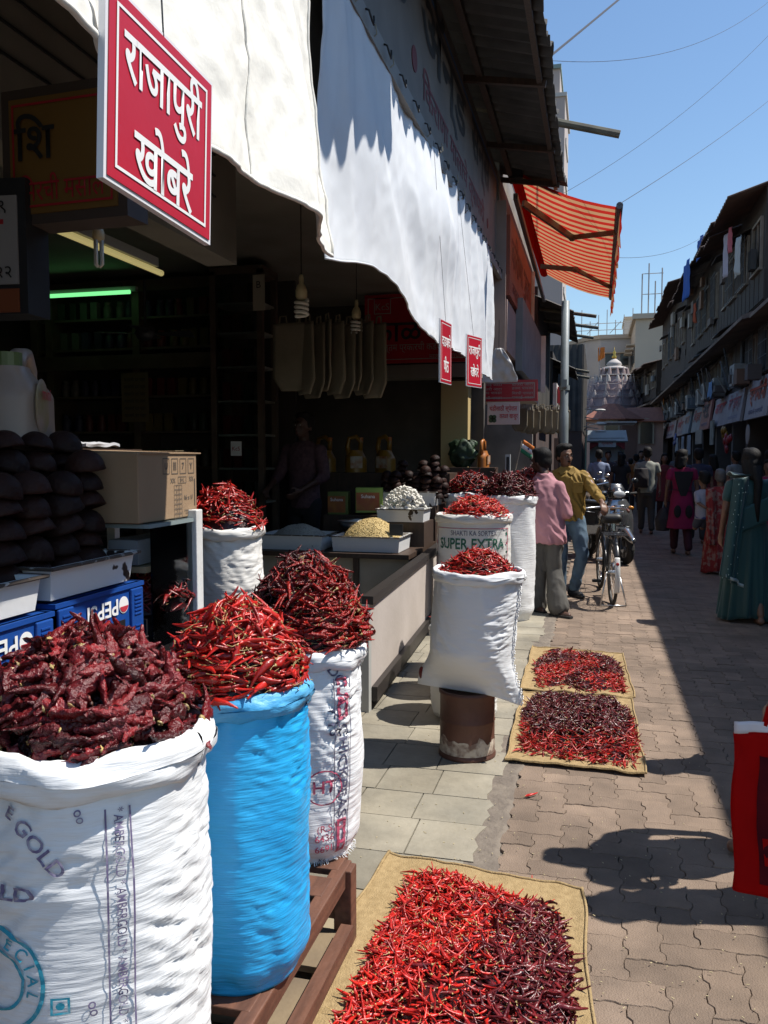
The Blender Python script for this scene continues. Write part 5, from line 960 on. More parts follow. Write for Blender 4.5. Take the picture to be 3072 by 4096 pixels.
def chawl(label, x, y0, y1, ztop, wall, seed, detail=True, over=.55, eave=.55, rise=1.5):
    r_ = random.Random(seed); e = empty('chawl_building', (x, y0, 0), label=label, cat='building'); d = y1 - y0
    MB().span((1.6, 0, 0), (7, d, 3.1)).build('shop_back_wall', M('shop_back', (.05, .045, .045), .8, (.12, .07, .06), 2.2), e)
    for k in range(int(d / 3.4) + 1): MB().span((.0, min(d - .3, k * 3.4), 0), (.5, min(d, k * 3.4 + .3), 3.1)).build('pillar', wall, e)
    MB().span((-.1, 0, 3.1), (7, d, 3.3)).build('floor_slab', CORN, e); MB().span((0, 0, 3.3), (7, d, 4.72)).build('first_floor_wall', wall, e)
    MB().add([(-.75, 0, 4.62), (-.75, d, 4.62), (.05, d, 4.95), (.05, 0, 4.95), (-.75, 0, 4.54), (-.75, d, 4.54), (.05, d, 4.72), (.05, 0, 4.72)], [(0, 1, 2, 3), (7, 6, 5, 4), (0, 4, 5, 1), (0, 3, 7, 4), (1, 5, 6, 2), (3, 2, 6, 7)]).build('cornice', CORN, e)
    MB().span((-over + .25, .05, 4.95), (7, d - .05, ztop)).build('top_floor_wall', TIMB if seed % 2 else wall, e)
    # pitched roof with individual sheets towards the street
    n = int(d / 1.1)
    for k in range(n):
        a, b = d * k / n - .05, d * (k + 1) / n + .02; z0 = ztop + r_.uniform(-.05, .05); xe = -over - eave + r_.uniform(-.08, .05)
        MB().grid(lambda u, v: (xe + (4.2 - xe) * v, a + (b - a) * u, z0 - .25 + (rise + .25) * v + .025 * math.sin(2 * PI * u * 5)), 20, 2).build('roof_sheet', RTILE, e, solid=.03)
    if not detail: return e
    y_ = 1.0
    while y_ < d - .9:
        window(e, -.02, y_, 4.0, r_.uniform(.7, 1.0), 1.0, r_.random() < .5, r_.random() < .6); y_ += r_.uniform(1.5, 2.1)
    y_ = .9
    while y_ < d - .9:
        window(e, -over + .24, y_, 4.95 + (ztop - 4.95) * .52, r_.uniform(.8, 1.3), min(1.4, (ztop - 5.2) * .5), r_.random() < .6, r_.random() < .4); y_ += r_.uniform(1.7, 2.5)
    n = int(d / .55)
    for k in range(n):
        a = d * k / n
        MB().box((-over + .235, a + .27, 4.95 + (ztop - 4.95) * .14), (.03, .5, (ztop - 4.95) * .26)).build('panel', TIMB, e, rot=(0, 0, 0)); 
    for k in range(int(d * 2.2)):   # clutter on ledges
        a = r_.uniform(.3, d - .3); q = r_.random(); c = [(.30, .28, .25), (.12, .10, .09), (.20, .12, .08), (.14, .16, .18), (.05, .05, .05)][r_.randrange(5)]; mt = M('clutter_%d' % int(c[0] * 100), c, .8)
        if q < .35: MB().box((-.35, a, 3.42 + r_.uniform(0, .1)), (.3, r_.uniform(.15, .5), r_.uniform(.15, .4))).build('ledge_box', mt, e)
        elif q < .6: MB().beam((-.3, a, 3.32), (-.55, a + r_.uniform(-.4, .4), r_.uniform(3.7, 4.5)), .035, .03).build('loose_pole', mt, e)
        elif q < .8: MB().box((-over + .1, a, 4.95 + (ztop - 4.95) * r_.uniform(.25, .8)), (.12, r_.uniform(.3, .8), r_.uniform(.2, .7))).build('patch_panel', mt, e, rot=(r_.uniform(-.05, .05), 0, 0))
        else: MB().add([(0, a - .5, 5.0 + r_.uniform(0, .2)), (0, a + .5, 5.0), (-.8, a + .45, 4.72), (-.85, a - .5, 4.68)], [(0, 1, 2, 3)]).build('lean_sheet', mt, e, solid=.02)
    for k in range(max(2, int(d / 4))): MB().tube([(-.06, d * (k + .5) / max(2, int(d / 4)), 3.3), (-.06, d * (k + .5) / max(2, int(d / 4)), 4.6)], .05, 7).build('drainpipe', GR, e)
    return e
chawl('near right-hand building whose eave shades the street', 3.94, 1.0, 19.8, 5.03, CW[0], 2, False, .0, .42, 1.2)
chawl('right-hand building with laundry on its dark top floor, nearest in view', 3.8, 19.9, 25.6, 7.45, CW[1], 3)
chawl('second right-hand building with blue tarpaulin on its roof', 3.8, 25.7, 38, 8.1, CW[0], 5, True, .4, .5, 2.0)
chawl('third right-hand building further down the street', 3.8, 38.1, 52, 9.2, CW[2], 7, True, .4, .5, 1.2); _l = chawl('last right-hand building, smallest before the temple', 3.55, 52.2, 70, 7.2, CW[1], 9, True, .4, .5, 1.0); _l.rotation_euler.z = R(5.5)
# signboards of the right-hand shops
SG = [((.46, .44, .45), (.45, .06, .02), 'स्वामीनी', 'large pale shop sign with orange-red letters at the right edge', 19.6, 22.6, .95),
      ((.36, .34, .36), (.30, .05, .07), 'रमेश स्टोअर्स', 'pale grey shop sign with dull red letters, second from the right edge', 22.7, 25.4, .85), ((.34, .31, .35), (.40, .02, .05), 'आकाश', 'whitish shop sign with crimson heading and blue line', 25.6, 28.6, .9),
      ((.36, .15, .13), (.05, .04, .05), 'न्यू', 'salmon pink shop sign with a dark round mark', 28.8, 31.4, 1.0), ((.33, .36, .38), (.35, .04, .05), 'िपहर', 'bluish white shop sign with one small red word', 31.6, 34.6, .95), ((.22, .26, .32), (.3, .1, .08), 'राज', 'small blue-grey shop sign in the middle of the row', 34.8, 37.4, .9),
      ((.30, .22, .22), (.3, .03, .04), 'गणेश', 'dusty pink shop sign before the longer one', 37.6, 41, .85), ((.32, .25, .25), (.28, .06, .06), 'मसाला भंडार', 'long dusty shop sign far along the row', 41.2, 47, .8), ((.38, .28, .22), (.2, .04, .03), 'स्टोअर्स', 'small warm-coloured shop sign at the far end', 48, 53, .8)]
for i, (c, lc, tx, lb, a, b, h) in enumerate(SG):
    z = 2.42 + h / 2; ty = Vector((.12 + .03 * (i % 3), 0, 1)).normalized(); xx = 3.62 - .06 * (i % 2)
    o = board('shop_sign', (xx, (a + b) / 2, z), (0, -1, 0), ty, b - a - .1, h, .07, M('rsign_%d' % i, c, .6, tuple(k * .75 for k in c), 2), lb); L_ = M('rletter_%d' % i, lc, .6)
    text_on('lettering', tx, (xx + .0, (a + b) / 2, z + .10), (0, -1, 0), ty, h * .5, L_, o, .03, fit=(b - a) * .7); text_on('lettering', 'मालाचे व्यापारी', (xx - .04, (a + b) / 2, z - h * .33), (0, -1, 0), ty, h * .16, M('rsub', (.12, .12, .22), .6), o, .01, fit=(b - a) * .6)
# air conditioners, laundry, tarpaulins
AC = M('ac_pale', (.36, .36, .34), .5, (.28, .27, .25), 4)
for i, (y_, z) in enumerate(((23.4, 3.62), (27.2, 3.60), (29.6, 3.66), (31.2, 3.58), (34.8, 3.62), (39.5, 3.66), (42.6, 3.6), (46, 3.62))):
    e = empty('air_conditioner', (3.55, y_, z), label='boxy pale air conditioner unit on the right-hand first-floor ledge', cat='air conditioner', group='air conditioners along the right-hand ledge'); MB().box((0, 0, 0), (.34, .75, .55)).build('case', AC, e, bevel=.01); MB().lathe([(.2, 0), (.2, .01)], 16).build('fan_grille', GR, e, (-.172, .1, 0), (0, R(-90), 0)); MB().box((.1, 0, -.3), (.5, .5, .04)).build('bracket', GR, e)
def hang_cloth(label, x, y_, z, w, h, c, cat='laundry'):
    o = MB().grid(lambda u, v: (.05 * math.sin(u * 9 + z) * (1 - v * .4) + .03 * nz3(u * 4, v * 4, y_), w * (u - .5), -h * (1 - v) - .06 * math.sin(u * 7) * (1 - v)), 16, 10).build('hanging_cloth', M('cloth_%s' % label[:14], c, .9), None, (x, y_, z), smooth=True, solid=.006); tag(o, label, cat); return o
hang_cloth('pale lilac cloth drying at the top-floor window', 3.05, 22.7, 7.05, .45, 1.0, (.42, .40, .48)); hang_cloth('pink cloth drying beside the pale lilac one', 3.05, 22.0, 7.05, .28, .55, (.48, .14, .18)); hang_cloth('white cloth drying nearest the right frame edge', 3.05, 20.8, 6.5, .7, .8, (.40, .42, .42)); hang_cloth('blue tarpaulin draped from the second roof edge', 2.85, 30.2, 8.05, 1.3, 1.2, (.02, .09, .36), 'tarpaulin'); hang_cloth('smaller blue tarpaulin higher on the roof slope', 3.0, 27.8, 8.25, .9, .6, (.03, .10, .38), 'tarpaulin'); hang_cloth('orange-red cloth hanging on the second building', 3.1, 29.8, 6.6, .35, .6, (.32, .07, .03))
hang_cloth('light blue bundle hanging over the shop signs', 3.3, 26.8, 3.75, .9, .5, (.16, .26, .42), 'tarpaulin'); hang_cloth('orange cloth strip on the far right facade', 3.4, 46.5, 4.6, .5, 1.3, (.34, .12, .02))
# goods in the right-hand shopfronts
for i, (lb, x, y_, z, sx, sz, c) in enumerate((('yellow packets hanging in the right-hand shop', 3.35, 24.2, 2.2, .5, .28, (.35, .17, .01)), ('red packets hanging below the yellow ones', 3.35, 23.6, 1.85, .7, .38, (.34, .02, .03)), ('blue bag hanging under the far signs', 3.3, 38, 2.2, .4, .4, (.02, .06, .3)))):
    m = MB()
    for k in range(9): m.ell((.04 * random.uniform(-1, 1), sx * random.uniform(-.5, .5), sz * random.uniform(-.5, .5)), (.05, .13, .11), 8, 6)
    o = m.build('hanging_packets', M('packets_%d' % i, c, .4, tuple(k * .6 for k in c), 9), None, (x, y_, z), smooth=True); tag(o, lb, 'packets')
o = MB().lathe([(.22, 0), (.22, .02)], 28).build('round_plate', M('plate_pale', (.36, .35, .33), .5), None, (3.3, 20.2, 2.02), (0, R(-90), 0)); tag(o, 'pale round plate hanging near the right frame edge', 'plate')
o = board('poster', (3.45, 27.6, 2.25), (0, -1, 0), UZ, .8, .75, .03, M('poster_grey', (.26, .27, .25), .6, (.12, .13, .12), 5), 'grey portrait poster hanging under the salmon sign', 'poster')
o = board('price_board', (3.5, 31.5, 2.2), (0, -1, 0), UZ, 1.9, .5, .03, M('slat_grey', (.26, .26, .25), .6), 'grey striped board under the bluish sign', 'board')
for k in range(3): hang_cloth(['white apron hanging under the row of signs, first of three', 'white apron hanging under the row of signs, middle', 'white apron hanging under the row of signs, farthest'][k], 3.35, 33 + 2.4 * k, 2.3, .5, .7, (.42, .44, .48))
for k in range(10):
    y_ = 13 + 2.3 * k; c = [(.35, .33, .3), (.22, .05, .04), (.12, .14, .2), (.3, .22, .1)][k % 4]
    e = empty('goods_crate', (3.35 - .25 * (k % 2), y_, 0), random.uniform(-.2, .2), 'goods carton stacked outside the right-hand shops', 'carton', 'cartons outside the right-hand shops')
    for j in range(2 + k % 2): MB().box((.03 * (j % 2), .02 * j, .2 + .4 * j), (.5, .6, .38)).build('carton', M('goods_%d' % ((k + j) % 4), [(.35, .33, .3), (.22, .05, .04), (.12, .14, .2), (.3, .22, .1)][(k + j) % 4], .7), e, bevel=.01)
shelf = empty('goods_shelf', (5.2, 21, 0), label='stocked shelves inside the shop under the large pale sign', cat='shelf')
for z in (.6, 1.1, 1.6, 2.1, 2.6): MB().span((-.3, -1.5, z), (.15, 7, z + .04)).build('board', TIMB, shelf)
for z in (.64, 1.14, 1.64, 2.14):
    for k in range(22): MB().box((-.1, -1.3 + .38 * k, z + .14), (.2, .26, .26 + .1 * ((k * 7) % 3))).build('packet', PROD[(k * 3 + int(z * 10)) % 5], shelf)

# ================================================================ end of the street
FARW = M('far_white', (.50, .49, .46), .8, (.43, .42, .40), .5); CRM = M('far_cream', (.52, .45, .34), .8, (.46, .40, .31), .4)
wb = empty('white_apartment', (0, 80, 0), label='white apartment block with scaffold on its flat roof behind the temple', cat='building')
MB().prism([(-1.0 - 6, 10), (-1.0, 0), (.2, -1.0), (8, -.8), (8, 12), (-7, 12)], 12.1).build('wall', FARW, wb); MB().prism([(-7.2, 10), (-1.15, -.1), (.15, -1.25), (8.2, -1.05), (8.2, 12), (-7.2, 12)], .35, off=12.1).build('parapet', CRM, wb); MB().span((-.2 + 2.6 , 3, 12.4), (7, 9, 14.4)).build('penthouse', FARW, wb); MB().span((2.3, 2.9, 14.4), (7.1, 9, 14.65)).build('penthouse_cap', CRM, wb)
for zz in (10.2, 7.0, 4.0):
    for xx in (1.0, 2.3, 4.1, 5.7):
        f = MB().box((xx, -1.0, zz), (.95 if xx > 3 else .7, .12, 1.0)).build('window', PANE, wb); MB().box((xx, -1.2, zz + .6), (1.3, .5, .1)).build('hood', CRM, f)
    f = MB().box((-2.2, 1.2 + .75, zz), (.7, .7, 1.0), (0, 0, R(-58))).build('window', PANE, wb)
SCF = M('scaffold', (.30, .28, .27), .6)
sf = empty('roof_scaffold', (0, 79.5, 12.45), label='thin scaffold tubes on the white block roof', cat='scaffold')
for k in range(9): MB().tube([(-3 + .75 * k, .3 * (k % 2), 0), (-3 + .75 * k, .3 * (k % 2), 1.4 + .5 * (k % 3))], .035, 5).build('upright', SCF, sf)
for z in (.5, 1.1): MB().tube([(-3.2, 0, z), (3.4, 0, z + .05)], .03, 5).build('ledger', SCF, sf)
for k in range(3): MB().tube([(-3 + 2 * k, 0, .2), (-2 + 2 * k, 0, 1.3)], .03, 5).build('brace', SCF, sf)
cb = empty('cream_apartment', (2.85, 66.5, 0), label='cream apartment block rising behind the right-hand row', cat='building'); MB().span((0, 3, 0), (9, 14, 12.3)).build('wall', CRM, cb); MB().span((-.25, 2.75, 12.3), (9, 14, 12.7)).build('parapet', CRM, cb)
for z in (9.6, 6.6):
    for k in range(3): f = MB().box((-.02, 4.5 + 3 * k, z), (.1, 1.3, 1.3)).build('window', PANE, cb); MB().box((-.3, 4.5 + 3 * k, z + .8), (.7, 1.6, .08)).build('hood', CRM, f)
an = empty('roof_antenna', (3.3, 70, 12.7), label='antenna mast frame on the cream apartment roof', cat='antenna')
for k, h in enumerate((3.2, 4.0, 2.6, 3.6)): MB().tube([(.5 * k, 0, 0), (.5 * k, 0, h)], .05, 5).build('mast', SCF, an)
for z in (1.6, 3.2): MB().tube([(0, 0, z), (1.6, 0, z)], .03, 5).build('crossbar', SCF, an)
tw = empty('tower_block', (-3, 70, 0), label='tall beige tower rising behind the corrugated eave', cat='building'); MB().span((-7, 0, 0), (.1, 8, 30.4)).build('wall', M('tower_beige', (.42, .36, .33), .8), tw); MB().span((-6, 0.5, 30.4), (-.35, 7, 32.6)).build('upper_wall', M('tower_beige'), tw); MB().span((-6.2, .3, 32.6), (-.25, 7.2, 32.9)).build('cap', M('tower_green', (.22, .30, .28), .8), tw); MB().span((-7.1, -.1, 30.2), (.25, 8.1, 30.5)).build('ledge', FARW, tw)
for z in range(12, 30, 3): MB().span((.05, 1.5, z), (.2, 6, z + .5)).build('ledge', FARW, tw)
# temple spire under netting
TPL = M('temple_stone', (.40, .30, .27), .85, (.26, .19, .18), .9, .4, 6); TPW = M('temple_white', (.44, .40, .37), .8)
tp = empty('temple', (1.05, 58, 0), label='carved temple spire with golden finial wrapped in scaffold netting', cat='temple')
prof = [(2.05, 3.0), (1.98, 3.6), (1.88, 4.2), (1.72, 4.8), (1.5, 5.35), (1.27, 5.85), (1.04, 6.35), (.82, 6.85), (.66, 7.25)]
for i, (r_, z) in enumerate(prof[:-1]):
    r2, z2 = prof[i + 1]; n = 24
    ring = lambda rr_, zz: [(rr_ * (1 + .09 * (abs(((k % 6) - 3)) / 3)) * math.cos(2 * PI * k / n), rr_ * (1 + .09 * (abs(((k % 6) - 3)) / 3)) * math.sin(2 * PI * k / n), zz) for k in range(n)]
    MB().add(ring(r_, z) + ring(r2 * .96, z2 - .06) + ring(r2 * 1.05, z2 - .03) + ring(r2 * 1.05, z2), [(q * n + k, q * n + (k + 1) % n, (q + 1) * n + (k + 1) % n, (q + 1) * n + k) for q in range(3) for k in range(n)]).build('tier', TPL, tp)
for k in range(12):
    a = 2 * PI * k / 12 + .2
    for j in range(7):
        r_, z = prof[j + 1]; MB().lathe([(.18 - .01 * j, 0), (.22 - .012 * j, .05), (.17 - .01 * j, .25), (.07, .42), (.0, .52)], 8, (r_ * 1.08 * math.cos(a), r_ * 1.08 * math.sin(a), z)).build('small_spire', TPW if j % 2 else TPL, tp)
MB().lathe([(.7, 7.2), (.86, 7.27), (.78, 7.38), (.42, 7.5), (.52, 7.58), (.42, 7.74), (.2, 7.92), (.0, 8.0)], 24).build('amalaka', TPW, tp, smooth=True); MB().lathe([(.10, 7.95), (.17, 8.1), (.06, 8.25), (.11, 8.38), (.03, 8.55), (.0, 8.75)], 12).build('finial', M('gold', (.6, .38, .08), .3, metal=.8), tp, smooth=True)
MB().span((-2.4, -2.4, 0), (2.4, 2.4, 3.0)).build('base', TPL, tp)
pf = empty('temple_flag', (.1, 57.6, 7.6), label='orange pennant beside the temple spire', cat='flag'); MB().tube([(0, 0, -1.5), (0, 0, 1.2)], .03, 5).build('mast', SCF, pf); MB().grid(lambda u, v: (.42 * u - .1, .08 * math.sin(5 * u + 4 * v), 1.1 - .95 * v * (1 - .3 * u)), 6, 6).build('cloth', M('flag_orange', (.62, .16, .01), .7), pf, solid=.01)
ts = empty('temple_scaffold', (1.05, 58, 0), label='pole scaffolding and grey netting around the temple spire', cat='scaffold')
for k in range(10):
    a = 2 * PI * k / 10; MB().tube([(2.75 * math.cos(a), 2.75 * math.sin(a), 0), (1.5 * math.cos(a), 1.5 * math.sin(a), 6.9)], .035, 5).build('upright', SCF, ts)
for z in (3.4, 4.1, 4.8, 5.5, 6.2, 6.8):
    r_ = 2.75 - 1.25 * z / 6.9; MB().tube([(r_ * math.cos(2 * PI * k / 10), r_ * math.sin(2 * PI * k / 10), z) for k in range(11)], .03, 5).build('ledger', SCF, ts)
NET = M('netting', (.25, .20, .24), .9, alpha=.38); MB().grid(lambda u, v: ((2.85 - 1.3 * v + .12 * nz3(u * 9, v * 5)) * math.cos(2 * PI * u), (2.85 - 1.3 * v) * math.sin(2 * PI * u), 2.4 + 4.1 * v + .3 * nz3(u * 8, 3)), 48, 12).build('netting', NET, ts, smooth=True)
# pink pavilion with tiled roof
pvn = empty('pavilion', (.75, 46, 0), label='pinkish pavilion with arched windows and red tiled roof below the temple', cat='building'); PK = M('pavilion_pink', (.42, .26, .21), .85, (.34, .21, .17), 1.2)
MB().prism([(1.35 * math.cos(a + PI / 8), 1.35 * math.sin(a + PI / 8)) for a in [k * PI / 4 for k in range(8)]], 3.45).build('wall', PK, pvn); MB().span((.9, -.4, 0), (2.6, 3, 3.3)).build('wing', PK, pvn)
for k in range(8):
    a0, a1 = k * PI / 4 + PI / 8, (k + 1) * PI / 4 + PI / 8; MB().add([(1.75 * math.cos(a0), 1.75 * math.sin(a0), 3.4), (1.75 * math.cos(a1), 1.75 * math.sin(a1), 3.4), (.3 * math.cos(a1), .3 * math.sin(a1), 4.25), (.3 * math.cos(a0), .3 * math.sin(a0), 4.25)], [(0, 1, 2, 3)]).build('roof_face', M('red_tile', (.34, .13, .08), .85, (.25, .10, .07), 5, .5, 12), pvn, solid=.06)
MB().add([(.8, -.8, 3.3), (2.7, -.8, 3.3), (2.7, 1.2, 4.1), (.8, 1.2, 4.1)], [(0, 1, 2, 3)]).build('wing_roof', M('red_tile'), pvn, solid=.06)
def arch(x, y_, z, w, h): return [(x + w/2 * math.cos(a), z + h * .55 + w/2 * math.sin(a)) for a in np.linspace(0, PI, 9)] + [(x - w/2, z - h * .4), (x + w/2, z - h * .4)]
for x in (.0, 1.75):
    f = MB().prism(arch(x, 0, 2.55, .78, 1.0), .1, 'y', off=-1.36 if x == 0 else -.5).build('window', CRM, pvn); MB().prism(arch(x, 0, 2.55, .60, .95), .06, 'y', off=-1.40 if x == 0 else -.54).build('pane', PANE, f)
MB().span((-2.6, 2, 0), (-.9, 4, 2.9)).build('green_wall', M('green_wall', (.10, .15, .12), .8), pvn)
# trees by the temple
LEAF = M('leaf', (.16, .13, .05), .8, rand=.2, attr='tint')
def tree(label, loc, h, r_, n, col):
    e = empty('tree', loc, label=label, cat='tree'); MB().tube([(0, 0, 0), (.1, 0, h * .4), (0, .1, h * .75)], [.16, .12, .05], 8).build('trunk', DARKWOOD, e)
    bm_ = MB()
    for k in range(5): a = k * 1.3; bm_.tube([(0, 0, h * .5), (r_ * .6 * math.cos(a), r_ * .6 * math.sin(a), h * .85)], [.06, .02], 6)
    bm_.build('limb', DARKWOOD, e); g = np.random.default_rng(int(h * 100)); V = []; C = []
    for k in range(n):
        c = g.normal(size=3); c *= (g.uniform(.3, 1) ** .5) / np.linalg.norm(c); c = c * np.array((r_, r_, r_ * .8)) * (.75 + .4 * nz3(c[0] * 2, c[1] * 2, c[2] * 2)) + np.array((0, 0, h)); q = rotm(g.normal(size=3), g.uniform(0, 6)); s_ = g.uniform(.08, .16)
        V += [c + q @ np.array(p) * s_ for p in ((-1, -.5, 0), (1, -.5, 0), (1, .5, .1), (-1, .5, .1))]; C += [np.array(col) * g.uniform(.6, 1.3)] * 4
    F = np.arange(len(V)).reshape(-1, 4); mesh_obj('crown', tinted('crown', np.array(V), F, np.array(C), False), LEAF, e)
tree('dusty olive tree right of the temple spire', (2.9, 62, 0), 6.6, 1.3, 1600, (.15, .13, .06)); tree('lower dusty tree by the white block', (4.3, 64, 0), 5.6, 1.2, 1200, (.13, .12, .055))
# kiosk van across the street end
kv = empty('street_kiosk', (.38, 32, 0), label='white street kiosk with a pale banner across its front', cat='kiosk'); MB().span((-.62, 0, .5), (.62, 1.6, 2.2)).build('body', M('kiosk_white', (.34, .36, .38), .6), kv); MB().add([(-.72, -.5, 2.05), (.72, -.5, 2.05), (.72, 1.7, 2.5), (-.72, 1.7, 2.5)], [(0, 1, 2, 3)]).build('roof', M('kiosk_roof', (.16, .18, .19), .5), kv, solid=.05)
for s in (-1, 1): MB().add([(s * .62, -.42, 2.02), (s * .2, -.44, 2.02), (s * .62, -.42, 1.75)], [(0, 1, 2)]).build('red_corner', M('kiosk_red', (.22, .015, .025), .6), kv, solid=.02)
o = board('banner', (0, -.46, 1.98), UX, UZ, .62, .26, .02, M('banner_pale', (.48, .52, .56), .6), parent=kv); text_on('lettering', 'प्रकाश', (0, -.46, 1.96), UX, UZ, .14, LETTER_R, kv, .01, fit=.4)
for s in (-.5, .5): MB().lathe([(.25, -.05), (.25, .05)], 18).build('wheel', RUBBER, kv, (s, .6, .25), (0, R(90), 0))
MB().span((-.6, -.02, .5), (.6, 0, 1.1)).build('counter_front', M('kiosk_blue', (.18, .24, .36), .6), kv)
tag(B('white_shade_cloth', (.0, 36, 2.9), (1.6, 39, 2.96), WHITE), 'white shade sheet catching light above the kiosk', 'canopy')
# ================================================================ people
SK = M('skin_brown', (.20, .10, .065), .5, (.16, .08, .05), 12); HAIR = M('hair_black', (.010, .009, .009), .7, spec=.25, bump=.5, bscale=90, bstretch=(1, 1, .25)); GREYHAIR = M('hair_grey', (.12, .11, .105), .6, bump=.5, bscale=80)
def cap(p0, p1, r0, r1, n=10):
    p0, p1 = Vector(p0), Vector(p1); d = p1 - p0; L = d.length or 1e-4; t = d / L; pts = []; rs = []
    for a in (-.98, -.7, -.35): pts.append(p0 + t * r0 * a); rs.append(r0 * math.sqrt(1 - a * a))
    for k in range(5): q = k / 4; pts.append(p0 + d * q); rs.append(r0 + (r1 - r0) * q)
    for a in (.35, .7, .98): pts.append(p1 + t * r1 * a); rs.append(r1 * math.sqrt(1 - a * a))
    return pts, rs
def blob(name, prims, vox, mat, parent, it=5, fold=0, fscale=(7, 7, 2.2), seed=0, shrink=None):
    m = MB()
    for p in prims:
        if p[0] == 'c': pts, rs = cap(*p[1:5]); m.tube(pts, rs, 12)
        elif p[0] == 'e': m.ell(p[1], p[2], 16, 12, p[3] if len(p) > 3 else None)
        elif p[0] == 'l':   # lofted elliptical rings (cx,cy,z,rx,ry)
            R_ = p[1]; n = 28; vs = []
            for (cx, cy, z, rx, ry) in R_: vs += [(cx + rx * math.cos(2 * PI * k / n), cy + ry * math.sin(2 * PI * k / n), z) for k in range(n)]
            q = len(R_); m.add(vs, [(i * n + j, i * n + (j + 1) % n, (i + 1) * n + (j + 1) % n, (i + 1) * n + j) for i in range(q - 1) for j in range(n)] + [tuple(range(n - 1, -1, -1)), tuple(range((q - 1) * n, q * n))])
    o = bpy.data.objects.new('tmp', m.mesh('tmp'))
    md = o.modifiers.new('r', 'REMESH'); md.mode = 'VOXEL'; md.voxel_size = vox
    sm = o.modifiers.new('s', 'SMOOTH'); sm.factor = .5; sm.iterations = it
    me = bpy.data.meshes.new_from_object(evaluated(o)); old = o.data; bpy.data.objects.remove(o); bpy.data.meshes.remove(old)
    if fold:
        nv = len(me.vertices); co = np.empty(nv * 3, np.float32); no = np.empty(nv * 3, np.float32); me.vertices.foreach_get('co', co); me.vertices.foreach_get('normal', no); co = co.reshape(-1, 3); no = no.reshape(-1, 3)
        f = np.array([(1 - abs(nz3((c[0] + .45 * c[2]) * fscale[0] + seed, c[1] * fscale[1] + .3 * c[2] * fscale[0], (c[2] - .45 * c[0]) * fscale[2])) * 2.8) * (.4 + nz3(c[0] * 5, c[1] * 5 + seed, c[2] * 5) + .3) + .25 * nz3(c[0] * 22, c[1] * 22 + seed, c[2] * 12) for c in co]); co += no * (f[:, None] * fold).astype(np.float32); me.vertices.foreach_set('co', co.ravel()); me.update()
    me.materials.clear(); me.materials.append(mat); me.polygons.foreach_set('use_smooth', [True] * len(me.polygons)); me.name = name
    return mesh_obj(name, me, None, parent)
def hand_prims(w, d, palm, curl=.5, s=1.0, side=1):
    """w wrist, d direction of the fingers, palm = normal the palm faces"""
    w, d, palm = Vector(w), Vector(d).normalized(), Vector(palm); palm = (palm - d * palm.dot(d)).normalized(); ac = d.cross(palm) * side; P = []
    P.append(('c', w, w + d * .03 * s, .027 * s, .030 * s)); 
    for k in (-1, 0, 1): P.append(('c', w + d * .035 * s + ac * .022 * k * s, w + d * .085 * s + ac * .025 * k * s, .017 * s, .014 * s))
    for k, L in zip((-1.5, -.5, .5, 1.5), (.062, .072, .068, .052)):
        a = w + d * .092 * s + ac * .021 * k * s; b = a + (d * math.cos(curl) + palm * math.sin(curl)) * L * .45 * s; c = b + (d * math.cos(curl * 2.1) + palm * math.sin(curl * 2.1)) * L * .40 * s; e = c + (d * math.cos(curl * 3) + palm * math.sin(curl * 3)) * L * .3 * s
        P += [('c', a, b, .0095 * s, .009 * s), ('c', b, c, .009 * s, .008 * s), ('c', c, e, .008 * s, .007 * s)]
    a = w + d * .03 * s - ac * .028 * s; b = a + (d * .6 - ac * .7 + palm * .35) * .045 * s; P += [('c', a, b, .013 * s, .011 * s), ('c', b, b + (d * .9 - ac * .1 + palm * .5) * .03 * s, .0105 * s, .009 * s)]
    return P
def head_prims(h, yaw_, pitch=0, s=1):
    """face looks along local yaw (0 = +y)"""
    h = Vector(h); q = Euler((pitch, 0, yaw_)).to_matrix(); f = lambda x, y_, z: h + q @ Vector((x * s, y_ * s, z * s)); eu = Euler((pitch, 0, yaw_))
    P = [('e', f(0, -.012, .022), (.076 * s, .094 * s, .092 * s), eu), ('e', f(0, .032, -.045), (.056 * s, .060 * s, .068 * s), eu), ('e', f(0, .062, -.085), (.03 * s, .026 * s, .024 * s), eu), ('c', f(0, .088, .005), f(0, .106, -.035), .009 * s, .014 * s),
         ('e', f(0, .086, -.066), (.024 * s, .012 * s, .010 * s), eu), ('c', f(-.032, .078, .022), f(.032, .078, .022), .013 * s, .013 * s)]
    for k in (-1, 1): P += [('e', f(k * .077, -.01, -.02), (.010 * s, .02 * s, .032 * s), eu), ('e', f(k * .038, .06, -.025), (.022 * s, .02 * s, .02 * s), eu)]
    return P, f, eu
def face(par, f, eu, s=1, moustache=False):
    for k in (-1, 1):
        MB().ell((0, 0, 0), (.0125 * s, .008 * s, .0065 * s), 10, 6).build('eye', M('eye_white', (.5, .47, .43), .3), par, f(k * .031, .083, .006), eu); MB().ell((0, 0, 0), (.0058 * s, .004 * s, .0058 * s), 8, 6).build('iris', BLACK, par, f(k * .031, .0895, .006), eu)
        MB().beam((-.019 * s, 0, 0), (.019 * s, 0, .003 * s), .007 * s, .007 * s).build('eyebrow', HAIR, par, f(k * .032, .089, .032), eu)
    MB().ell((0, 0, 0), (.022 * s, .006 * s, .006 * s), 10, 6).build('mouth', M('lips', (.16, .055, .045), .5), par, f(0, .094, -.068), eu)
    if moustache: MB().ell((0, 0, 0), (.030 * s, .010 * s, .0075 * s), 10, 6).build('moustache', HAIR, par, f(0, .094, -.052), eu)
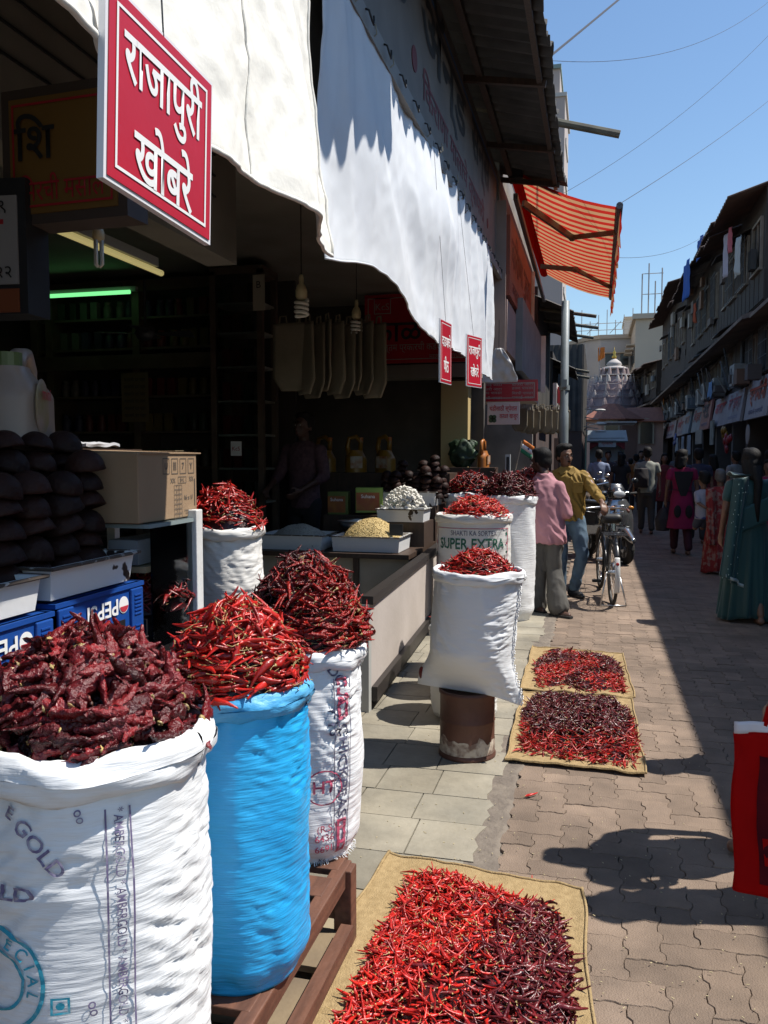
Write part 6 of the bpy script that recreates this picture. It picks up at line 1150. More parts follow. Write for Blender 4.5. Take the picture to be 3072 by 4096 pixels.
def hair_prims(f, eu, s=1, long=0):
    P = [('e', f(0, -.032, .052), (.087 * s, .096 * s, .088 * s), eu), ('e', f(0, -.05, -.0), (.08 * s, .068 * s, .085 * s), eu), ('e', f(.012, .026, .098), (.058 * s, .045 * s, .036 * s), eu), ('e', f(-.03, .012, .108), (.045 * s, .05 * s, .03 * s), eu), ('e', f(.072, -.012, .012), (.016 * s, .035 * s, .05 * s), eu), ('e', f(-.072, -.012, .012), (.016 * s, .035 * s, .05 * s), eu)]
    if long: P += [('c', f(0, -.07, -.02), f(0, -.10, -.10 - .3 * long), .07 * s, .05 * s), ('c', f(-.05, -.05, -.02), f(-.05, -.09, -.1 - .2 * long), .05 * s, .04 * s), ('c', f(.05, -.05, -.02), f(.05, -.09, -.1 - .2 * long), .05 * s, .04 * s)]
    return P
def shoe(par, a, d, mat, s=1):
    d = Vector((d[0], d[1], 0)).normalized(); a = Vector(a); blob('shoe', [('c', a + Vector((0, 0, .035)) - d * .05, a + d * .12 + Vector((0, 0, .03)), .045 * s, .042 * s), ('c', a + d * .05 + Vector((0, 0, .03)), a + d * .17 + Vector((0, 0, .025)), .04 * s, .03 * s), ('c', a - d * .04 + Vector((0, 0, .05)), a - d * .04 + Vector((0, 0, .09)), .042 * s, .045 * s)], .011, mat, par, 3)

# --- man in the yellow shirt, leaning a hand on the bicycle
def yellow_man():
    e = empty('person', (-.26, 9.32, 0), label='person in a mustard yellow shirt and jeans resting a hand on the bicycle', cat='person')
    HP = (-.075, 0, 1.545); hp, f, eu = head_prims(HP, PI - .0 + R(38), R(-6))
    SHL, SHR = (.15, 0, 1.335), (-.20, .02, 1.345); EL = (.27, -.12, 1.13); WL = (.325, -.34, 1.06); ER = (-.26, .0, 1.09); WR = (-.24, -.12, .90)
    legs = [('c', (.07, 0, .86), (.13, -.06, .47), .078, .056), ('c', (.13, -.06, .47), (.045, -.02, .09), .05, .036), ('c', (-.10, 0, .86), (-.10, .02, .47), .078, .056), ('c', (-.10, .02, .47), (-.10, .05, .09), .05, .036)]
    body = hp + [('c', (-.06, .01, 1.38), (-.07, .0, 1.50), .056, .05), ('l', [(-.02, 0, .84, .13, .08), (-.02, 0, .98, .125, .08), (-.025, 0, 1.2, .15, .09), (-.03, .01, 1.34, .16, .08), (-.04, .01, 1.40, .07, .05)]),
            ('c', SHL, EL, .045, .037), ('c', EL, WL, .036, .026), ('c', SHR, ER, .045, .037), ('c', ER, WR, .036, .026)] + legs + hand_prims(WL, (.25, -.75, -.65), (-.1, -.2, -1), .45, 1, -1) + hand_prims(WR, (.1, -.3, -.9), (1, 0, 0), .4)
    blob('body', body, .0085, SK, e, 3); face(e, f, eu, 1, True)
    YS = M('yellow_shirt', (.27, .165, .03), .8, (.23, .14, .025), 6, .3, 25)
    sh = blob('shirt', [('l', [(-.02, -.0, .84, .168, .125), (-.02, -.005, .92, .165, .12), (-.02, -.005, 1.05, .165, .115), (-.025, -.005, 1.2, .182, .122), (-.03, 0, 1.32, .195, .105), (-.04, .005, 1.385, .12, .075), (-.05, .005, 1.425, .068, .062)]), ('c', (SHL[0] - .035, 0, 1.325), EL, .062, .050), ('c', EL, (.312, -.27, 1.085), .050, .042), ('c', (SHR[0] + .03, .02, 1.325), ER, .062, .054), ('c', ER, (-.24, -.07, .95), .056, .044)], .010, YS, e, 2, .013, (15, 15, 4), 3)
    MB().box((.075, -.118, 1.20), (.10, .012, .11), (0, 0, .15)).build('pocket', YS, sh, bevel=.004); MB().box((.075, -.123, 1.245), (.105, .012, .035), (0, 0, .15)).build('pocket_flap', YS, sh, bevel=.004); MB().box((-.01, -.124, 1.08), (.022, .008, .46)).build('placket', YS, sh, bevel=.002)
    for k in (-1, 1): MB().add([(-.05 + k * .01, -.085, 1.37), (-.05 + k * .075, -.045, 1.43), (-.05 + k * .095, -.07, 1.375), (-.05 + k * .055, -.105, 1.335)], [(0, 1, 2, 3)]).build('collar', YS, sh, solid=.008)
    JN = M('jeans_blue', (.05, .085, .13), .85, (.11, .17, .23), 3.5, .3, 60, contrast=(.4, .62))
    blob('jeans', [('l', [(-.02, 0, .80, .15, .105), (-.02, 0, .93, .145, .10)]), ('c', (.065, 0, .84), (.13, -.06, .47), .098, .072), ('c', (.13, -.06, .47), (.05, -.02, .10), .07, .055), ('c', (-.10, 0, .84), (-.10, .02, .47), .098, .072), ('c', (-.10, .02, .47), (-.10, .05, .10), .07, .058)], .011, JN, e, 3, .010, (12, 12, 6), 7)
    blob('hair', hair_prims(f, eu), .01, HAIR, e, 3); SH = M('shoe_black', (.02, .02, .022), .35); shoe(e, (.045, -.02, 0), (.55, -.8), SH); shoe(e, (-.10, .05, 0), (.1, -1), SH); return e
yellow_man()

# --- man in the pink shirt, back turned, at the sacks
def pink_man():
    e = empty('person', (-.43, 8.22, 0), label='person in a pink shirt and grey bell-bottom trousers with back turned', cat='person')
    hp, f, eu = head_prims((-.10, .10, 1.49), R(58), R(-10)); SHR = (.095, .0, 1.245); ER = (.165, -.02, .985); WR = (.05, .20, .95); SHL = (-.20, .12, 1.28); ELb = (-.30, .22, 1.08); WL = (-.30, .42, 1.10)
    legs = [('c', (.05, -.01, .82), (.05, .0, .44), .078, .054), ('c', (.05, .0, .44), (.10, -.10, .09), .05, .036), ('c', (-.08, .05, .82), (-.10, .07, .44), .078, .054), ('c', (-.10, .07, .44), (-.13, .10, .09), .05, .036)]
    feet = [('c', (.10, -.12, .035), (.20, -.19, .025), .036, .028), ('c', (-.13, .08, .035), (-.05, .0, .025), .036, .028)]
    body = hp + [('c', (-.05, .05, 1.32), (-.09, .085, 1.44), .056, .052), ('l', [(-.02, .02, .80, .12, .09), (-.03, .03, 1.05, .13, .085), (-.04, .04, 1.26, .15, .085), (-.05, .05, 1.34, .07, .05)]), ('c', SHR, ER, .044, .036), ('c', ER, WR, .035, .026), ('c', SHL, ELb, .044, .036), ('c', ELb, WL, .035, .026)] + legs + feet + hand_prims(WR, (-.5, .8, -.1), (-.5, -.5, -.5), .5) + hand_prims(WL, (0, .9, -.4), (0, 0, -1), .5)
    blob('body', body, .0085, M('skin_dark', (.085, .042, .03), .5), e, 3); face(e, f, eu)
    PS = M('pink_shirt', (.46, .22, .25), .85, (.40, .19, .22), 5, .3, 22)
    blob('shirt', [('l', [(.0, .0, .70, .155, .13), (-.0, .0, .78, .16, .13), (-.02, .02, .95, .16, .125), (-.035, .03, 1.12, .178, .125), (-.045, .045, 1.25, .185, .10), (-.055, .055, 1.32, .10, .07), (-.06, .06, 1.375, .066, .06)]), ('c', (.085, -.0, 1.245), ER, .060, .050), ('c', ER, (.09, .11, .96), .050, .043), ('c', (-.18, .11, 1.265), ELb, .07, .058), ('c', ELb, (-.30, .36, 1.09), .055, .046)], .010, PS, e, 2, .013, (15, 15, 3.6), 11)
    GT = M('grey_trouser', (.10, .095, .085), .85, (.075, .07, .065), 4, .2, 30)
    blob('trousers', [('l', [(-.02, .02, .70, .15, .12), (-.02, .02, .86, .14, .105)]), ('c', (.05, -.01, .78), (.045, .0, .44), .095, .075), ('c', (.045, .0, .44), (.10, -.09, .09), .075, .105), ('c', (-.08, .05, .78), (-.10, .07, .44), .095, .075), ('c', (-.10, .07, .44), (-.12, .10, .09), .075, .10)], .011, GT, e, 3, .012, (12, 12, 3), 5)
    blob('hair', hair_prims(f, eu), .01, HAIR, e, 3)
    for (a, d) in (((.11, -.13), (.8, -.6)), ((-.13, .08), (.7, -.7))):
        m = MB(); d = Vector((*d, 0)).normalized(); s_ = Vector((-d.y, d.x, 0)); c = Vector((*a, 0)); m.add([c - d * .10 - s_ * .035, c - d * .10 + s_ * .035, c + d * .06 + s_ * .05, c + d * .15 + s_ * .02, c + d * .15 - s_ * .03, c + d * .06 - s_ * .045], [(0, 1, 2, 3, 4, 5)]); o = m.build('sandal', RUBBER, e, (0, 0, .013), solid=.02); MB().tube([c + s_ * .05 + d * .03 + Vector((0, 0, .02)), c + d * .07 + Vector((0, 0, .07)), c - s_ * .045 + d * .03 + Vector((0, 0, .02))], .008, 6).build('strap', RUBBER, o)
    return e
pink_man()

# --- generic walker seen from behind
def walker(label, loc, rz, h, top, bottom, skin=SK, hair=HAIR, sleeve=.6, skirt=None, longhair=0, stride=.12, arms=None, vox=.014, headyaw=0, fold=.006, shoes=None, bag=None, faceon=False, kurta=None):
    k = h / 1.68; e = empty('person', loc, rz, label, 'person'); P = lambda x, y_, z: (x * k, y_ * k, z * k)
    hp, f, eu = head_prims(P(0, .01, 1.565), headyaw, 0, k); st = stride
    SH = [P(-.18, 0, 1.36), P(.18, 0, 1.36)]; A = arms or ([(-.23, -.02, 1.10), (-.24, .06, .86)], [(.23, .02, 1.10), (.24, -.04, .86)]); body = hp + [('c', P(0, 0, 1.38), P(0, .0, 1.50), .05 * k, .047 * k), ('l', [(*P(0, 0, .82), .13 * k, .085 * k), (*P(0, 0, 1.05), .12 * k, .08 * k), (*P(0, 0, 1.28), .14 * k, .085 * k), (*P(0, 0, 1.37), .15 * k, .07 * k), (*P(0, 0, 1.41), .06 * k, .05 * k)])]
    for s_, a in zip(SH, A): body += [('c', s_, P(*a[0]), .042 * k, .035 * k), ('c', P(*a[0]), P(*a[1]), .034 * k, .025 * k)] + hand_prims(P(*a[1]), Vector(P(*a[1])) - Vector(P(*a[0])) + Vector((0, 0, -.05)), (1 if a[1][0] < 0 else -1, .3, 0), .4, k)
    L = [[(-.085, 0, .84), (-.09, st * .5, .45), (-.09, -st * .2 + st, .08)], [(.085, 0, .84), (.09, st * .1, .45), (.09, -st, .10)]]
    for l in L: body += [('c', P(*l[0]), P(*l[1]), .075 * k, .052 * k), ('c', P(*l[1]), P(*l[2]), .048 * k, .034 * k), ('c', P(l[2][0], l[2][1] - .02, .04), P(l[2][0], l[2][1] + .13, .03), .036 * k, .03 * k)]
    blob('body', body, max(.0095, vox * .8), skin, e, 3)
    if faceon: face(e, f, eu, k)
    if kurta: tors = [('l', [(*P(0, 0, kurta), .23 * k, .17 * k), (*P(0, 0, .75), .19 * k, .145 * k), (*P(0, 0, .92), .17 * k, .125 * k), (*P(0, 0, 1.08), .14 * k, .105 * k), (*P(0, 0, 1.26), .165 * k, .115 * k), (*P(0, 0, 1.36), .17 * k, .085 * k), (*P(0, 0, 1.405), .10 * k, .07 * k)])]
    else: tors = [('l', [(*P(0, 0, .80), .165 * k, .12 * k), (*P(0, 0, .95), .155 * k, .115 * k), (*P(0, 0, 1.1), .155 * k, .112 * k), (*P(0, 0, 1.26), .175 * k, .12 * k), (*P(0, 0, 1.36), .18 * k, .09 * k), (*P(0, 0, 1.42), .08 * k, .065 * k)])]
    for s_, a in zip(SH, A):
        s0 = Vector(s_); a0 = Vector(P(*a[0])); tors.append(('c', s0 * .93 + Vector((0, 0, .06 * k)) * 1.2, s0.lerp(a0, min(1, sleeve)), .066 * k, .056 * k))
        if sleeve > 1: tors.append(('c', a0, a0.lerp(Vector(P(*a[1])), sleeve - 1), .055 * k, .044 * k))
    o = blob('kurta' if kurta else 'shirt', tors, vox, top, e, 3, fold, seed=h * 50)
    if skirt: 
        c_, s_n = math.cos, math.sin
        def sk(u, v): th = 2 * PI * u; r_ = (.155 + .085 * v ** .8) * k * (1 + (.09 * math.sin(11 * th + 2 * v) + .06 * math.sin(19 * th + 2) + .05 * nz3(c_(th) * 3, s_n(th) * 3, v * 2)) * v); return (r_ * math.cos(th), r_ * .8 * math.sin(th) + .10 * k * v * math.sin(th * .5), (1.0 - .96 * v) * k + .02 * math.sin(3 * th) * v)
        MB().grid(sk, 90, 24).build('sari_skirt', skirt, e, smooth=True, solid=.006)
    else:
        tr_ = [('l', [(*P(0, 0, .74), .15 * k, .11 * k), (*P(0, 0, .92), .14 * k, .10 * k)])]
        for l in L: tr_ += [('c', P(*l[0]), P(*l[1]), .095 * k, .072 * k), ('c', P(*l[1]), P(l[2][0], l[2][1], .12), .072 * k, .062 * k)]
        blob('trousers', tr_, vox, bottom, e, 3, fold, seed=h * 31)
    blob('hair', hair_prims(f, eu, k, longhair), max(.01, vox * .8), hair, e, 3)
    if shoes:
        for l in L: shoe(e, P(l[2][0], l[2][1], 0), (0, 1), shoes, k)
    return e, P, f
# woman in pink and black kurta
PK_ = M('kurta_pink', (.30, .012, .075), .85, (.25, .01, .06), 4, .2, 25); KB = M('kurta_black', (.015, .012, .014), .8)
e, P, f = walker('person in a magenta kurta with black back panel carrying a dark bag', (1.31, 13.75, 0), R(4), 1.63, PK_, M('maroon_trouser', (.05, .008, .015), .85), longhair=.15, sleeve=.45, stride=.16, headyaw=R(-35), kurta=.42, vox=.012, skin=SK)
MB().grid(lambda u, v: ((.14 - .10 * v ** 1.4) * (u - .5) * 2, -.118 - .004 * math.sin(3 * u), 1.30 - .38 * v), 12, 12).build('back_panel', KB, e, solid=.01)
for s_ in (-1, 1): MB().ell((s_ * .085, -.15, .68), (.055, .02, .10), 12, 8).build('leaf_panel', KB, e)
MB().beam((-.23, -.105, 1.02), (.23, -.1, .99), .02, .01).build('belt', KB, e)
bg = blob('handbag', [('l', [(-.27, .05, .36, .10, .05), (-.27, .05, .55, .13, .06), (-.26, .05, .72, .05, .03)]), ('c', (-.26, .05, .72), (-.245, .06, .84), .012, .012)], .014, M('bag_black', (.02, .015, .018), .6), None, 3, .006); bg.location = (1.31, 13.75, 0); tag(bg, 'dark cloth bag carried low by the person in magenta', 'bag')
# woman in the teal sari
TS = M('sari_teal', (.003, .055, .056), .6, (.0025, .042, .045), 3, .25, 18, sheen=.3)
e, P, f = walker('person in a teal sari with a long black plait, walking away', (1.38, 8.25, 0), R(6), 1.60, TS, TS, longhair=.10, sleeve=.55, stride=.14, skirt=TS, vox=.012, skin=SK, fold=.004)
MB().grid(lambda u, v: ((-.05 - .13 * u - .03 * math.sin(9 * u) * v) - .10 * v, -.13 - .05 * math.sin(PI * u) - .06 * v + .025 * math.sin(u * 16) * v, 1.36 - .02 * u - (.98 - .10 * u) * v), 30, 40).build('pallu', TS, e, smooth=True, solid=.006)
MB().grid(lambda u, v: (-.19 + .22 * u, .10 - .22 * v, 1.37 + .03 * math.sin(PI * v) - .10 * u * (1 - v)), 12, 14).build('shoulder_drape', TS, e, smooth=True, solid=.006)
MB().grid(lambda u, v: (-.21 + .42 * u, -.125 - .03 * math.sin(PI * u), 1.02 + .20 * u - .22 * v), 16, 8).build('waist_drape', TS, e, smooth=True, solid=.006)
MB().tube([(.02, -.10, 1.45), (.03, -.135, 1.30), (.02, -.15, 1.1), (.03, -.15, .95)], [.045, .038, .028, .012], 10).build('plait', HAIR, e, smooth=True)
MB().grid(lambda u, v: (-.10 - .24 * u * .6 - .02 * math.sin(9 * u), -.245 + .02 * math.sin(u * 16), .39 - .03 * v + .09 * u), 24, 2).build('silver_border', M('sari_silver', (.32, .38, .38), .4), e, smooth=True, solid=.006)
spk = MB()
for k in range(26): u, v = random.random(), random.random(); spk.ell((-.05 - .13 * u - .10 * v, -.16 - .05 * math.sin(PI * u) - .06 * v, 1.34 - .9 * v), (.004, .004, .006), 5, 4)
spk.build('sequins', M('sequin', (.35, .5, .48), .3), e)
# older woman in red with the child on her arm
RS = M('sari_red', (.26, .02, .02), .8, (.30, .16, .13), 16, .2, 20, contrast=(.5, .6), detail=2)
e, P, f = walker('grey-haired person in a patterned red sari carrying a child', (1.56, 11.5, 0), R(-4), 1.36, RS, RS, hair=GREYHAIR, skirt=RS, sleeve=.6, vox=.013, arms=([(-.24, .06, 1.10), (-.16, .22, 1.08)], [(.23, .02, 1.10), (.18, .2, 1.0)]))
MB().grid(lambda u, v: (-.06 - .12 * u + .03 * v, -.13 - .04 * math.sin(PI * u) + .02 * math.sin(u * 15) * v, 1.12 - .72 * v), 20, 24).build('pallu', RS, e, smooth=True, solid=.006)
ch = empty('person', (1.36, 11.5, .62), R(20), 'small child in a white and blue top held on an arm', 'person'); hp, f, eu = head_prims((0, 0, .62), R(10), 0, .82)
blob('body', hp + [('c', (0, 0, .48), (0, 0, .55), .036, .036), ('l', [(0, 0, .12, .085, .065), (0, 0, .3, .08, .06), (0, 0, .45, .09, .055), (0, 0, .48, .04, .04)]), ('c', (-.09, 0, .44), (-.10, -.06, .32), .028, .024), ('c', (-.10, -.06, .32), (-.03, -.13, .26), .023, .019), ('c', (.09, 0, .44), (.17, -.03, .36), .028, .024), ('c', (.17, -.03, .36), (.27, -.09, .33), .023, .018), ('c', (-.04, 0, .14), (-.05, .1, -.02), .05, .036), ('c', (.04, 0, .14), (.05, .1, -.02), .05, .036)] + hand_prims((.27, -.09, .33), (1, -.3, -.2), (0, -.3, -1), .4, .6), .009, SK, ch, 3)
blob('top', [('l', [(0, 0, .10, .105, .085), (0, 0, .3, .10, .08), (0, 0, .44, .105, .07), (0, 0, .49, .05, .045)]), ('c', (-.085, 0, .43), (-.10, -.05, .34), .042, .038), ('c', (.085, 0, .43), (.15, -.025, .375), .042, .036)], .012, M('child_top', (.34, .34, .40), .8, (.05, .07, .22), 9, contrast=(.55, .6), detail=1), ch, 3, .004); blob('hair', hair_prims(f, eu, .82), .01, HAIR, ch, 3); blob('shorts', [('c', (-.04, 0, .13), (-.05, .08, .02), .062, .052), ('c', (.04, 0, .13), (.05, .08, .02), .062, .052)], .012, M('child_shorts', (.06, .07, .1), .8), ch, 3)
# shopkeeper behind the counter
e, P, f = walker('shopkeeper in a dull checked shirt standing in the dark behind the counter', (-2.93, 8.15, .12), PI + R(-12), 1.86, M('shirt_check', (.12, .06, .07), .85, (.07, .035, .045), 30), KB, sleeve=1.3, vox=.014, faceon=True, headyaw=R(-10), arms=([(-.25, .05, 1.10), (-.15, .3, .98)], [(.25, .05, 1.10), (.2, .32, .98)]), skin=M('skin_dark'))
# pedestrians further along
far = [('person with a pale shirt and dark backpack walking away', (.98, 17.2, 0), 0, 1.70, (.24, .25, .22), (.05, .045, .04)), ('person in black with long hair walking in the shaded street', (.60, 21.5, 0), 0, 1.58, (.02, .018, .02), (.015, .015, .015)), ('person in a yellow top far down the street', (1.0, 26, 0), 0, 1.45, (.26, .24, .05), (.06, .05, .05)),
       ('person in a pale blue shirt beside the parked motorbikes', (.06, 19.0, 0), 0, 1.66, (.17, .21, .32), (.16, .12, .09)), ('person in dark clothes behind the scooter', (.30, 22.4, 0), PI, 1.65, (.05, .04, .05), (.03, .03, .035)), ('person in a magenta top by the right-hand stalls', (2.45, 13.2, 0), R(160), 1.48, (.26, .015, .07), (.04, .03, .05)), ('person in brown standing at the kiosk', (.75, 28, 0), R(30), 1.66, (.10, .06, .05), (.04, .04, .05)),
       ('person in white among the right-hand stalls', (2.75, 18.2, 0), R(40), 1.62, (.30, .30, .29), (.06, .05, .05)), ('person in dark red walking toward the camera far along', (1.55, 20.5, 0), PI, 1.58, (.14, .02, .025), (.05, .02, .03)), ('person in grey beside the stalls under the salmon sign', (2.2, 24.5, 0), R(-30), 1.66, (.10, .10, .11), (.03, .03, .04)), ('person in green far along the shaded side', (1.5, 30, 0), 0, 1.6, (.04, .09, .05), (.03, .03, .03)),
       ('person in dark blue right behind the person in magenta', (1.75, 15.6, 0), 0, 1.66, (.03, .035, .07), (.03, .03, .03)), ('person in maroon between the stalls and the magenta kurta', (2.15, 16.9, 0), R(20), 1.55, (.12, .015, .02), (.04, .01, .015)), ('person in black by the cartons under the large pale sign', (2.85, 15.2, 0), R(-50), 1.63, (.02, .02, .02), (.02, .02, .025)), ('person in dull orange far along the middle of the lane', (1.05, 23.5, 0), 0, 1.57, (.20, .08, .02), (.04, .03, .03)), ('person in dark grey far along beside the kiosk', (1.35, 27, 0), PI, 1.68, (.05, .05, .055), (.02, .02, .025)), ('person in pale pink farthest down the lane', (.95, 31, 0), 0, 1.58, (.25, .16, .17), (.05, .04, .04))]
for i, (lb, l, rz, h, c1, c2) in enumerate(far):
    e, P, f = walker(lb, l, rz, h, M('fp_top%d' % i, c1, .85), M('fp_bot%d' % i, c2, .85), vox=.02, longhair=.2 if i in (1, 5, 8, 12) else 0, stride=.14, sleeve=.5, kurta=.5 if i in (1, 5, 8, 12) else None)
    if i == 0: bp_ = blob('backpack', [('l', [(0, -.18, .92, .14, .08), (0, -.2, 1.1, .15, .10), (0, -.18, 1.3, .12, .07)])], .018, KB, None, 3, .005); bp_.location = (l[0] - .12, l[1], 0); tag(bp_, 'dark backpack on the person with the pale shirt', 'backpack')
# two passers-by just outside the frame, whose shadows fall across the paving
walker('passer-by outside the frame whose shadow crosses the paving near the red bag', (.84, 3.42, 0), R(80), 1.66, M('fp_top0', (.2, .2, .2)), KB, vox=.018, stride=.2); walker('passer-by outside the frame whose shadow falls beside the middle mat', (1.22, 4.48, 0), R(0), 1.62, M('fp_top1'), KB, vox=.018, stride=.1)
walker('third passer-by outside the frame whose shadow joins the one near the red bag', (1.0, 3.10, 0), R(15), 1.68, M('fp_top6', (.1, .06, .05)), KB, vox=.02, stride=.2)
# person with the red carrier bag at the right edge
e, P, f = walker('person at the right frame edge whose wristwatched hand holds a red carrier bag', (.72, 2.22, 0), R(8), 1.62, M('fp_top4', (.05, .04, .05)), KB, vox=.016, stride=.1, sleeve=.7, arms=([(-.24, -.02, 1.13), (-.285, .0, .985)], [(.23, .02, 1.1), (.24, -.04, .86)]))
MB().lathe([(.031, -.012), (.034, 0), (.031, .012)], 18).build('watch_strap', M('watch_strap', (.02, .02, .02), .4), e, (-.268, -.005, 1.005), (0, R(18), 0)); MB().box((-.288, -.03, 1.0), (.012, .03, .03)).build('watch_face', METAL, e)
RB = cloth_trans('carrier_red', (.62, .012, .012), .45); RBD = M('carrier_print', (.04, .003, .008), .85, (.09, .006, .008), 9, spec=.1)
bg = empty('carrier_bag', (.468, 2.17, .465), R(4), 'glossy red plastic carrier bag with dark print held at the right edge', 'bag')
def bagf(u, v, s): x = -.135 + .27 * u + (.022 * (1 - v) if u < .5 else -.0) + .004 * math.sin(v * 9); return (x + .012 * (v - .5), s * (.028 * math.sin(PI * u) * (1 - v * .5) + .004) + .012 * nz3(u * 4, v * 4, s) + .005 * (1 - 2 * abs(nz3(u * 7 + v * 4, v * 6, 3 + s))), .40 * v + .015 * math.sin(3 * u) * v)
MB().grid(lambda u, v: bagf(u, v, -1), 24, 30).grid(lambda u, v: bagf(u, v, 1), 24, 30).build('body', RB, bg, smooth=True, solid=.0015); MB().grid(lambda u, v: (bagf(u, 1, -1)[0], bagf(u, 1, -1)[1] * (1 - .3 * v), .40 + .030 * v + .015 * math.sin(3 * u) - .02 * u), 24, 3).build('white_lining', M('bag_lining', (.6, .56, .58), .5), bg, smooth=True, solid=.0015)
MB().grid(lambda u, v: (lambda p: (p[0], p[1] - .004, p[2]))(bagf(.20 + .76 * u, .08 + .78 * v * (1 - .1 * u), -1)), 20, 24).build('print_panel', RBD, bg, smooth=True)
tm = text_mesh('new', .13, .02, 'LEFT')
for v in tm.vertices: p = bagf(min(1, max(0, .22 + v.co.x / .27)), min(1, max(0, .30 + v.co.y / .40)), -1); v.co = (p[0], p[1] - .005, p[2])
mesh_obj('lettering', tm, RB, bg)
tm = text_mesh('shop', .06, .0, 'LEFT')
for v in tm.vertices: p = bagf(min(1, max(0, .30 + v.co.x / .27)), min(1, max(0, .19 + v.co.y / .40)), -1); v.co = (p[0], p[1] - .005, p[2])
mesh_obj('lettering', tm, RB, bg)
MB().tube([(-.06, 0, .40), (-.05, -.01, .47), (.0, -.02, .50), (.05, -.01, .47), (.06, 0, .40)], .008, 6).build('handle', RB, bg, smooth=True)

# ================================================================ bicycle
BST = M('bike_steel', (.16, .155, .15), .45, metal=.85)
def wheel(par, c, r_, tyre, spokes=22, hub=.02, rimw=.012):
    w = empty('wheel', c); w.parent = par; n = 44; cir = lambda rr_, x=0: [(x, rr_ * math.cos(2 * PI * k / n), rr_ * math.sin(2 * PI * k / n)) for k in range(n + 1)]
    MB().tube(cir(r_ - tyre), tyre, 8, False).build('tyre', RUBBER, w, smooth=True); MB().tube(cir(r_ - 2 * tyre - rimw * .6), rimw, 8, False).build('rim', BST, w, smooth=True); MB().tube([(-.045, 0, 0), (.045, 0, 0)], hub, 10).build('hub', METAL, w)
    s_ = MB()
    for k in range(spokes): a = 2 * PI * k / spokes; s_.tube([((.03 if k % 2 else -.03), hub * math.cos(a + .4), hub * math.sin(a + .4)), (0, (r_ - 2 * tyre) * math.cos(a), (r_ - 2 * tyre) * math.sin(a))], .0022, 4, False)
    s_.build('spokes', BST, w); return w
bk = empty('bicycle', (.185, 8.86, 0), R(6), 'black roadster bicycle with white rear mudguard parked on its stand', 'bicycle'); BF = M('bike_black', (.018, .018, .02), .3)
RWc, FWc = (0, 0, .345), (0, 1.12, .345); wheel(bk, RWc, .345, .018); wheel(bk, FWc, .345, .018)
T = lambda nm, pts, r_, m=BF, n=8: MB().tube(pts, r_, n).build(nm, m, bk, smooth=True)
BBk, STp, HDt, HDb = (0, .44, .29), (0, .27, .80), (0, .90, .88), (0, .93, .68)
T('seat_tube', [BBk, STp], .016); T('top_tube', [(0, .28, .77), (0, .90, .84)], .015); T('down_tube', [BBk, HDb], .016); T('head_tube', [HDb, HDt], .019)
for s_ in (-1, 1): T('chain_stay', [(s_ * .055, 0, .345), (s_ * .03, .42, .29)], .009); T('seat_stay', [(s_ * .055, 0, .345), (s_ * .02, .27, .77)], .008); T('fork_blade', [(s_ * .05, 1.12, .345), (s_ * .045, 1.02, .55), (s_ * .02, .93, .68)], .011); T('carrier_strut', [(s_ * .06, 0, .345), (s_ * .07, -.05, .735)], .006)
for s_ in (-1, 1): T('stand_leg', [(s_ * .06, .0, .345), (s_ * .13, -.10, .012)], .008, METAL)
T('stand_foot', [(-.13, -.10, .012), (.13, -.10, .012)], .008, METAL)
mg = lambda c, a0, a1, mat, nm: MB().grid(lambda u, v: (.026 * math.cos(PI * v) * 1.0, c[1] + (.37 + .012 * math.sin(PI * v)) * math.cos(a0 + (a1 - a0) * u), c[2] + (.37 + .012 * math.sin(PI * v)) * math.sin(a0 + (a1 - a0) * u)), 24, 6).build(nm, mat, bk, smooth=True, solid=.003)
mg(RWc, R(60), R(150), BF, 'mudguard'); mg(RWc, R(150), R(206), M('mudguard_white', (.62, .62, .60), .35), 'white_mudguard'); mg(FWc, R(20), R(150), BF, 'mudguard'); MB().ell((0, -.36, .47), (.018, .012, .018), 8, 6).build('reflector', M('reflector_red', (.3, .02, .02), .2), bk)
cr = MB(); cr.box((0, .0, .745), (.02, .42, .012))
for x in (-.075, -.03, .03, .075): cr.tube([(x, -.22, .745), (x, .26, .745)], .006, 6)
for y_ in (-.22, -.08, .06, .2): cr.tube([(-.11, y_, .748), (.11, y_, .748)], .007, 6)
cr.build('carrier', BF, bk); T('carrier_spring', [(-.09, -.16, .765), (0, -.2, .77), (.09, -.16, .765)], .005)
blob('saddle', [('c', (-.06, .2, .885), (.06, .2, .885), .055, .055), ('c', (0, .22, .89), (0, .42, .895), .05, .026)], .012, M('saddle_black', (.02, .018, .016), .5), bk, 3); T('seat_post', [STp, (0, .25, .87)], .012, METAL)
T('handlebar', [(-.24, .70, .935), (-.25, .80, .945), (-.14, .90, .955), (0, .93, .965), (.14, .90, .955), (.25, .80, .945), (.24, .70, .935)], .011, METAL); T('stem', [HDt, (0, .93, .965)], .013, METAL)
for s_ in (-1, 1): T('grip', [(s_ * .24, .66, .932), (s_ * .245, .76, .942)], .016, M('grip_brown', (.14, .05, .04), .5)); T('brake_rod', [(s_ * .2, .78, .92), (s_ * .1, .9, .90)], .005, METAL)
MB().lathe([(.095, -.003), (.095, .003)], 26).build('chainring', METAL, bk, (.055, .44, .29), (0, R(90), 0)); MB().box((.062, .22, .30), (.012, .52, .13)).build('chain_case', BF, bk, bevel=.01)
for s_, a in ((1, .5), (-1, .5 + PI)):
    T('crank', [(s_ * .07, .44, .29), (s_ * .085, .44 + .17 * math.cos(a), .29 + .17 * math.sin(a))], .009, METAL); MB().box((s_ * .13, .44 + .17 * math.cos(a), .29 + .17 * math.sin(a)), (.09, .07, .025)).build('pedal', RUBBER, bk)
MB().lathe([(.001, -.04), (.04, -.03), (.05, .03), (.001, .035)], 14).build('headlamp', METAL, bk, (0, 1.0, .86), (R(-90), 0, 0))

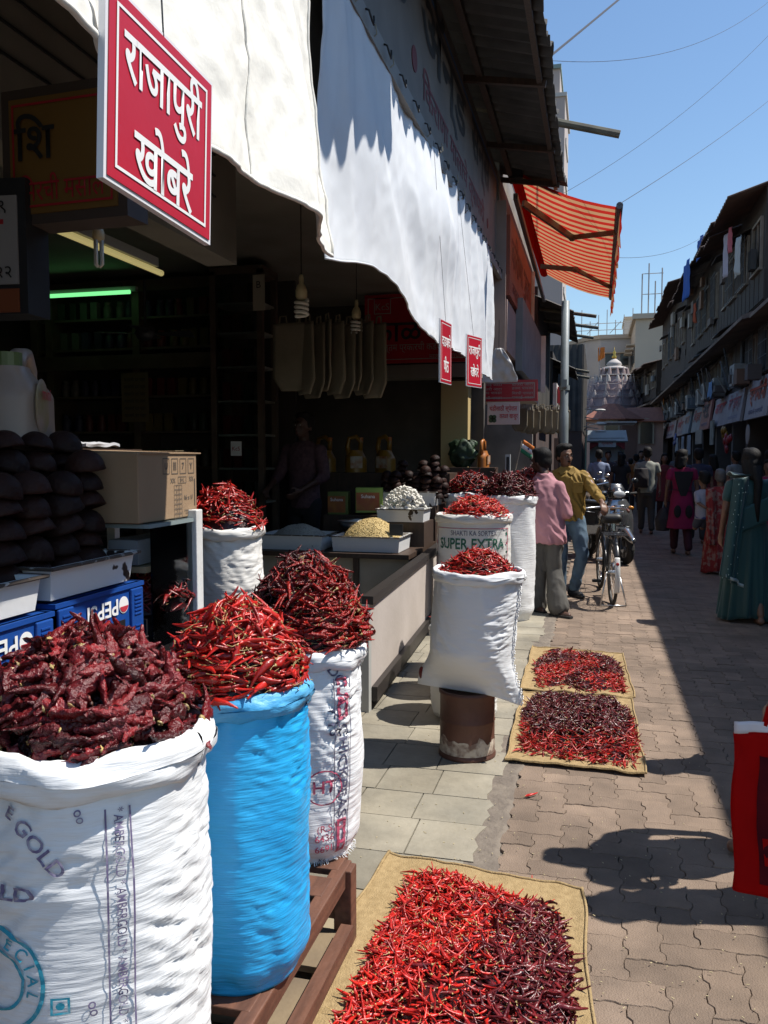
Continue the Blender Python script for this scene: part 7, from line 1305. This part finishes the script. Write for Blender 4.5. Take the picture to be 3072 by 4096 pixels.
# ================================================================ scooter
sc2 = empty('scooter', (.20, 12.72, 0), R(180 + 24), 'grey motor scooter parked on its stand facing the camera', 'scooter')
SILV = M('scooter_silver', (.36, .37, .38), .16, metal=.85); SDK = M('scooter_dark', (.025, .027, .03), .18, coat=.8); S_ = lambda nm, prims, vox, mat, it=3: blob(nm, prims, vox, mat, sc2, it)
def swheel(c):
    w = empty('wheel', c); w.parent = sc2; n = 36; MB().tube([(0, .17 * math.cos(2 * PI * k / n), .17 * math.sin(2 * PI * k / n)) for k in range(n + 1)], .052, 10, False).build('tyre', RUBBER, w, smooth=True); MB().lathe([(.125, -.03), (.125, .03)], 24).build('rim', M('alloy', (.25, .25, .26), .35, metal=.8), w, rot=(0, R(90), 0)); MB().lathe([(.05, -.05), (.05, .05)], 16).build('hub', METAL, w, rot=(0, R(90), 0))
    for k in range(5): a = 2 * PI * k / 5; MB().box((0, .08 * math.cos(a), .08 * math.sin(a)), (.07, .03, .08), (a - PI / 2 if 0 else 0, 0, 0)).build('spoke', DARKM, w)
swheel((0, .55, .222)); swheel((0, -.65, .222))
S_('front_fender', [('c', (0, .34, .36), (0, .56, .45), .075, .085), ('c', (0, .56, .45), (0, .76, .36), .08, .05)], .014, SILV); S_('apron', [('l', [(0, .36, .30, .17, .05), (0, .36, .45, .21, .07), (0, .33, .65, .22, .085), (0, .29, .82, .19, .085), (0, .26, .92, .13, .07)])], .014, SILV); S_('front_cowl', [('l', [(0, .42, .55, .10, .05), (0, .40, .7, .12, .06), (0, .36, .84, .10, .05)])], .012, SILV)
S_('handle_cowl', [('c', (-.20, .18, .99), (.20, .18, .99), .045, .045), ('l', [(0, .24, .93, .12, .09), (0, .24, 1.02, .13, .10), (0, .20, 1.09, .09, .07)])], .012, SDK); S_('headlamp', [('e', (0, .325, .99), (.10, .03, .055))], .01, M('lamp_glass', (.55, .58, .6), .05, coat=1)); S_('visor', [('l', [(0, .26, 1.05, .12, .03), (0, .20, 1.14, .09, .02)])], .01, SDK)
for s_ in (-1, 1):
    MB().tube([(s_ * .20, .18, .99), (s_ * .36, .12, 1.0)], .018, 8).build('grip', RUBBER, sc2, smooth=True); MB().tube([(s_ * .2, .16, 1.02), (s_ * .30, .14, 1.16)], .007, 6).build('mirror_stalk', DARKM, sc2); MB().ell((s_ * .32, .14, 1.18), (.06, .02, .04), 12, 8).build('mirror', SDK, sc2, smooth=True); S_('indicator', [('e', (s_ * .14, .41, .80), (.045, .025, .03))], .01, M('amber', (.5, .2, .03), .2)); MB().tube([(s_ * .06, .55, .222), (s_ * .05, .42, .52)], .022, 8).build('fork_leg', DARKM, sc2)
S_('floorboard', [('l', [(0, .05, .26, .15, .26), (0, .05, .32, .16, .28)])], .016, SDK); S_('rear_body', [('l', [(0, -.5, .34, .16, .30), (0, -.52, .5, .20, .40), (0, -.52, .66, .17, .40), (0, -.5, .74, .12, .34)])], .016, SILV); S_('seat', [('l', [(0, -.45, .74, .13, .34), (0, -.45, .82, .15, .38), (0, -.47, .86, .12, .34)])], .014, M('seat_black', (.02, .02, .02), .4))
MB().tube([(-.2, -.2, .01), (-.1, -.15, .25)], .014, 6).build('stand', DARKM, sc2); MB().tube([(.2, -.2, .01), (.1, -.15, .25)], .014, 6).build('stand', DARKM, sc2); MB().box((0, .44, .50), (.20, .012, .07), (R(-15), 0, 0)).build('number_plate', M('plate_white', (.55, .55, .52), .5), sc2)
# parked motorbikes in the dark beyond
def moto(label, loc, rz):
    e = empty('motorcycle', loc, rz, label, 'motorcycle'); 
    for y_ in (.62, -.62): MB().tube([(0, y_ + .25 * math.cos(2 * PI * k / 24), .3 + .25 * math.sin(2 * PI * k / 24)) for k in range(25)], .05, 8, False).build('tyre', RUBBER, e, smooth=True); MB().lathe([(.04, -.06), (.04, .06)], 12).build('hub', METAL, e, (0, y_, .3), (0, R(90), 0))
    blob('tank', [('l', [(0, .15, .72, .10, .22), (0, .15, .82, .13, .24), (0, .15, .9, .09, .18)])], .02, SDK, e, 3); blob('seat', [('c', (0, -.1, .82), (0, -.55, .85), .09, .08)], .02, BLACK, e, 3); blob('engine', [('e', (0, .05, .4), (.13, .2, .17))], .02, DARKM, e, 2); MB().tube([(0, .62, .3), (0, .4, .95)], .03, 7).build('fork', METAL, e); MB().tube([(-.33, .3, 1.05), (-.1, .4, 1.0), (.1, .4, 1.0), (.33, .3, 1.05)], .014, 7).build('handlebar', METAL, e); MB().ell((0, .52, .88), (.09, .07, .09), 12, 8).build('headlamp', METAL, e, smooth=True)
    for s_ in (-1, 1): MB().ell((s_ * .3, .3, 1.18), (.05, .015, .035), 10, 6).build('mirror', METAL, e)
    MB().tube([(.12, .1, .3), (.14, -.7, .34)], .035, 8).build('exhaust', METAL, e); MB().grid(lambda u, v: (.05 * math.cos(PI * v), -.62 + .33 * math.cos(.4 + 2.2 * u), .3 + .33 * math.sin(.4 + 2.2 * u)), 10, 4).build('mudguard', SDK, e, solid=.004)
moto('dark motorcycle parked behind the scooter, nearest the pole', (-.05, 16.2, 0), R(170)); moto('dark motorcycle parked farther behind the scooter', (-.15, 18.2, 0), R(165))
hm = MB().ell((0, 0, .12), (.13, .15, .13), 16, 10).build('helmet', M('helmet', (.05, .05, .055), .15, coat=.6), None, (.12, 16.0, .88), smooth=True); tag(hm, 'dark round helmet resting on the parked motorcycle', 'helmet')

bpy.data.scenes.remove(TMP)
